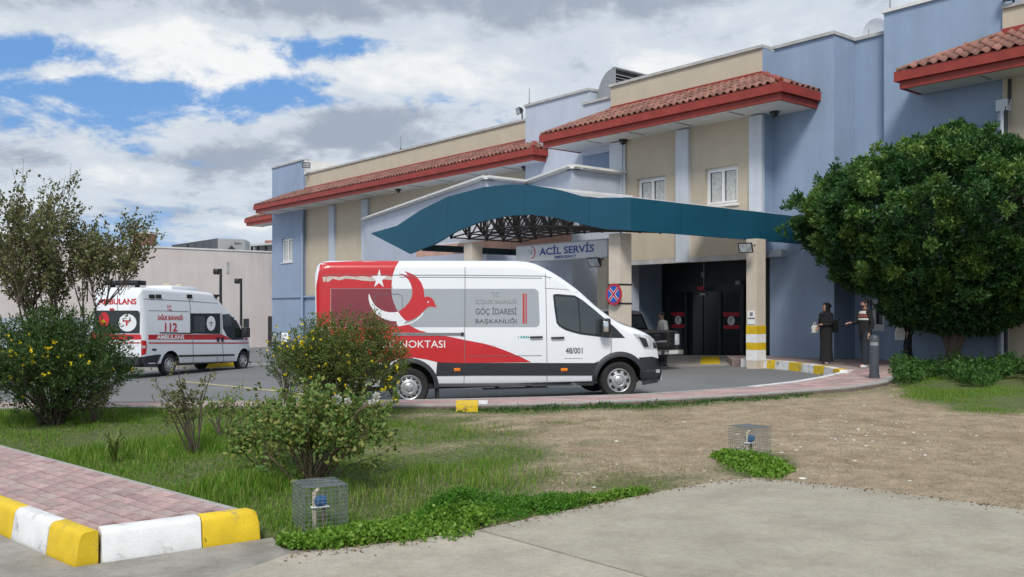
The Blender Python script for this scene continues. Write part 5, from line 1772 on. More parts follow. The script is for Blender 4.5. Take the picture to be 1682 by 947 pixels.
# dark lower cladding, sills
VN.patch([(718, 594.5)] + c4([(925, 652)]) + c5([(325, 651), (415, 652), (690, 652), (712, 640), (690, 690), (672, 724), (415, 724), (0, 724)]) + [(716, 617), (717, 606)], M['darkgrey'], 'side_moulding', off=0.010, step=0.09)
VN.patch([(1051, 587), (1086, 590), (1091, 596), (1092, 614), (1089, 625), (1052, 631.5), (1051, 615)], M['darkgrey'], 'front_bumper', off=0.012, step=0.06)
VN.patch([(-0.66, 0.31), (0.66, 0.31), (0.68, 0.66), (-0.68, 0.66)], M['darkgrey'], 'bumper_front', off=0.012, plane='front', px=False)
VN.patch([(517.5, 600), (640, 598), (642, 617), (518, 619)], M['darkgrey'], 'side_moulding', off=0.010, step=0.09)
VN.patch([(719, 629.3), (975, 627.5), (972, 632), (720, 634)], M['blackplastic'], 'sill_edge', off=0.006)
def flare(xc, r0, r1, name, a0=-12, a1=192):
    pts = []
    for k in range(25):
        a = R(a0 + (a1 - a0) * k / 24)
        pts.append((xc + r1 * math.cos(a), 0.355 + r1 * math.sin(a)))
    for k in range(25):
        a = R(a1 + (a0 - a1) * k / 24)
        pts.append((xc + r0 * math.cos(a), 0.355 + r0 * math.sin(a)))
    mb = MB()
    n = 25
    vs = []
    for k in range(25):
        a = R(a0 + (a1 - a0) * k / 24)
        for (r, o) in ((r0, 0.0), (r0, 0.03), (r1 - .02, 0.028), (r1, 0.004)):
            x, z = xc + r * math.cos(a), max(0.33, 0.355 + r * math.sin(a))
            h = VN.bvh.ray_cast(Vector((x, -6, z)), Vector((0, 1, 0)))
            y = h[0].y if h[0] else -HWV
            vs.append((x, y - o + (0.05 if r == r0 and o == 0 else 0), z))
    fs = [(4 * i + j, 4 * i + j + 1, 4 * i + 5 + j, 4 * i + 4 + j) for i in range(24) for j in range(3)]
    mb.add(vs, fs)
    return mb.build(name, M['darkgrey'], van, smooth=50)
flare(WBs, 0.45, 0.545, 'wheel_arch', -8, 188)
flare(0.0, 0.45, 0.53, 'wheel_arch', -8, 188)
# seams
for pts in ([(762, 428), (762, 629)], [(895.5, 438), (896.5, 629)], [(1003.5, 545), (1004, 575), (1000, 590)]):
    VN.strip(pts, 0.9, M['seam'], 'panel_gap', off=0.0075)
VN.strip([(530, 451.3), (762, 451.5), (893, 453), (905, 456)], 0.8, M['seam'], 'roof_groove', off=0.0075)
VN.strip([(656, 454.8), (762, 455), (890, 456.5)], 0.7, M['seam'], 'roof_groove', off=0.0075)
VN.strip([(895, 473), (930, 475), (948, 480)], 0.7, M['seam'], 'roof_groove', off=0.004)
VN.strip(c4([(405, 350), (405, 275), (418, 255), (545, 255), (563, 268), (563, 340)]), 0.8, M['seam'], 'film_edge', off=0.0075)
VN.strip([(768, 584.5), (890, 583.5)], 0.7, M['seam'], 'panel_crease', off=0.0075)
rail = VN.rect(645, 546.2, 760, 550.8, M['grey_metal'], 'door_rail', off=0.012)
VN.rect(645, 547.8, 758, 548.8, M['blackplastic'], 'rail_slot', off=0.014)
VN.rect(757, 545.5, 762, 551.5, M['blackplastic'], 'rail_end', off=0.016)
def px_box(V, x0, y0, x1, y1, d0, d1, m, name, parent=None, bev=0.012):
    a, b = V.inv(x0, y1), V.inv(x1, y0)
    y = V.hit((a[0] + b[0]) / 2, (a[1] + b[1]) / 2, 'side', 0)[1]
    return MB().bevbox(a[0], b[0], y - d1, y + d0, a[1], b[1], bev).build(name, m, parent or V.root, smooth=40)
px_box(VN, 870, 551.5, 891, 555, 0.01, 0.05, M['blackplastic'], 'door_handle')
px_box(VN, 905, 552.5, 926.5, 556, 0.01, 0.05, M['blackplastic'], 'door_handle')
px_box(VN, 745.5, 604, 756, 609.5, 0.01, 0.02, M['amber'], 'marker_lamp', bev=.008)
px_box(VN, 921, 604, 932, 609.5, 0.01, 0.02, M['amber'], 'marker_lamp', bev=.008)
step_ = px_box(VN, 793, 634.5, 898, 639, 0.2, 0.04, M['blackplastic'], 'side_step')
for px in (816, 870):
    px_box(VN, px - 4, 630, px + 4, 636, 0.3, -0.03, M['blackplastic'], 'step_bracket', parent=step_)
# headlamp and fog lamp
hl_ = VN.patch(c5([(912, 483), (960, 490), (1010, 500), (1045, 520), (1052, 545), (1050, 570), (975, 567), (955, 535)]), M['lens'], 'headlight', off=0.010, step=0.05)
VN.patch(c5([(940, 500), (985, 512), (1000, 560), (975, 562), (958, 532)]), M['darkgrey'], 'lamp_housing', off=0.012, step=0.05, parent=hl_)
VN.patch(c5([(1022, 530), (1046, 540), (1048, 566), (1026, 566)]), M['darkgrey'], 'lamp_housing', off=0.012, step=0.05, parent=hl_)
VN.patch(c5([(1040, 688), (1062, 688), (1062, 708), (1040, 708)]), M['lens'], 'fog_lamp', off=0.016, step=0.05)
VN.strip(c5([(950, 700), (1098, 694)]), 0.8, M['seam'], 'bumper_line', off=0.015)
VN.patch(c5([(945, 620), (1020, 615), (1082, 632), (1080, 640), (945, 632)]), M['blackplastic'], 'bumper_gap', off=0.011, step=0.06)
# mirror
a, b = VN.inv(*c5([(730, 492)])[0], d=-1.18), VN.inv(*c5([(762, 395)])[0], d=-1.18)
mir = MB().bevbox(a[0], b[0] + .06, -1.24, -1.04, a[1], b[1], 0.03).build('mirror', M['blackplastic'], van, smooth=45)
MB().bevbox(a[0] + .02, a[0] + .12, -1.25, -1.2, a[1] + .06, a[1] + .26, 0.02).build('mirror_cap', M['chrome'], mir, smooth=45)
MB().box(a[0] + .06, b[0], -1.06, -0.86, a[1] + .02, a[1] + .12).build('mirror_arm', M['blackplastic'], mir)
for sgn in ('near', 'far'):
    VN.wheel(0.0, sgn, 0.355, 0.235, 'cover')
    VN.wheel(WBs, sgn, 0.355, 0.235, 'steel')
a = VN.inv(655, 640)
for x in (-0.52, 0.52):
    MB().box(x - .015 - (.02 if x > 0 else -.02), x + .015, -HWV + .03, -HWV + .32, 0.14, 0.40).build('mud_flap', M['blackplastic'], van)
ub = MB().box(tx[0] + .2, xN - .5, -0.78, 0.78, 0.30, 0.40)
ub.build('underbody', M['blackplastic'], van)
MB().bevbox(tx[0] - .12, tx[0] + .1, -0.95, .95, 0.36, 0.58, 0.03).build('rear_bumper', M['darkgrey'], van, smooth=40)
MB().bevbox(tx[0] - .015, tx[0] + .05, -0.955, -0.82, 0.95, 1.5, 0.015).build('tail_light', M['redlens'], van, smooth=40)
MB().bevbox(tx[0] - .015, tx[0] + .05, 0.82, 0.955, 0.95, 1.5, 0.015).build('tail_light', M['redlens'], van, smooth=40)

# ---- ambulance
tha = R(72)
HWA = 0.97
Ca = Vector(((233.5 - 841) / 1500 * 27, 27, 0))
aroot = Ca + Vector((-math.sin(tha), math.cos(tha), 0)) * HWA
amb = thing('ambulance', 'white ambulance with red stripes seen from its rear corner', 'ambulance', (aroot.x, aroot.y, -0.405), (0, R(1.3), tha))
AB = Vehicle(amb, HWA)
def c8(pts): return [(130 + a * .2112, 440 + b * .2112) for a, b in pts]
tp = c8([(486, 190), (490, 160), (505, 147), (560, 147), (900, 172), (1045, 188), (1065, 200), (1085, 228), (1110, 275), (1135, 310), (1165, 335), (1190, 360), (1225, 405), (1265, 468), (1295, 522), (1320, 548), (1335, 578), (1342, 615), (1346, 640), (1350, 660)])
tpl = [AB.inv(a, b, d=-0.85) for a, b in tp]
ax_, az_ = np.array([p[0] for p in tpl]), np.array([p[1] for p in tpl])
ax_[0] = 0.0; ax_[1] = 0.02; ax_[2] = 0.10
xs = np.unique(np.concatenate([np.linspace(0, ax_[3], 7), np.linspace(ax_[3], ax_[5], 16), np.linspace(ax_[5], ax_[-1], 34)]))
xA = ax_[-1]
xw0, xw1 = AB.inv(*c8([(692, 760)])[0])[0], AB.inv(*c8([(1268, 735)])[0])[0]
AB.loft(xs, lambda x: np.interp(x, ax_, az_), lambda x: np.interp(x, [0, .3, xA], [0.42, 0.36, 0.30]),
        lambda x: np.interp(x, [0, .04, .14, xw1 - .3, xw1 + .3, xA - .12, xA], [0.91, 0.95, HWA, HWA, 0.93, 0.80, 0.62]),
        0.17, (1.1, 2.7), [(xw0, 0.335, 0.43), (xw1, 0.335, 0.43)], M['carwhite'], rtop=0.14)
def AP(pts, m, name, **k): return AB.patch(c8(pts), m, name, **k)
AP([(538, 518), (870, 516), (1110, 514), (1160, 540), (1190, 556), (870, 556), (538, 556)], M['carred'], 'red_stripe')
AP([(538, 577), (870, 577), (1335, 578), (1337, 587), (870, 588), (538, 587)], M['carred'], 'thin_red_stripe', off=.004)
AP([(1288, 530), (1316, 545), (1326, 560), (1290, 560)], M['carred'], 'bonnet_red')
AP([(862, 352), (1095, 352), (1097, 512), (862, 508)], M['dark_glass'], 'side_window', off=.006)
AP([(892, 375), (975, 373), (975, 500), (892, 500)], M['pane'], 'window_pane', off=.008)
AP([(1112, 360), (1190, 356), (1230, 420), (1258, 480), (1280, 556), (1190, 558), (1150, 530), (1118, 470)], M['dark_glass'], 'door_window', off=.006)
AP([(1118, 368), (1170, 364), (1182, 400), (1185, 450), (1140, 460), (1122, 440)], M['pane'], 'window_pane', off=.008)
def oval(cx, cy, rx, ry, n=22): return [(cx + rx * math.cos(6.2832 * k / n), cy + ry * math.sin(6.2832 * k / n)) for k in range(n)]
AP(oval(1024, 430, 34, 57), M['filmwhite'], 'round_emblem', off=.010)
AP([(1008, 420), (1040, 420), (1040, 428), (1028, 428), (1028, 455), (1020, 455), (1020, 428), (1008, 428)], M['txt_mid'], 'emblem_mark', off=.012, step=.05)
for a, b in ((538, 583), (590, 635), (833, 875), (1052, 1084)):
    AP([(a, 205), (b, 206), (b, 236), (a, 234)], M['dark_glass'], 'warning_lamp', off=.025, step=.06)
def AT(s_, x0, y0, x1, y1, m, **k):
    p = c8([(x0, y0), (x1, y1)])
    return AB.text(s_, p[0][0], p[0][1], p[1][0], p[1][1], m, **k)
AT('T.C.', 683, 290, 720, 332, M['txt_red'], bold=.03)
AT('SAĞLIK BAKANLIĞI', 610, 357, 805, 404, M['txt_red'], bold=.03)
AT('112', 666, 425, 762, 494, M['txt_red'], bold=.03)
AT('AMBULANS', 602, 520, 815, 553, M['txt_white'], off=.008, bold=.03)
AP([(625, 498), (870, 503), (870, 512), (625, 507)], M['blackplastic'], 'door_rail', off=.008)
AP([(770, 676), (1205, 668), (1205, 682), (770, 691)], M['blackplastic'], 'rubbing_strip', off=.02)
AP([(500, 237), (855, 255), (1075, 272), (1075, 275), (855, 259), (500, 241)], M['seam'], 'roof_seam', off=.006)
for pts in ([(857, 240), (868, 400), (870, 745)], [(1102, 345), (1106, 520), (1108, 735)], [(540, 330), (852, 338)]):
    AB.strip(c8(pts), .8, M['seam'], 'panel_gap', off=.006)
AB.strip(c8([(1060, 748), (1075, 690)]), .9, M['seam'], 'panel_gap', off=.006)
for a in (1078, 1112):
    AP([(a - 9, 538), (a + 9, 538), (a + 9, 572), (a - 9, 572)], M['blackplastic'], 'door_handle', off=.02, step=.05)
AP([(565, 627), (600, 627), (600, 642), (565, 642)], M['blackplastic'], 'filler_cap', off=.01)
AP([(480, 560), (520, 566), (523, 610), (518, 665), (482, 680)], M['redlens'], 'tail_light', off=.012, step=.05)
AP([(486, 600), (512, 602), (512, 625), (486, 626)], M['lens'], 'reversing_lamp', off=.016, step=.05)
AP([(477, 690), (600, 672), (640, 672), (628, 690), (605, 740), (595, 772), (480, 770)], M['darkgrey'], 'bumper_corner', off=.012, step=.07)
AP([(1300, 640), (1346, 640), (1348, 690), (1330, 735), (1305, 745), (1312, 690)], M['darkgrey'], 'front_bumper', off=.012, step=.07)
# rear face
def AR(pts, m, name, **k): return AB.patch(c8(pts), m, name, plane='rear', **k)
AR([(120, 330), (478, 330), (472, 508), (105, 508)], M['dark_glass'], 'rear_window', off=.006)
AR(oval(378, 425, 70, 68), M['filmwhite'], 'round_emblem', off=.012)
AR([(340, 405), (405, 405), (405, 415), (380, 415), (378, 450), (366, 450), (364, 415), (340, 415)], M['txt_red'], 'emblem_mark', off=.016, step=.05)
AR([(325, 450), (350, 440), (356, 450), (330, 462)], M['txt_mid'], 'emblem_mark', off=.016, step=.05)
AR(oval(196, 400, 40, 56), M['txt_red'], 'red_window_film', off=.012)
AR([(90, 514), (483, 514), (483, 556), (85, 556)], M['carred'], 'red_stripe', off=.006)
AR([(85, 577), (483, 577), (483, 586), (85, 586)], M['carred'], 'thin_red_stripe', off=.007)
p = c8([(150, 237), (447, 283)])
AB.text('AMBULANS', p[0][0], p[0][1], p[1][0], p[1][1], M['txt_red'], plane='rear', off=.008, bold=.035)
AR([(385, 530), (420, 530), (420, 545), (385, 545)], M['blackplastic'], 'door_handle', off=.03, step=.05)
AR([(240, 313), (275, 313), (275, 328), (240, 328)], M['redlens'], 'brake_lamp', off=.02, step=.05)
AB.strip(c8([(318, 150), (300, 320), (290, 510), (285, 720)]), .8, M['seam'], 'door_gap', off=.005, plane='rear')
MB().bevbox(-.14, .12, -0.93, .93, 0.34, 0.60, 0.04).build('rear_bumper', M['darkgrey'], amb, smooth=40)
MB().bevbox(-.02, .05, 0.80, 0.93, 0.85, 1.35, 0.015).build('tail_light', M['redlens'], amb, smooth=40)
AB.patch([(-0.72, 1.30), (0.72, 1.30), (0.62, 2.0), (-0.62, 2.0)], M['dark_glass'], 'windscreen', off=0.006, plane='front', px=False)
AB.patch([(-0.42, 0.70), (0.42, 0.70), (0.42, 0.92), (-0.42, 0.92)], M['blackplastic'], 'grille', off=0.012, plane='front', px=False)
zr = lambda x: float(np.interp(x, ax_, az_))
MB().bevbox(0.15, 0.55, -0.62, 0.62, zr(.4) + .05, zr(.4) + .20, 0.03).build('light_bar', M['dark_glass'], amb, smooth=40)
MB().box(0.3, 0.4, -0.5, -0.4, zr(.4) - .05, zr(.4) + .06).box(0.3, 0.4, 0.4, 0.5, zr(.4) - .05, zr(.4) + .06).build('bar_foot', M['blackplastic'], amb)
xm = xA * 0.42
MB().bevbox(xm - .6, xm + .7, -0.5, .5, zr(xm) - .03, zr(xm) + .13, 0.05).build('roof_unit', M['carwhite'], amb, smooth=40)
for k in (-.3, .3):
    MB().lathe([(.15, 0), (.15, .05), (.10, .08), (.0, .09)], (xm + k, -.1, zr(xm) + .125), 'z', 14).build('roof_fan', M['beige'], amb, smooth=40)
xl = xA * 0.66
MB().bevbox(xl - .16, xl + .16, -0.60, .60, zr(xl) - .02, zr(xl) + .15, 0.05).build('light_bar', M['dark_glass'], amb, smooth=40)
a, b = AB.inv(*c8([(1282, 540)])[0], d=-1.1), AB.inv(*c8([(1306, 462)])[0], d=-1.1)
MB().bevbox(a[0] - .02, b[0] + .06, -1.20, -0.98, a[1], b[1], .03).build('mirror', M['blackplastic'], amb, smooth=40)
for sgn in ('near', 'far'):
    AB.wheel(xw0, sgn, 0.335, 0.22, 'steel'); AB.wheel(xw1, sgn, 0.335, 0.22, 'steel')
MB().box(.3, xA - .5, -.75, .75, .28, .40).build('underbody', M['blackplastic'], amb)

# ---- black pickup behind the van, tailgate towards us
do = Vector((-0.5, 0.866, 0))
fo = at(1115, 560, 26.4); zo = float(road_z(fo.x, fo.y))
tho = math.atan2(do.y, do.x)
HWO = 0.84
oroot = Vector((fo.x, fo.y, zo)) + Vector((-math.sin(tho), math.cos(tho), 0)) * HWO
M['carblack'] = mat('black_car_paint', (0.008, 0.009, 0.013), 0.25, 0.1, 2, coat=0.3)
orc = thing('pickup', 'black pickup with a chrome rear bumper half hidden behind the white van', 'pickup', (oroot.x, oroot.y, zo), (0, 0, tho))
OR = Vehicle(orc, HWO)
def side_prism(prof, y0, y1):
    return MB().prism(prof, y0, y1, lambda p, t: (p[0], t, p[1]))
low = [(0.02, .56), (0, .80), (0.02, 1.06), (.10, 1.10), (1.3, 1.12), (3.3, 1.10), (4.5, 1.00), (4.75, .92), (4.8, .55), (4.45, .48), (4.35, .78), (4.0, .88), (3.65, .78), (3.55, .46), (1.42, .46), (1.32, .78), (.97, .88), (.62, .78), (.52, .50)]
side_prism(low, -HWO, HWO).build('body', M['carblack'], orc)
cabv = []
for (x, z, h) in ((1.32, 1.10, .79), (1.50, 1.58, .68), (1.62, 1.65, .64), (2.75, 1.67, .64), (2.92, 1.60, .67), (3.50, 1.08, .78)):
    cabv += [(x, -h, z), (x, h, z)]
n = 6
MB().add(cabv, [tuple(range(0, 12, 2)), tuple(range(1, 12, 2))[::-1]] + [(2 * i, 2 * i + 1, (2 * i + 3) % 12, (2 * i + 2) % 12) for i in range(n)]).build('cabin', M['carblack'], orc)
MB().add([(1.345, -.68, 1.17), (1.345, .68, 1.17), (1.475, .60, 1.53), (1.475, -.60, 1.53)], [(0, 1, 2, 3)]).build('rear_window', M['pane'], orc).location = (-.012, 0, 0)
MB().add([(1.5, -.787, 1.15), (2.9, -.787, 1.15), (2.78, -.70, 1.54), (1.62, -.70, 1.54)], [(0, 1, 2, 3)]).build('side_window', M['pane'], orc).location = (0, -.012, 0)
MB().tube([(1.30, -.80, 1.11), (1.49, -.69, 1.59), (1.62, -.65, 1.665), (2.7, -.65, 1.685)], .018, 5).build('window_trim', M['grey_metal'], orc)
MB().bevbox(1.7, 1.95, -.55, .55, 1.67, 1.72, .02).build('roof_spoiler', M['filmwhite'], orc)
MB().box(.12, 1.25, -.70, .70, 1.105, 1.124).build('bed_floor', M['blackplastic'], orc)
tg = MB().bevbox(-.035, .0, -.66, .66, .64, 1.08, .012).build('tailgate', M['carblack'], orc, smooth=40)
MB().bevbox(-.05, -.036, -.10, .10, .96, 1.02, .006).build('tailgate_handle', M['blackplastic'], tg)
for k in range(9):
    h = .05 if k < 6 else .032
    MB().box(-.039, -.0355, -.36 + k * .05, -.325 + k * .05, .79, .79 + h).build('print_mark', M['txt_mid'], tg)
bp = MB().bevbox(-.22, -.04, -.84, .84, .44, .58, .025).build('rear_bumper', M['chrome'], orc, smooth=40)
MB().box(-.224, -.221, -.62, -.30, .46, .56).build('number_plate', M['sign_white'], bp)
MB().box(-.24, -.221, -.12, -.02, .45, .57).build('bumper_gap', M['blackplastic'], bp)
for y in (-.76, .76):
    MB().bevbox(-.04, .06, y - .075, y + .075, .70, 1.02, .02).build('tail_light', M['lens'], orc, smooth=40)
MB().bevbox(2.95, 3.08, -1.0, -.84, 1.10, 1.27, .03).build('mirror', M['chrome'], orc, smooth=40)
for sgn in ('near', 'far'):
    OR.wheel(.97, sgn, .36, .22, 'steel'); OR.wheel(4.0, sgn, .36, .22, 'steel')
side_prism([(.2, .35), (4.5, .35), (4.5, .55), (.2, .55)], -.6, .6).build('underbody', M['blackplastic'], orc)

# ---- motorcycles by the blue end bay
def motorcycle(p, th, body, lab):
    o = thing('motorcycle', lab, 'motorcycle', p, (0, 0, th), group='motorcycles by the blue end bay')
    for x in (-.62, .62):
        w = MB().lathe([(.22, -.05), (.29, -.055), (.31, 0), (.29, .055), (.22, .05)], (x, 0, .31), 'y', 20).build('wheel', M['tyre'], o, smooth=50)
        MB().lathe([(.22, -.03), (.04, -.03), (.04, .03), (.22, .03)], (x, 0, .31), 'y', 16).build('rim', M['grey_metal'], w, smooth=30)
    MB().tube([(.62, 0, .31), (.42, 0, .85), (.36, 0, 1.02)], .035, 6).build('fork', M['grey_metal'], o)
    MB().tube([(.42, 0, .8), (.1, 0, .45), (-.3, 0, .4), (-.62, 0, .31)], .06, 6).build('frame', M['black_metal'], o)
    MB().ball((.12, 0, .82), .2, sc=(1.3, .8, .75)).build('tank', body, o, smooth=60)
    MB().bevbox(-.65, -.05, -.13, .13, .74, .86, .05).build('seat', M['black_cloth'], o, smooth=50)
    MB().bevbox(-.2, .25, -.15, .15, .3, .62, .06).build('engine', M['grey_metal'], o, smooth=50)
    MB().tube([(.28, -.36, 1.06), (.38, -.1, 1.02), (.38, .1, 1.02), (.28, .36, 1.06)], .02, 6).build('handlebar', M['black_metal'], o)
    MB().ball((.5, 0, .92), .11, sc=(1, 1, 1)).build('headlight', M['lens'], o, smooth=60)
    MB().prism([(.35, .3), (.75, .45), (.6, .75), (.4, .95), (.15, .7)], -.16, .16, lambda q, t: (q[0], t, q[1] + .1)).build('fairing', body, o)
    return o
for px, Y, th, body, lab in ((452, 52, -1.35, M['carblack'], 'black motorcycle parked beside the blue end bay'), (466, 50, -1.2, M['carwhite'], 'white motorcycle parked beside the black one')):
    p = at(px, 560, Y)
    motorcycle((p.x, p.y, float(road_z(p.x, p.y))), th, body, lab)

# bollard
bp_ = onz(1436, 621, 0.10)
bo = thing('bollard', 'dark grey round bollard with a pale ring on the pavement', 'bollard', tuple(bp_))
M['bollard'] = mat('bollard_paint', (0.055, 0.065, 0.08), 0.5, 0.1, 5)
MB().lathe([(.115, -.05), (.115, .08), (.1, .085), (.1, .72)], bp_, 'z', 20).build('post', M['bollard'], bo, world=True, smooth=40)
MB().lathe([(.1, .72), (.092, .722), (.092, .80), (.1, .802)], bp_, 'z', 20).build('pale_ring', M['grey_metal'], bo, world=True, smooth=40)
MB().lathe([(.104, .802), (.104, .88), (.085, .93), (.04, .95), (.001, .955)], bp_, 'z', 20).build('cap', M['bollard'], bo, world=True, smooth=40)

# ------------------------------------------------------------------ people
def skin_mesh(name, nodes, bones, m, parent, sub=1):
    names = list(nodes)
    idx = {n: i for i, n in enumerate(names)}
    me = bpy.data.meshes.new(name)
    me.from_pydata([nodes[n][0] for n in names], [(idx[a], idx[b]) for a, b in bones], [])
    ob = bpy.data.objects.new(name, me)
    COL.objects.link(ob)
    md = ob.modifiers.new('skin', 'SKIN')
    md.use_smooth_shade = True
    sv_ = me.skin_vertices[0].data
    for i, n in enumerate(names):
        r = nodes[n][1]
        sv_[i].radius = r if isinstance(r, tuple) else (r, r)
        sv_[i].use_root = (i == 0)
    s2 = ob.modifiers.new('sub', 'SUBSURF'); s2.levels = sub; s2.render_levels = sub
    dg = bpy.context.evaluated_depsgraph_get()
    nm = bpy.data.meshes.new_from_object(ob.evaluated_get(dg))
    ob.modifiers.clear()
    ob.data = nm
    nm.name = name
    nm.materials.clear(); nm.materials.append(m)
    nm.polygons.foreach_set('use_smooth', [True] * len(nm.polygons))
    ob.parent = parent
    return ob
def person(loc, th, H, label, arms, top, legs, shoes, lean=0.0, hair=True, skirt=False, headturn=0.0, stance=0.09, stride=0.0):
    """faces +x; arms: {'L': (elbow, wrist), 'R': ...}; lengths in a 1.72 m figure"""
    o = thing('person', label, 'person', loc, (0, 0, th), None)
    k = H / 1.72
    def S(p):
        x, y, z = p
        x = x + lean * max(0, z - .9)
        return (x * k, y * k, z * k)
    hx, hy = math.cos(headturn), math.sin(headturn)
    def Hd(dx_, dy_, z): return (0.015 + dx_ * hx - dy_ * hy, dx_ * hy + dy_ * hx, z)
    N = {'pelvis': ((0, 0, .94), (.135, .105)), 'waist': ((0, 0, 1.08), (.125, .095)), 'chest': ((0, 0, 1.28), (.15, .11)), 'collar': ((0, 0, 1.41), (.09, .075)),
         'neck': ((.012, 0, 1.485), .05), 'jaw': (Hd(.02, 0, 1.55), (.062, .068)), 'face': (Hd(.012, 0, 1.615), (.072, .088)), 'crown': (Hd(-.005, 0, 1.68), (.06, .07)), 'top': (Hd(-.005, 0, 1.715), .022),
         'nose': (Hd(.108, 0, 1.60), .012)}
    B = [('pelvis', 'waist'), ('waist', 'chest'), ('chest', 'collar'), ('collar', 'neck'), ('neck', 'jaw'), ('jaw', 'face'), ('face', 'crown'), ('crown', 'top'), ('face', 'nose')]
    for s_, sg in (('L', 1), ('R', -1)):
        el, wr = arms[s_]
        N['sh' + s_] = ((0, sg * .175, 1.385), .055); N['el' + s_] = (el, .042); N['wr' + s_] = (wr, .027)
        d = (Vector(wr) - Vector(el)).normalized()
        pl = Vector(wr) + d * .055
        N['pa' + s_] = (tuple(pl), (.034, .018))
        B += [('collar', 'sh' + s_), ('sh' + s_, 'el' + s_), ('el' + s_, 'wr' + s_), ('wr' + s_, 'pa' + s_)]
        side = d.cross(Vector((0, 0, 1)))
        side = side.normalized() if side.length > .2 else Vector((1, 0, 0))
        nrm = side.cross(d).normalized()
        for f, (of, ln) in enumerate(((-.030, .062), (-.011, .075), (.010, .078), (.030, .068))):
            b0 = pl + side * of + d * .035
            m0 = b0 + d * ln * .55 - nrm * .006
            t0 = m0 + d * ln * .40 - nrm * .022
            for nm, p, r in (('a', b0, .0095), ('b', m0, .0085), ('c', t0, .007)):
                N['f%d%s%s' % (f, nm, s_)] = (tuple(p), r)
            B += [('pa' + s_, 'f%da%s' % (f, s_)), ('f%da%s' % (f, s_), 'f%db%s' % (f, s_)), ('f%db%s' % (f, s_), 'f%dc%s' % (f, s_))]
        t0 = pl - side * .04 + d * .0; t1 = t0 - side * .02 + d * .04
        N['t0' + s_] = (tuple(t0), .011); N['t1' + s_] = (tuple(t1), .009)
        B += [('pa' + s_, 't0' + s_), ('t0' + s_, 't1' + s_)]
        sx = stride * sg
        N['hi' + s_] = ((0, sg * .09, .87), .085); N['kn' + s_] = ((.02 + sx * .5, sg * stance, .48), .058); N['an' + s_] = ((sx, sg * stance, .085), .042); N['to' + s_] = ((sx + .15, sg * (stance + .02), .035), .033)
        B += [('pelvis', 'hi' + s_), ('hi' + s_, 'kn' + s_), ('kn' + s_, 'an' + s_), ('an' + s_, 'to' + s_)]
    NN = {n: (S(p), (tuple(a * k for a in r) if isinstance(r, tuple) else r * k)) for n, (p, r) in N.items()}
    skin_mesh('body', NN, B, M['skin'], o)
    def ring_loft(rows, n=20):
        """rows of (x, y, z, rx, ry) ellipses, wrinkled a little like cloth"""
        mb = MB()
        vs = []
        ph = random.uniform(0, 6)
        for (x, y, z, rx, ry) in rows:
            for q in range(n):
                a = 6.2832 * q / n
                f = 1 + .035 * math.sin(a * 4 + z * 23 + ph) + .02 * math.sin(a * 7 - z * 31)
                vs.append(S((x + rx * f * math.cos(a), y + ry * f * math.sin(a), z)))
        fs = [(i * n + q, i * n + (q + 1) % n, (i + 1) * n + (q + 1) % n, (i + 1) * n + q) for i in range(len(rows) - 1) for q in range(n)]
        return mb.add(vs, fs)
    hem = .86 if not skirt else 1.0
    tor = ring_loft([(0, 0, hem, .140, .185), (0, 0, hem + .06, .148, .188), (0, 0, 1.06, .142, .172), (0, 0, 1.20, .148, .185), (0, 0, 1.31, .145, .205), (0, 0, 1.39, .115, .200), (0, 0, 1.435, .09, .13), (.006, 0, 1.475, .072, .08)])
    for s_, sg in (('L', 1), ('R', -1)):
        sh, el, wr = (Vector(NN[q + s_][0]) for q in ('sh', 'el', 'wr'))
        cf = wr.lerp(el, .04)
        inn = sh + Vector((0, -sg * .06 * k, 0))
        tor.ball(sh, .078 * k, 12, 8)
        tor.tube([inn, sh, sh.lerp(el, .5), el.lerp(sh, .08), el.lerp(wr, .1), el.lerp(cf, .6), cf], [.07 * k, .076 * k, .064 * k, .056 * k, .054 * k, .046 * k, .042 * k], 12)
    tor.build('jacket' if top != M['white_cloth'] else 'shirt', top, o, smooth=70)
    if not skirt:
        tr_ = ring_loft([(0, 0, .80, .11, .15), (0, 0, .88, .128, .17), (0, 0, .99, .125, .16)])
        for s_ in 'LR':
            hi, kn, an = (Vector(NN[q + s_][0]) for q in ('hi', 'kn', 'an'))
            tr_.tube([hi + Vector((0, 0, .06 * k)), hi, hi.lerp(kn, .5), kn, kn.lerp(an, .5), an + Vector((0, 0, .01))], [.105 * k, .108 * k, .092 * k, .076 * k, .066 * k, .062 * k], 14)
        tr_.build('trousers', legs, o, smooth=70)
    else:
        tr_ = ring_loft([(0, 0, 1.08, .135, .17), (0, 0, .95, .15, .19), (0, 0, .8, .155, .195), (0, 0, .5, .15, .185), (0, 0, .25, .165, .195), (0, 0, .07, .18, .205)], 24)
        tr_.build('skirt', legs, o, smooth=60)
    for s_ in 'LR':
        a, t = Vector(NN['an' + s_][0]), Vector(NN['to' + s_][0])
        heel = a + Vector((-.05 * k, 0, -.045 * k))
        skin_mesh('shoe', {'h': (tuple(heel), .04 * k), 'm': (tuple(a.lerp(t, .5) + Vector((0, 0, -.012))), .045 * k), 't': (tuple(t), .04 * k)}, [('h', 'm'), ('m', 't')], shoes, o)
    for sg in (-1, 1):
        MB().ball(S(Hd(.085, sg * .03, 1.628)), .011 * k, 8, 6).build('eye', M['hair'], o)
        MB().ball(S(Hd(.0, sg * .082, 1.60)), .028 * k, 8, 6, (.7, .35, 1)).build('ear', M['skin'], o)
    MB().ball(S(Hd(.085, 0, 1.556)), .02 * k, 8, 4, (.4, 1, .25)).build('mouth', M['brown_cloth'], o)
    if hair:
        mb = MB().ball(S(Hd(-.02, 0, 1.655)), .098 * k, 16, 10, (1.0, .92, .88))
        hb = mb.build('hair', M['hair'], o, smooth=60)
    o['_k'] = k
    return o, S, Hd
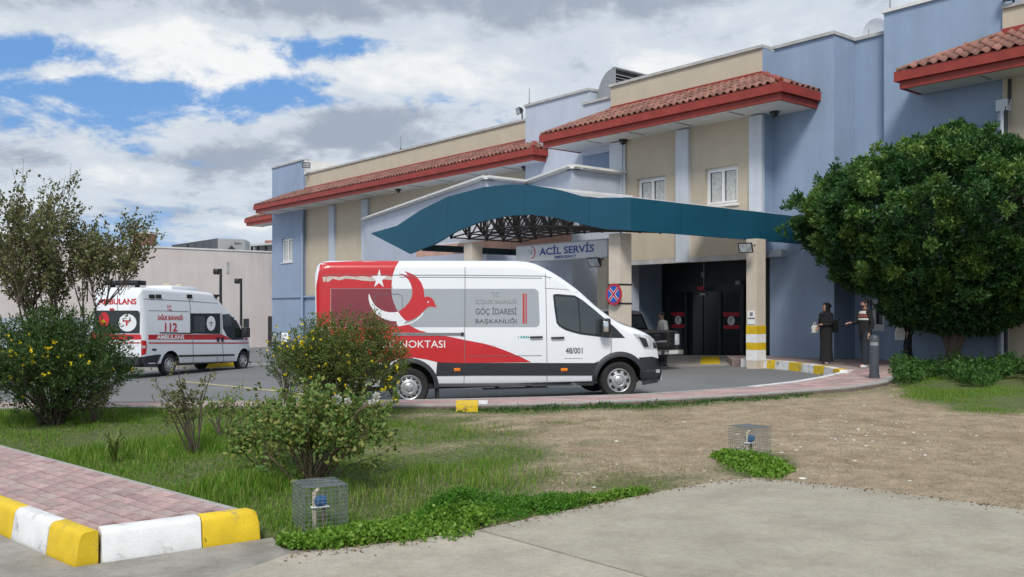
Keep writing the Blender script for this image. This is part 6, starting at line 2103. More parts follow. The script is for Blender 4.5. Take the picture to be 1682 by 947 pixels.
# woman in black with a headscarf
wp = onz(1357, 597.5, 0.11)
relaxed = ((-.03, .22, 1.12), (.06, .22, .87))
ow, S, Hd = person(tuple(wp), R(205), 1.66, 'woman in black with a headscarf standing before the blue wall', {'L': ((.02, .23, 1.14), (.20, .06, 1.12)), 'R': ((.02, -.23, 1.14), (.21, -.10, 1.05))}, M['black_cloth'], M['black_cloth'], M['white_cloth'], hair=False, skirt=True, headturn=R(-10))
b_ = MB()
n = 18
prof = [(.004, 1.745), (.06, 1.735), (.095, 1.70), (.108, 1.64), (.098, 1.57), (.085, 1.50), (.12, 1.43), (.155, 1.38)]
vs = []
for r, z in prof:
    for q in range(n):
        a = 6.2832 * q / n
        front = max(0, math.cos(a))
        rr = r * (1 - (.24 * front ** 2 if 1.52 < z < 1.69 else 0)) * (1.12 if math.cos(a) < -.3 and z > 1.55 else 1)
        p = Hd(rr * math.cos(a) - .02, rr * math.sin(a), z)
        vs.append(S(p))
fs = [(i * n + q, i * n + (q + 1) % n, (i + 1) * n + (q + 1) % n, (i + 1) * n + q) for i in range(len(prof) - 1) for q in range(n) if not (2 <= i <= 4 and (q <= 1 or q >= n - 2))]
b_.add(vs, fs).build('headscarf', M['black_cloth'], ow, smooth=60)
MB().ball(S(Hd(-.13, 0, 1.64)), .05).build('scarf_bun', M['black_cloth'], ow, smooth=60)
b_ = MB().prism([(-.08, 0), (.08, 0), (.095, .16), (.04, .2), (-.05, .2), (-.09, .15)], -.03, .03, lambda p, t: (p[0], t, p[1]))
hb_ = thing('hand_bag', 'small white bag held by the woman in black', 'bag', tuple(wmat(ow) @ Vector((.27, -.14, .86))), (0, 0, R(200)))
b_.build('bag_body', M['white_cloth'], hb_)
MB().tube([(-.04, 0, .19), (-.02, 0, .27), (.03, 0, .27), (.05, 0, .19)], .008, 5).build('bag_handle', M['white_cloth'], hb_)
bk = thing('shoulder_bag', 'black bag hanging behind the woman in black', 'bag', tuple(wmat(ow) @ Vector((-.19, .06, .86))), (0, 0, R(205)))
MB().bevbox(-.07, .07, -.14, .14, 0, .34, .03).build('bag_body', M['black_cloth'], bk, smooth=40)
MB().tube([(0, -.12, .32), (.06, -.08, .52), (.1, 0, .6)], .012, 5).build('bag_strap', M['black_cloth'], bk)
# man pointing
mp_ = onz(1421, 604, 0.11)
om, S, Hd = person(tuple(mp_), R(190), 1.75, 'bearded man in a dark jacket with white stripes pointing left', {'L': ((-.06, .24, 1.12), (.02, .22, .88)), 'R': ((.06, -.22, 1.14), (.32, -.13, 1.13))}, M['black_cloth'], M['navy_cloth'], M['filmwhite'], stance=.085, stride=.06)
for z0, z1, m in ((1.365, 1.43, 'white_cloth'), (1.275, 1.362, 'brown_cloth'), (1.205, 1.25, 'white_cloth')):
    pr_ = MB()
    n = 18
    vs = []
    for z in (z0, z1):
        for q in range(n):
            a = 6.2832 * q / n
            kx = float(np.interp(z, [1.2, 1.31, 1.39, 1.435], [.158, .156, .127, .10]))
            ky = float(np.interp(z, [1.2, 1.31, 1.39, 1.435], [.196, .216, .212, .145]))
            vs.append(S((kx * math.cos(a), ky * math.sin(a), z)))
    pr_.add(vs, [(q, (q + 1) % n, n + (q + 1) % n, n + q) for q in range(n)])
    pr_.build('jacket_band', M[m], om, smooth=60)
MB().ball(S(Hd(.05, 0, 1.545)), .06, 12, 8, (.75, .95, .75)).build('beard', M['hair'], om, smooth=60)
# man in a white shirt behind the black pickup
p = at(1091, 540, 28.2)
ob_, S, Hd = person((p.x, p.y, float(road_z(p.x, p.y))), R(196), 1.66, 'dark haired man in a white shirt behind the black pickup', {'L': ((.05, .24, 1.14), (.22, .18, 1.02)), 'R': ((.06, -.23, 1.14), (.25, -.15, 1.05))}, M['white_cloth'], M['navy_cloth'], M['black_cloth'], lean=.10, headturn=R(5))
# person under the tree with a pale bag
p = onz(1492, 597, 0.10)
ot, S, Hd = person((p.x, p.y, 0.10), R(160), 1.7, 'person in dark clothes mostly hidden behind the tree', {'L': ((-.04, .24, 1.12), (.03, .24, .88)), 'R': ((.02, -.25, 1.13), (.2, -.2, .98))}, M['black_cloth'], M['navy_cloth'], M['black_cloth'], stride=.08)
pb_ = at(1478, 545, p.y - .1)
sb = thing('tote_bag', 'pale cloth bag carried by the person behind the tree', 'bag', (pb_.x, pb_.y, pb_.z - .22))
b_ = MB().prism([(-.11, 0), (.11, 0), (.13, .2), (.09, .34), (-.07, .34), (-.12, .22)], -.05, .05, lambda q, t: (q[0], t, q[1]))
b_.build('bag_body', M['white_cloth'], sb)
MB().tube([(-.05, 0, .33), (.0, 0, .52), (.06, 0, .33)], .012, 5).build('bag_handle', M['white_cloth'], sb)
# ------------------------------------------------------------------ plants
def unit(a):
    return a / np.maximum(np.linalg.norm(a, axis=-1, keepdims=True), 1e-9)
def leaf_geo(P, D, L, W, fold=0.25):
    """folded leaf blades: six points, four faces as quads (two quads sharing the midrib)"""
    n = len(P)
    D = unit(D)
    ref = unit(rng.normal(size=(n, 3)))
    S = unit(np.cross(D, ref))
    N = np.cross(S, D)
    L = np.broadcast_to(L, (n,))[:, None]
    W = np.broadcast_to(W, (n,))[:, None]
    v0 = P
    v1 = P + D * L * 0.55 + S * W * 0.5 + N * W * fold
    v2 = P + D * L
    v3 = P + D * L * 0.55 - S * W * 0.5 + N * W * fold
    V = np.stack([v0, v1, v2, v3], 1).reshape(-1, 3)
    i = np.arange(n)[:, None] * 4
    T = np.concatenate([i + np.array([[0, 1, 2]]), i + np.array([[0, 2, 3]])], 1).reshape(-1, 3)
    return V, T
def foliage(name, P, D, L, W, m, parent, fold=0.25):
    V, T = leaf_geo(P, D, L, W, fold)
    return np_mesh(name, V, T, m, parent, world=True)
def sprigs(C, A, n, length, spread, L, W):
    """n leaves round each twig that starts at C and points along A"""
    k = len(C)
    A = unit(A)
    t = rng.uniform(0.05, 1, (k, n, 1))
    ln = rng.uniform(0.6, 1.2, (k, 1, 1)) * length
    P = C[:, None, :] + A[:, None, :] * t * ln + rng.normal(size=(k, n, 3)) * 0.012
    D = A[:, None, :] * rng.uniform(0.3, 1.0, (k, n, 1)) + rng.normal(size=(k, n, 3)) * spread
    sz = rng.uniform(0.65, 1.25, (k, n))
    return P.reshape(-1, 3), D.reshape(-1, 3), (sz * L).ravel(), (sz * W).ravel()
LM = {
    'dark': leafmat('glossy_dark_leaf', [(0.020, 0.070, 0.020), (0.038, 0.110, 0.028), (0.085, 0.18, 0.038), (0.21, 0.33, 0.065)], 0.28, 0.42, 0.4),
    'shrub': leafmat('shrub_leaf', [(0.030, 0.070, 0.018), (0.052, 0.105, 0.026), (0.09, 0.145, 0.036)], 0.25, 0.5),
    'shrub_olive': leafmat('olive_shrub_leaf', [(0.055, 0.10, 0.018), (0.09, 0.145, 0.028), (0.14, 0.18, 0.04), (0.10, 0.11, 0.04)], 0.22, 0.5),
    'autumn': leafmat('turning_leaf', [(0.10, 0.135, 0.04), (0.15, 0.175, 0.06), (0.17, 0.16, 0.07), (0.20, 0.20, 0.09), (0.10, 0.085, 0.05), (0.13, 0.165, 0.05)], 0.2, 0.6),
    'rose': leafmat('rose_leaf', [(0.07, 0.14, 0.03), (0.11, 0.20, 0.04), (0.17, 0.26, 0.06), (0.27, 0.27, 0.07), (0.055, 0.10, 0.035)], 0.25, 0.5),
    'weed': leafmat('bright_weed_leaf', [(0.075, 0.18, 0.015), (0.115, 0.25, 0.022), (0.17, 0.32, 0.035), (0.24, 0.36, 0.06)], 0.3, 0.5),
    'parsley': leafmat('feathery_weed_leaf', [(0.045, 0.145, 0.012), (0.075, 0.205, 0.018), (0.115, 0.26, 0.026)], 0.3, 0.5),
    'hedge': leafmat('low_bush_leaf', [(0.022, 0.075, 0.014), (0.045, 0.12, 0.022), (0.085, 0.18, 0.034)], 0.25, 0.5),
    'grass': leafmat('grass_blade', [(0.065, 0.17, 0.010), (0.10, 0.235, 0.014), (0.155, 0.29, 0.024), (0.28, 0.31, 0.09)], 0.3, 0.55),
    'grass_mid': leafmat('worn_grass_blade', [(0.11, 0.155, 0.04), (0.17, 0.21, 0.06), (0.26, 0.25, 0.11), (0.33, 0.28, 0.16)], 0.25, 0.6),
    'dry': leafmat('dry_grass_blade', [(0.24, 0.19, 0.115), (0.37, 0.30, 0.20), (0.50, 0.42, 0.30), (0.14, 0.11, 0.065)], 0.2, 0.7),
    'yellow': leafmat('yellow_petal', [(0.62, 0.50, 0.01), (0.80, 0.66, 0.03)], 0.2, 0.5),
    'white': leafmat('white_petal', [(0.70, 0.69, 0.62), (0.82, 0.81, 0.76)], 0.3, 0.5),
}
def limbs(segs, n=7):
    mb = MB()
    for pts, rs in segs:
        mb.tube(pts, rs, n, caps=False)
    return mb
nt_ = LM['dark'].node_tree                # pale and dark sprays at random: tone is stored per spray
cr_ = [n for n in nt_.nodes if n.type == 'VALTORGB'][0]
gi_ = cr_.inputs[0].links[0].from_socket
an_ = nt_.nodes.new('ShaderNodeAttribute'); an_.attribute_name = 'tone'
m1_ = nt_.nodes.new('ShaderNodeMath'); m1_.operation = 'MULTIPLY'; m1_.inputs[1].default_value = 0.75
m2_ = nt_.nodes.new('ShaderNodeMath'); m2_.operation = 'MULTIPLY_ADD'; m2_.inputs[1].default_value = 0.4
nt_.links.new(an_.outputs['Fac'], m1_.inputs[0]); nt_.links.new(gi_, m2_.inputs[0]); nt_.links.new(m1_.outputs[0], m2_.inputs[2])
nt_.links.new(m2_.outputs[0], cr_.inputs[0])
# --- big tree on the right
tb = onz(1566, 604, 0.05)
TR = thing('leafy_tree', 'dense dark green round tree with a short grey trunk on the right', 'tree', tuple(tb))
tcx, tcy = tb.x + 0.22, tb.y + 0.1
zz = np.array([0.95, 1.15, 1.38, 1.7, 2.4, 3.1, 3.8, 4.4, 5.0, 5.4, 5.8, 6.15])
ww = np.array([0.4, 0.95, 1.45, 1.95, 2.55, 3.2, 3.5, 3.5, 2.85, 2.1, 1.2, 0.4]) * (tb.y / 20.5)
segs = []
tops = []
for k in range(5):
    a = k * 1.26 + 0.4
    q = [tb + Vector((math.cos(a) * .07, math.sin(a) * .07, -.1)), tb + Vector((math.cos(a) * .06, math.sin(a) * .06, .45))]
    fa = 0.10 + 0.05 * (k % 3)
    for t in (1.0, 1.7, 2.5, 3.3, 4.0):
        q.append(Vector((tb.x + math.cos(a) * (.05 + fa * (t - .5) * 2.4) + random.uniform(-.08, .08), tb.y + math.sin(a) * (.05 + fa * (t - .5) * 2.4), tb.z + t)))
    segs.append((q, [.17, .135, .11, .095, .08, .055, .03]))
    for j in range(3, 7):
        for s_ in range(3):
            aa = a + random.uniform(-1.2, 1.2)
            Lb = random.uniform(.8, 1.7)
            p0 = q[j]
            p1 = p0 + Vector((math.cos(aa) * Lb * .5, math.sin(aa) * Lb * .5, .35))
            p2 = p0 + Vector((math.cos(aa) * Lb, math.sin(aa) * Lb, .8))
            segs.append(([p0, p1, p2], [.045, .03, .012]))
trunk = limbs(segs, 8).build('trunk', M['bark'], TR, world=True, smooth=60)
# sprays of twigs over the crown surface, with dark hollows between them
ctr = np.array([tcx, tcy, 2.7])
Pp, Aa, Tn = [], [], []
def spray(c, d, r, k=1.0):
    """a tuft of twigs fanning out from c towards d"""
    n = int(30 * (r / 0.32) ** 2 * k)
    dd = unit(rng.normal(size=(n, 3)) * 0.50 + d)
    rad = r * rng.uniform(0.1, 1.0, (n, 1)) ** 0.8 * (0.45 + 0.65 * np.clip((dd @ d)[:, None], 0, 1) ** 2)
    Tn.append(np.full(n, rng.uniform() ** 1.6))
    Pp.append(c + dd * rad)
    Aa.append(dd * 1.0 + d * 0.35 + np.array([0, 0, 0.25]))
lumps = [(rng.uniform(0, 6.2832), rng.uniform(1.4, 5.9), rng.uniform(.25, .85), rng.uniform(.35, .75)) for _ in range(40)]
def lump(a, z):
    v = 0
    for la, lz, lh, ls in lumps:
        da = (a - la + math.pi) % (2 * math.pi) - math.pi
        v = max(v, lh * math.exp(-((da * 2.6 / ls / 1.6) ** 2 + ((z - lz) / ls) ** 2)))
    return v
for k in range(1080):
    z = rng.uniform(1.1, 6.35)
    a = rng.uniform(0, 6.2832)
    w = np.interp(z - .12, zz, ww) - 0.42 + lump(a, z)
    r = rng.uniform(0.22, 0.42)
    dep = r * rng.uniform(0.5, 1.0) + (rng.uniform(0, .55) if rng.uniform() < .4 else 0)
    p = np.array([tcx + math.cos(a) * w, tcy + math.sin(a) * w, z])
    d = unit(np.array([math.cos(a), math.sin(a), (z - 2.9) * 0.28 + 0.35]) + rng.normal(size=3) * 0.25)
    spray(p - d * dep, d, r)
for z, a, rr, r in ((5.9, 0, 0, .6), (6.05, 2.0, .25, .45), (5.8, 3.4, .5, .5), (5.55, 0, 0, .6), (5.75, 0.5, .15, .45), (5.35, 1, .6, .5), (5.3, 4, .6, .5), (5.0, 3.1, 1.5, .55), (4.9, 2.6, 2.0, .5), (4.35, 3.15, 3.1, .6), (4.2, 3.3, 3.3, .45), (4.05, 3.0, 3.05, .5), (5.2, 5.6, 1.2, .5), (3.3, 3.3, 2.75, .5), (5.1, 4.4, 1.3, .5), (3.9, 3.5, 3.2, .5)):
    c = np.array([tcx + math.cos(a) * rr, tcy + math.sin(a) * rr, z])
    spray(c, unit(np.array([math.cos(a) * rr * .35, math.sin(a) * rr * .35, .9 if z > 4.7 else .35])), r, 1.4)
for k in range(90):
    z = rng.uniform(1.6, 6.2); a = rng.uniform(0, 6.2832)
    w = np.interp(z, zz, ww) + lump(a, z) * .8 + rng.uniform(-.05, .22)
    spray(np.array([tcx + math.cos(a) * w, tcy + math.sin(a) * w, z]), unit(np.array([math.cos(a) * .5, math.sin(a) * .5, .9])), rng.uniform(.2, .34), .55)
P0_, A0_, Tn = np.concatenate(Pp), np.concatenate(Aa), np.concatenate(Tn)
keep = ~((P0_[:, 2] < 2.05) & (P0_[:, 0] / P0_[:, 1] * 1500 + 841 < 1452))   # pruned clear of the pavement
P0_, A0_, Tn = P0_[keep], A0_[keep], Tn[keep]
P, D, L, W = sprigs(P0_, A0_, 10, 0.13, 0.5, 0.125, 0.044)
crown = foliage('crown', P, D, L, W, LM['dark'], TR)
tone = np.repeat(np.repeat(Tn, 10), 4).astype(np.float32)
ta = crown.data.attributes.new('tone', 'FLOAT', 'POINT')
ta.data.foreach_set('value', tone)
zi = np.concatenate([rng.uniform(1.1, 1.8, 1200), rng.uniform(1.2, 5.3, 7800)])
wi = np.interp(zi, zz, ww) - np.where(zi < 1.7, .25, 0.95)
ai = rng.uniform(0, 6.2832, 9000)
ri = np.sqrt(rng.uniform(0.10, 1, 9000)) * np.maximum(wi, 0)
Pi = np.stack([tcx + np.cos(ai) * ri, tcy + np.sin(ai) * ri, zi], 1)
P, D, L, W = sprigs(Pi, unit(Pi - ctr) + np.array([0, 0, .4]), 7, 0.20, 0.7, 0.12, 0.05)
foliage('inner_leaves', P, D, L, W, LM['dark'], TR)

# --- shrubs
def arc_stems(base, n, H, Rd, r0, lean=(0, 0), forks=2, zfrac=0.5):
    segs, tips = [], []
    for k in range(n):
        a = random.uniform(0, 6.2832)
        rr = Rd * math.sqrt(random.uniform(0.02, 1))
        hh = H * random.uniform(0.55, 1.0) * (1 - 0.35 * (rr / Rd) ** 2)
        b = base + Vector((random.uniform(-.12, .12) * Rd, random.uniform(-.12, .12) * Rd, -.03))
        e = Vector((base.x + math.cos(a) * rr + lean[0], base.y + math.sin(a) * rr + lean[1], base.z + hh))
        m1 = b.lerp(e, .4) + Vector((random.uniform(-.05, .05), random.uniform(-.05, .05), hh * .14)) * 1.0
        m2 = b.lerp(e, .75) + Vector((random.uniform(-.06, .06), random.uniform(-.06, .06), hh * .08))
        segs.append(([b, m1, m2, e], [r0, r0 * .75, r0 * .5, r0 * .2]))
        tips.append((m2, e))
        for f in range(forks):
            p = m1.lerp(m2, random.uniform(0, 1))
            d = Vector((random.uniform(-1, 1), random.uniform(-1, 1), random.uniform(.1, 1.1))).normalized() * Rd * random.uniform(.25, .5)
            segs.append(([p, p + d * .5 + Vector((0, 0, .02)), p + d], [r0 * .5, r0 * .35, r0 * .12]))
            tips.append((p + d * .4, p + d))
    return segs, tips
def on_tips(tips, n, jit, lo=0.0):
    k = rng.integers(0, len(tips), n)
    t = rng.uniform(lo, 1.05, (n, 1))
    A = np.array([tuple(a) for a, b in tips])[k]; Bv = np.array([tuple(b) for a, b in tips])[k]
    return A + (Bv - A) * t + rng.normal(size=(n, 3)) * jit, unit(Bv - A)
def shrub(name, label, cat, base, nst, H, Rd, r0, nsp, per, spl, L, W, leaf, stem='twig', forks=2, jit=0.04, spread=0.6, fill=0, flowers=None, group=None, lean=(0, 0)):
    o = thing(name, label, cat, tuple(base), group=group)
    segs, tips = arc_stems(base, nst, H, Rd, r0, lean, forks)
    limbs(segs, 5).build('stems', M[stem], o, world=True, smooth=60)
    C, A = on_tips(tips, nsp, jit)
    if fill:
        d = unit(rng.normal(size=(fill, 3)))
        rad = rng.uniform(.2, 1, (fill, 1)) ** .5
        C2 = np.array([base.x + lean[0] * .5, base.y + lean[1] * .5, base.z + H * .52]) + d * rad * np.array([Rd * .92, Rd * .92, H * .44])
        C = np.concatenate([C, C2]); A = np.concatenate([A, d + np.array([0, 0, .5])])
    A = A + np.array([0, 0, .25])
    P, D, LL, WW = sprigs(C, A, per, spl, spread, L, W)
    foliage('foliage', P, D, LL, WW, LM[leaf], o)
    return o, segs, tips
def blossom(P, size, m, parent, name='flowers', petals=5, stuff=True):
    n = len(P)
    D = unit(rng.normal(size=(n, 1, 3)) * 0.4 + rng.normal(size=(n, petals, 3)) + np.array([0, -0.5, 0.3]))
    PP = np.repeat(np.asarray(P)[:, None, :], petals, 1).reshape(-1, 3)
    o = foliage(name, PP, D.reshape(-1, 3), size, size * 0.9, m, parent, 0.1)
    if stuff: o['kind'] = 'stuff'
    return o
# sparse tree at the far left
b = onz(104, 688, 0.02)
sp_tree = thing('sparse_tree', 'tall thin branched tree with sparse turning leaves at the far left', 'tree', tuple(b))
segs, tips = [], []
def grow(p, d, L, r, depth):
    pts = [p]; dd = d.copy()
    for k in range(3):
        dd = (dd + Vector((random.uniform(-.16, .16), random.uniform(-.16, .16), random.uniform(.0, .12)))).normalized()
        pts.append(pts[-1] + dd * L / 3)
    segs.append((pts, [r, r * .85, r * .7, r * .5]))
    if depth <= 2:
        tips.append((pts[1], pts[-1]))
    if depth == 0:
        return
    for k in range(random.choice((2, 3, 3))):
        q = pts[random.choice((2, 3, 3))]
        nd = (dd + Vector((random.uniform(-.75, .75), random.uniform(-.75, .75), random.uniform(-.1, .45)))).normalized()
        grow(q, nd, L * random.uniform(.6, .85), r * .58, depth - 1)
for k in range(7):
    a = k * 0.9
    grow(b + Vector((math.cos(a) * .1, math.sin(a) * .1, -.05)), Vector((math.cos(a) * .38, math.sin(a) * .38, 1)).normalized(), 1.28, .034, 4)
zmax = max(p[1].z for p in tips)
sc_ = (EYE + (508 - 262) / 1500 * b.y - b.z) / (zmax - b.z)
def rs(p): return b + Vector(((p.x - b.x) * 0.66 - .05, (p.y - b.y) * 0.66, (p.z - b.z) * sc_))
segs = [([rs(p) for p in pts], r) for pts, r in segs]
tips = [(rs(p), rs(q)) for p, q in tips]
def clear(p): return not (p.z < 2.02 and p.x > -6.05)
segs = [q for q in segs if clear(q[0][-1]) or q[1][0] > .02]
tips = [q for q in tips if clear(q[1]) and clear(q[0])]
limbs(segs, 5).build('branches', M['twig'], sp_tree, world=True, smooth=60)
C, A = on_tips(tips, 3500, 0.05)
keep = rng.uniform(size=len(C)) > sstep(2.1, 3.8, C[:, 2]) * 0.86
C, A = C[keep], A[keep]
P, D, L, W = sprigs(C, A, 6, 0.13, 0.9, 0.05, 0.032)
foliage('crown', P, D, L, W, LM['autumn'], sp_tree)
# yellow flowering shrubs
b = onz(95, 695, 0.02) + Vector((0.0, -.15, 0))
o, s_, t_ = shrub('flowering_shrub', 'wide dark green shrub with yellow flowers before the ambulance', 'shrub', b, 70, 1.62, 1.08, .012, 3600, 7, .10, .052, .016, 'shrub', fill=2600, forks=3)
C, A = on_tips(t_, 60, .05, .6)
front = np.array([b.x + rng.normal(-.25, .4) for _ in range(46)])
Pf_ = np.stack([b.x + rng.normal(-.1, .5, 46), np.full(46, b.y - .93) + rng.uniform(0, .2, 46), b.z + rng.normal(1.02, .17, 46)], 1)
blossom(np.concatenate([C[:20], Pf_]), .036, LM['yellow'], o)
b = onz(566, 686, 0.03)
o, s_, t_ = shrub('flowering_shrub', 'rounded olive shrub with yellow flowers hiding the rear of the van', 'shrub', b, 95, 1.58, 1.0, .010, 3600, 7, .09, .042, .015, 'shrub_olive', fill=1700, forks=3)
ang_ = rng.uniform(0, 6.28, 60)
Pf_ = np.stack([b.x - .50 + rng.normal(0, .16, 34), b.y - .62 + rng.uniform(-.1, .2, 34), b.z + rng.normal(1.12, .09, 34)], 1)
Pg_ = np.stack([b.x + rng.normal(.15, .42, 40), b.y - .72 + rng.uniform(-.1, .3, 40), b.z + rng.normal(.78, .25, 40)], 1)
Ph_ = np.stack([b.x + rng.normal(.78, .06, 12), b.y - .5 + rng.uniform(-.1, .2, 12), b.z + rng.normal(.48, .16, 12)], 1)
C, A = on_tips(t_, 20, .04, .7)
blossom(np.concatenate([C, Pf_, Pg_, Ph_]), .033, LM['yellow'], o)
# rose bushes
b = onz(512, 797, 0.0)
rose, s_, t_ = shrub('rose_bush', 'leafy rose bush with white roses behind the wire cage', 'rose bush', b, 44, .93, .76, .0085, 1050, 7, .12, .050, .033, 'rose', 'canetwig', forks=2, spread=.75, fill=90)
for px, py, s in ((552, 656, .05), (571, 659, .035), (618, 652, .045), (610, 661, .03), (470, 690, .02)):
    c = at(px, py, b.y - .1)
    n = 26
    d = unit(rng.normal(size=(n, 3)) + np.array([0, -.3, .5]))
    f = foliage('rose', np.repeat(np.array([tuple(c)]), n, 0), d, s * 1.15, s * 1.0, LM['white'], rose, .3)
    MB().tube([b + Vector(((c.x - b.x) * .5, 0, .4)), b.lerp(c, .75) + Vector((0, 0, .1)), c], .006, 5).build('cane', M['canetwig'], rose, world=True)
b = onz(318, 748, 0.0)
shrub('thin_rose', 'leggy bare rose stems with few leaves between the footpath and the shrubs', 'rose bush', b, 12, 1.22, .34, .011, 170, 5, .07, .038, .026, 'autumn', 'twig', forks=2, spread=.8, lean=(-.10, 0))
b = onz(365, 722, 0.0)
shrub('thin_rose', 'small leggy rose with reddish leaves left of the big rose bush', 'rose bush', b, 11, .72, .40, .009, 130, 5, .07, .04, .028, 'rose', 'twig', forks=2, spread=.8)
b = onz(152, 700, 0.0)
shrub('thin_rose', 'low bare stemmed rose at the foot of the yellow flowering shrub', 'rose bush', b, 14, .62, .32, .009, 160, 5, .07, .04, .024, 'autumn', 'twig', forks=2, spread=.8)
b = onz(432, 770, 0.0)
shrub('thin_rose', 'yellowing young rose at the left side of the big rose bush', 'rose bush', b, 14, .66, .36, .008, 260, 6, .08, .045, .032, 'rose', 'canetwig', forks=2, spread=.8)
b = onz(470, 668, 0.05) 
shrub('white_flower_bush', 'pale leaved bush at the left edge of the olive shrub', 'shrub', b + Vector((-.05, .2, 0)), 20, 1.35, .38, .008, 300, 5, .09, .045, .02, 'shrub', 'twig', forks=2, spread=.7)
o = COL.objects[-1] if False else None
# low bushes under the tree
hd_pts = []
n = 2600
px_ = rng.uniform(1468, 1760, n); py_ = rng.uniform(604, 636, n)
okk = (py_ < 630 - 8 * np.sin(px_ * .05)) & (py_ > 606)
px_, py_ = px_[okk], py_[okk]
Yg = (EYE - .04) * 1500 / (py_ - 508)
Xg = (px_ - 841) / 1500 * Yg
hz_ = 0.04 + np.clip(.16 + .22 * smooth_noise(Xg, Yg, 44, 2.2), .02, .4) * rng.uniform(.15, 1, len(Xg))
P, D, L, W = sprigs(np.stack([Xg, Yg, hz_], 1), np.stack([rng.normal(0, .5, len(Xg)), rng.normal(-.2, .5, len(Xg)), np.ones(len(Xg))], 1), 8, .16, .6, .085, .04)
tag(foliage('ground_cover', P, D, L, W, LM['hedge'], None), 'low dark green ground cover bushes under the round tree', kind='stuff')

# --- weeds along the concrete edge and round the second cage
def mound(pxs, pys, hts, n, wpx, L, W, leaf, label, lz=.55):
    t = rng.uniform(0, 1, n)
    k = np.linspace(0, 1, len(pxs))
    cx_, cy_ = np.interp(t, k, pxs), np.interp(t, k, pys)
    h_ = np.interp(t, k, hts)
    s = np.clip(rng.normal(0, .55, n), -1.3, 1.3) * (0.75 + .6 * smooth_noise(t * 40, t * 0, 14, 1.0))
    px = cx_ + rng.normal(0, 6, n); py = cy_ + s * np.interp(t, k, wpx)
    Y = EYE * 1500 / (py - 508); X_ = (px - 841) / 1500 * Y
    zb = h_ * np.sqrt(np.maximum(0, 1 - s ** 2)) * rng.uniform(.2, 1.1, n) * np.clip(.8 + .8 * smooth_noise(X_, Y, 11, 6.0), .1, 2)
    zb = np.maximum(zb, .012)
    P, D, LL, WW = sprigs(np.stack([X_, Y, zb], 1), np.stack([rng.normal(0, .6, n), rng.normal(-.15, .6, n), np.full(n, lz)], 1), 5, .035, .7, L, W)
    tag(foliage('ground_cover', P, D, LL, WW, LM[leaf], None, .15), label, kind='stuff')
mound([470, 560, 640, 720, 800], [896, 889, 878, 864, 850], [.02, .04, .05, .055, .05], 5600, [8, 13, 16, 18, 18], .028, .025, 'weed', 'bright green round leaved weeds along the concrete edge')
mound([690, 740, 775, 830, 900, 960], [862, 846, 838, 838, 835, 822], [.05, .11, .15, .09, .05, .02], 4600, [14, 22, 24, 16, 10, 6], .030, .011, 'parsley', 'feathery green weed clump at the concrete edge')
mound([930, 970, 1010, 1060], [829, 823, 816, 808], [.02, .02, .015, .008], 700, [5, 5, 4, 3], .025, .016, 'weed', 'thin green weeds fringing the concrete edge in the middle')
mound([1180, 1215, 1250, 1290], [752, 762, 770, 776], [.03, .10, .07, .02], 1700, [8, 15, 13, 6], .04, .024, 'weed', 'small bright weeds round the far wire cage')
mound([312, 330, 352], [896, 893, 887], [.05, .12, .04], 220, [4, 5, 3], .055, .035, 'parsley', 'small weed growing at the foot of the kerb')
mound([700, 860, 1040, 1200, 1330], [676, 674, 669, 660, 650], [.02, .05, .05, .04, .02], 2600, [4, 6, 6, 5, 4], .035, .018, 'hedge', 'low green weeds along the lawn side of the pavement')

# --- grass
def blades(X_, Y_, Hh, Wd, leaf, name, label, droop=0.5):
    n = len(X_)
    Z_ = lawn_z(X_, Y_)
    base = np.stack([X_, Y_, Z_ - .01], 1)
    a = rng.uniform(0, 6.2832, n)
    hd = np.stack([np.cos(a), np.sin(a), np.zeros(n)], 1)
    sd_ = np.stack([-np.sin(a + rng.normal(0, .6, n)), np.cos(a), np.zeros(n)], 1)
    H_ = Hh[:, None]; w = Wd[:, None] * .5
    dr = rng.uniform(.2, 1, (n, 1)) * droop
    up = np.array([[0, 0, 1.0]])
    m_ = base + up * H_ * .6 + hd * H_ * dr * .35
    t_ = base + up * H_ * (1 - .3 * dr) + hd * H_ * dr
    V = np.stack([base - sd_ * w, base + sd_ * w, m_ + sd_ * w * .7, m_ - sd_ * w * .7, t_], 1).reshape(-1, 3)
    i = np.arange(n)[:, None] * 5
    T = np.concatenate([i + [[0, 1, 2]], i + [[0, 2, 3]], i + [[3, 2, 4]]], 1).reshape(-1, 3)
    return tag(np_mesh(name, V, T, LM[leaf], None), label, kind='stuff')
def lawn_samples(n, ymin=5.4, ymax=21.0):
    # even over the picture, so that near ground gets as many blades as far ground
    py = 508 + 1500 * EYE / rng.uniform(ymin, ymax, n)
    Y_ = 1500 * EYE / (py - 508)
    px = rng.uniform(-80, 1760, n)
    X_ = (px - 841) / 1500 * Y_
    ok = (Y_ < y_near(X_) - .02) & (Y_ > y_conc(X_) + .015)
    ins, a, b = in_strip(X_, Y_)
    ok &= ~(ins | ((a < 1.24) & (b < .06)))
    return X_[ok], Y_[ok], px[ok]
X_, Y_, px_ = lawn_samples(1100000)
wgt = Y_ / 21.0                                    # area element of that sampling
g = greenness(X_, Y_)
py_ = 508 + 1500 * EYE / Y_
lush = 1 - sstep(560, 780, px_ + 60 * smooth_noise(X_, Y_, 21, 1.3))
lush = np.maximum(lush, (1 - sstep(.05, .55, Y_ - y_conc(X_) + .12 * smooth_noise(X_, Y_, 51, 5.0))) * (1 - sstep(1060, 1180, px_)) * .9)
lush = np.maximum(lush, .55 * g * (1 - sstep(760, 1000, px_)))
lush = np.maximum(lush, (1 - sstep(.5, 1.2, ((px_ - 1640) / 180) ** 2 + ((py_ - 645) / 42) ** 2)) * .9)
u1, u2 = rng.uniform(size=len(X_)), rng.uniform(size=len(X_))
worn = sstep(0.1, .9, smooth_noise(X_, Y_, 33, 2.2))
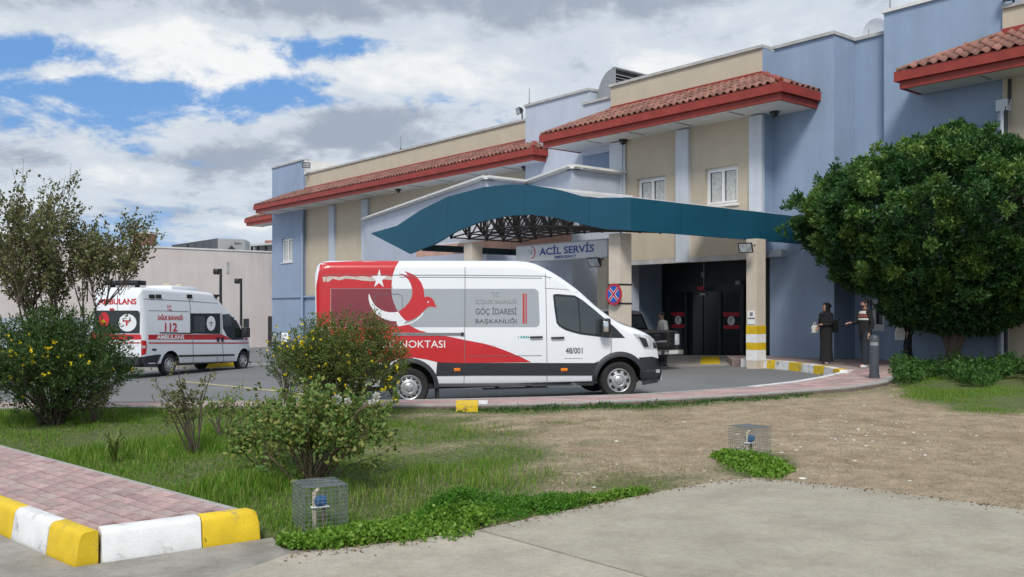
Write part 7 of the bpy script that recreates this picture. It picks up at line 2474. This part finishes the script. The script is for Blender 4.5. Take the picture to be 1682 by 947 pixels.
k1 = (u1 < g * lush * (1 - .75 * worn) * .62 * (.3 + wgt))
hh = (.03 + .10 * np.clip(.4 + .8 * smooth_noise(X_, Y_, 8, 2.1), 0, 1) ** 1.3) * rng.uniform(.5, 1.25, len(X_))
near_rose = np.exp(-(((px_ - 400) / 190) ** 2 + ((py_ - 790) / 60) ** 2))
hh = hh * (1 + .65 * near_rose) * np.where(px_ > 1400, .6, 1)
blades(X_[k1], Y_[k1], hh[k1], np.full(k1.sum(), .006) * rng.uniform(.6, 1.5, k1.sum()), 'grass', 'grass', 'fresh green grass on the left of the lawn')
k2_ = (~k1) & (u2 < (g * .75 + .06) * .55 * (.3 + wgt))
blades(X_[k2_], Y_[k2_], hh[k2_] * .38, np.full(k2_.sum(), .005), 'grass_mid', 'worn_grass', 'short worn grass in the middle of the lawn', .9)
k3 = (~k1) & (~k2_) & (rng.uniform(size=len(X_)) < .36 * (1 - .75 * g * lush) * (.3 + wgt))
blades(X_[k3], Y_[k3], .012 + .022 * rng.uniform(size=k3.sum()) ** 2, np.full(k3.sum(), .006), 'dry', 'dry_grass', 'dry straw coloured grass on the bare earth', 2.2)
# pale litter and pebbles on the bare earth
mbp = MB()
spots = [(1235, 700), (1390, 693), (1400, 707), (1440, 700), (1448, 712), (1462, 701), (1372, 722), (1330, 745), (1395, 742), (1404, 755), (1502, 861), (1600, 758), (1580, 705), (1322, 726), (1425, 722), (1468, 724), (1506, 712), (1545, 696), (1610, 700), (1650, 742), (865, 762), (1130, 757), (1210, 780), (660, 762), (1450, 735), (1512, 745)]
for _ in range(60):
    spots.append((random.uniform(900, 1680), random.uniform(664, 800)))
for _ in range(110):
    spots.append((random.gauss(1415, 85), random.gauss(715, 22)))
for px, py in spots:
    p = onz(px, py, .02)
    if p.y < float(y_conc(np.array(p.x))) + .1 or p.y > float(y_near(np.array(p.x))) - .1:
        continue
    z = float(lawn_z(np.array([p.x]), np.array([p.y]))[0])
    s = random.choice((.005, .006, .008, .010, .013, .019)) * (1.3 if random.random() < .2 else .8)
    b0 = len(mbp.v)
    mbp.ball((p.x, p.y, z + s * .3), s, 6, 4, (random.uniform(.7, 1.7), random.uniform(.6, 1.2), .5))
M['pale_stone'] = mat('pale_pebble', (0.62, 0.60, 0.55), 0.9, 0.2, 12)
tag(mbp.build('pebbles', M['pale_stone']), 'pale pebbles and scraps scattered on the bare earth', kind='stuff')
# crumbs of earth and dead leaves along the edge of the concrete
n = 900
k_ = rng.uniform(0, len(ce) - 1.001, n); i0 = k_.astype(int); f_ = (k_ - i0)[:, None]
cep = np.array([(p.x, p.y) for p in ce])
Pc = cep[i0] * (1 - f_) + cep[i0 + 1] * f_
Pc = Pc - np.abs(rng.normal(0, .10, (n, 1))) * np.array([0.1, 1.0])
P3 = np.stack([Pc[:, 0], Pc[:, 1], np.full(n, .016)], 1)
D3 = np.stack([rng.normal(size=n), rng.normal(size=n), np.full(n, .12)], 1)
M['crumb'] = mat('earth_crumb', (0.20, 0.15, 0.09), 0.95, 0.4, 30)
tag(foliage('crumbs', P3, D3, rng.uniform(.01, .035, n), rng.uniform(.006, .018, n), M['crumb'], None), 'crumbs of earth and dead leaves on the edge of the concrete', kind='stuff')
# strap leaved plant on the left lawn
b = onz(188, 762, 0.0)
o = thing('strap_leaf_plant', 'grey green strap leaved plant in the grass beside the footpath', 'plant', tuple(b))
for k in range(16):
    a = random.uniform(0, 6.28); h = random.uniform(.22, .36); r = random.uniform(.08, .24)
    d = Vector((math.cos(a), math.sin(a), 0)); s = Vector((-math.sin(a), math.cos(a), 0)) * .011
    p = [b, b + d * r * .35 + Vector((0, 0, h * .75)), b + d * r + Vector((0, 0, h)), b + d * r * 1.6 + Vector((0, 0, h * .7))]
    vs = []
    for q, w in zip(p, (1, 1.1, .8, .05)):
        vs += [q - s * w, q + s * w]
    MB().add(vs, [(0, 1, 3, 2), (2, 3, 5, 4), (4, 5, 7, 6)]).build('leaf', LM['shrub_olive'], o, world=True)

# ------------------------------------------------------------------ wire cages over the taps
def cage(px0, px1, pyb, wid, ht, yaw, label):
    b = onz((px0 + px1) / 2, pyb, 0.0)
    b.y += wid * .55
    b.x = ((px0 + px1) / 2 - 841) / 1500 * b.y
    o = thing('wire_cage', label, 'wire cage', (b.x, b.y, 0), (0, 0, yaw), group='wire cages over taps')
    h = wid / 2
    st = 0.030
    n = int(round(wid / st)); nz = int(round(ht / st))
    def panel(fn, nu_, nv_):
        mb = MB()
        for i in range(nu_ + 1):
            pts = [fn(i / nu_, 0), fn(i / nu_, .5), fn(i / nu_, 1)]
            pts = [Vector(p) + Vector((random.uniform(-.003, .003),) * 2 + (0,)) for p in pts]
            mb.tube(pts, .0019, 4, caps=False)
        for j in range(nv_ + 1):
            pts = [fn(0, j / nv_), fn(.5, j / nv_), fn(1, j / nv_)]
            pts = [Vector(p) + Vector((0, 0, random.uniform(-.003, .003))) for p in pts]
            mb.tube(pts, .0019, 4, caps=False)
        return mb.build('mesh_panel', M['wire'], o)
    bow = .012
    panel(lambda u, v: (-h + wid * u, -h - bow * math.sin(3.14 * u), ht * v), n, nz)
    panel(lambda u, v: (-h + wid * u, h, ht * v), n, nz)
    panel(lambda u, v: (-h, -h + wid * u, ht * v), n, nz)
    panel(lambda u, v: (h, -h + wid * u, ht * v), n, nz)
    panel(lambda u, v: (-h + wid * u, -h + wid * v, ht + .006 * math.sin(5 * u)), n, n)
    t = thing('garden_tap', label.replace('wire mesh cage', 'blue tap on a pipe inside the wire cage').replace('grey green ', '').replace('small ', ''), 'tap', (b.x, b.y, 0), (0, 0, yaw), group='taps inside the cages')
    M.setdefault('tap_blue', mat('blue_valve_plastic', (0.016, 0.10, 0.27), 0.5, 0.15, 12))
    MB().tube([(-.04, 0, -.02), (-.04, 0, ht * .8), (-.01, 0, ht * .86)], .017, 8).build('pipe', M['beige'], t, smooth=50)
    MB().bevbox(-.045, .045, -.04, .04, ht * .53, ht * .72, .018).build('valve', M['tap_blue'], t, smooth=45)
    MB().bevbox(-.065, .065, -.03, .03, ht * .47, ht * .51, .008).build('valve_plate', M['white_paint'], t)
    MB().tube([(.02, 0, -.02), (.03, .01, ht * .47)], .013, 6).build('stake', M['canetwig'], t)
    return o
cage(483, 568, 880, .315, .345, .5, 'grey green wire mesh cage at the foot of the rose bush')
cage(1203, 1260, 757, .315, .345, .55, 'small wire mesh cage standing on the bare earth')
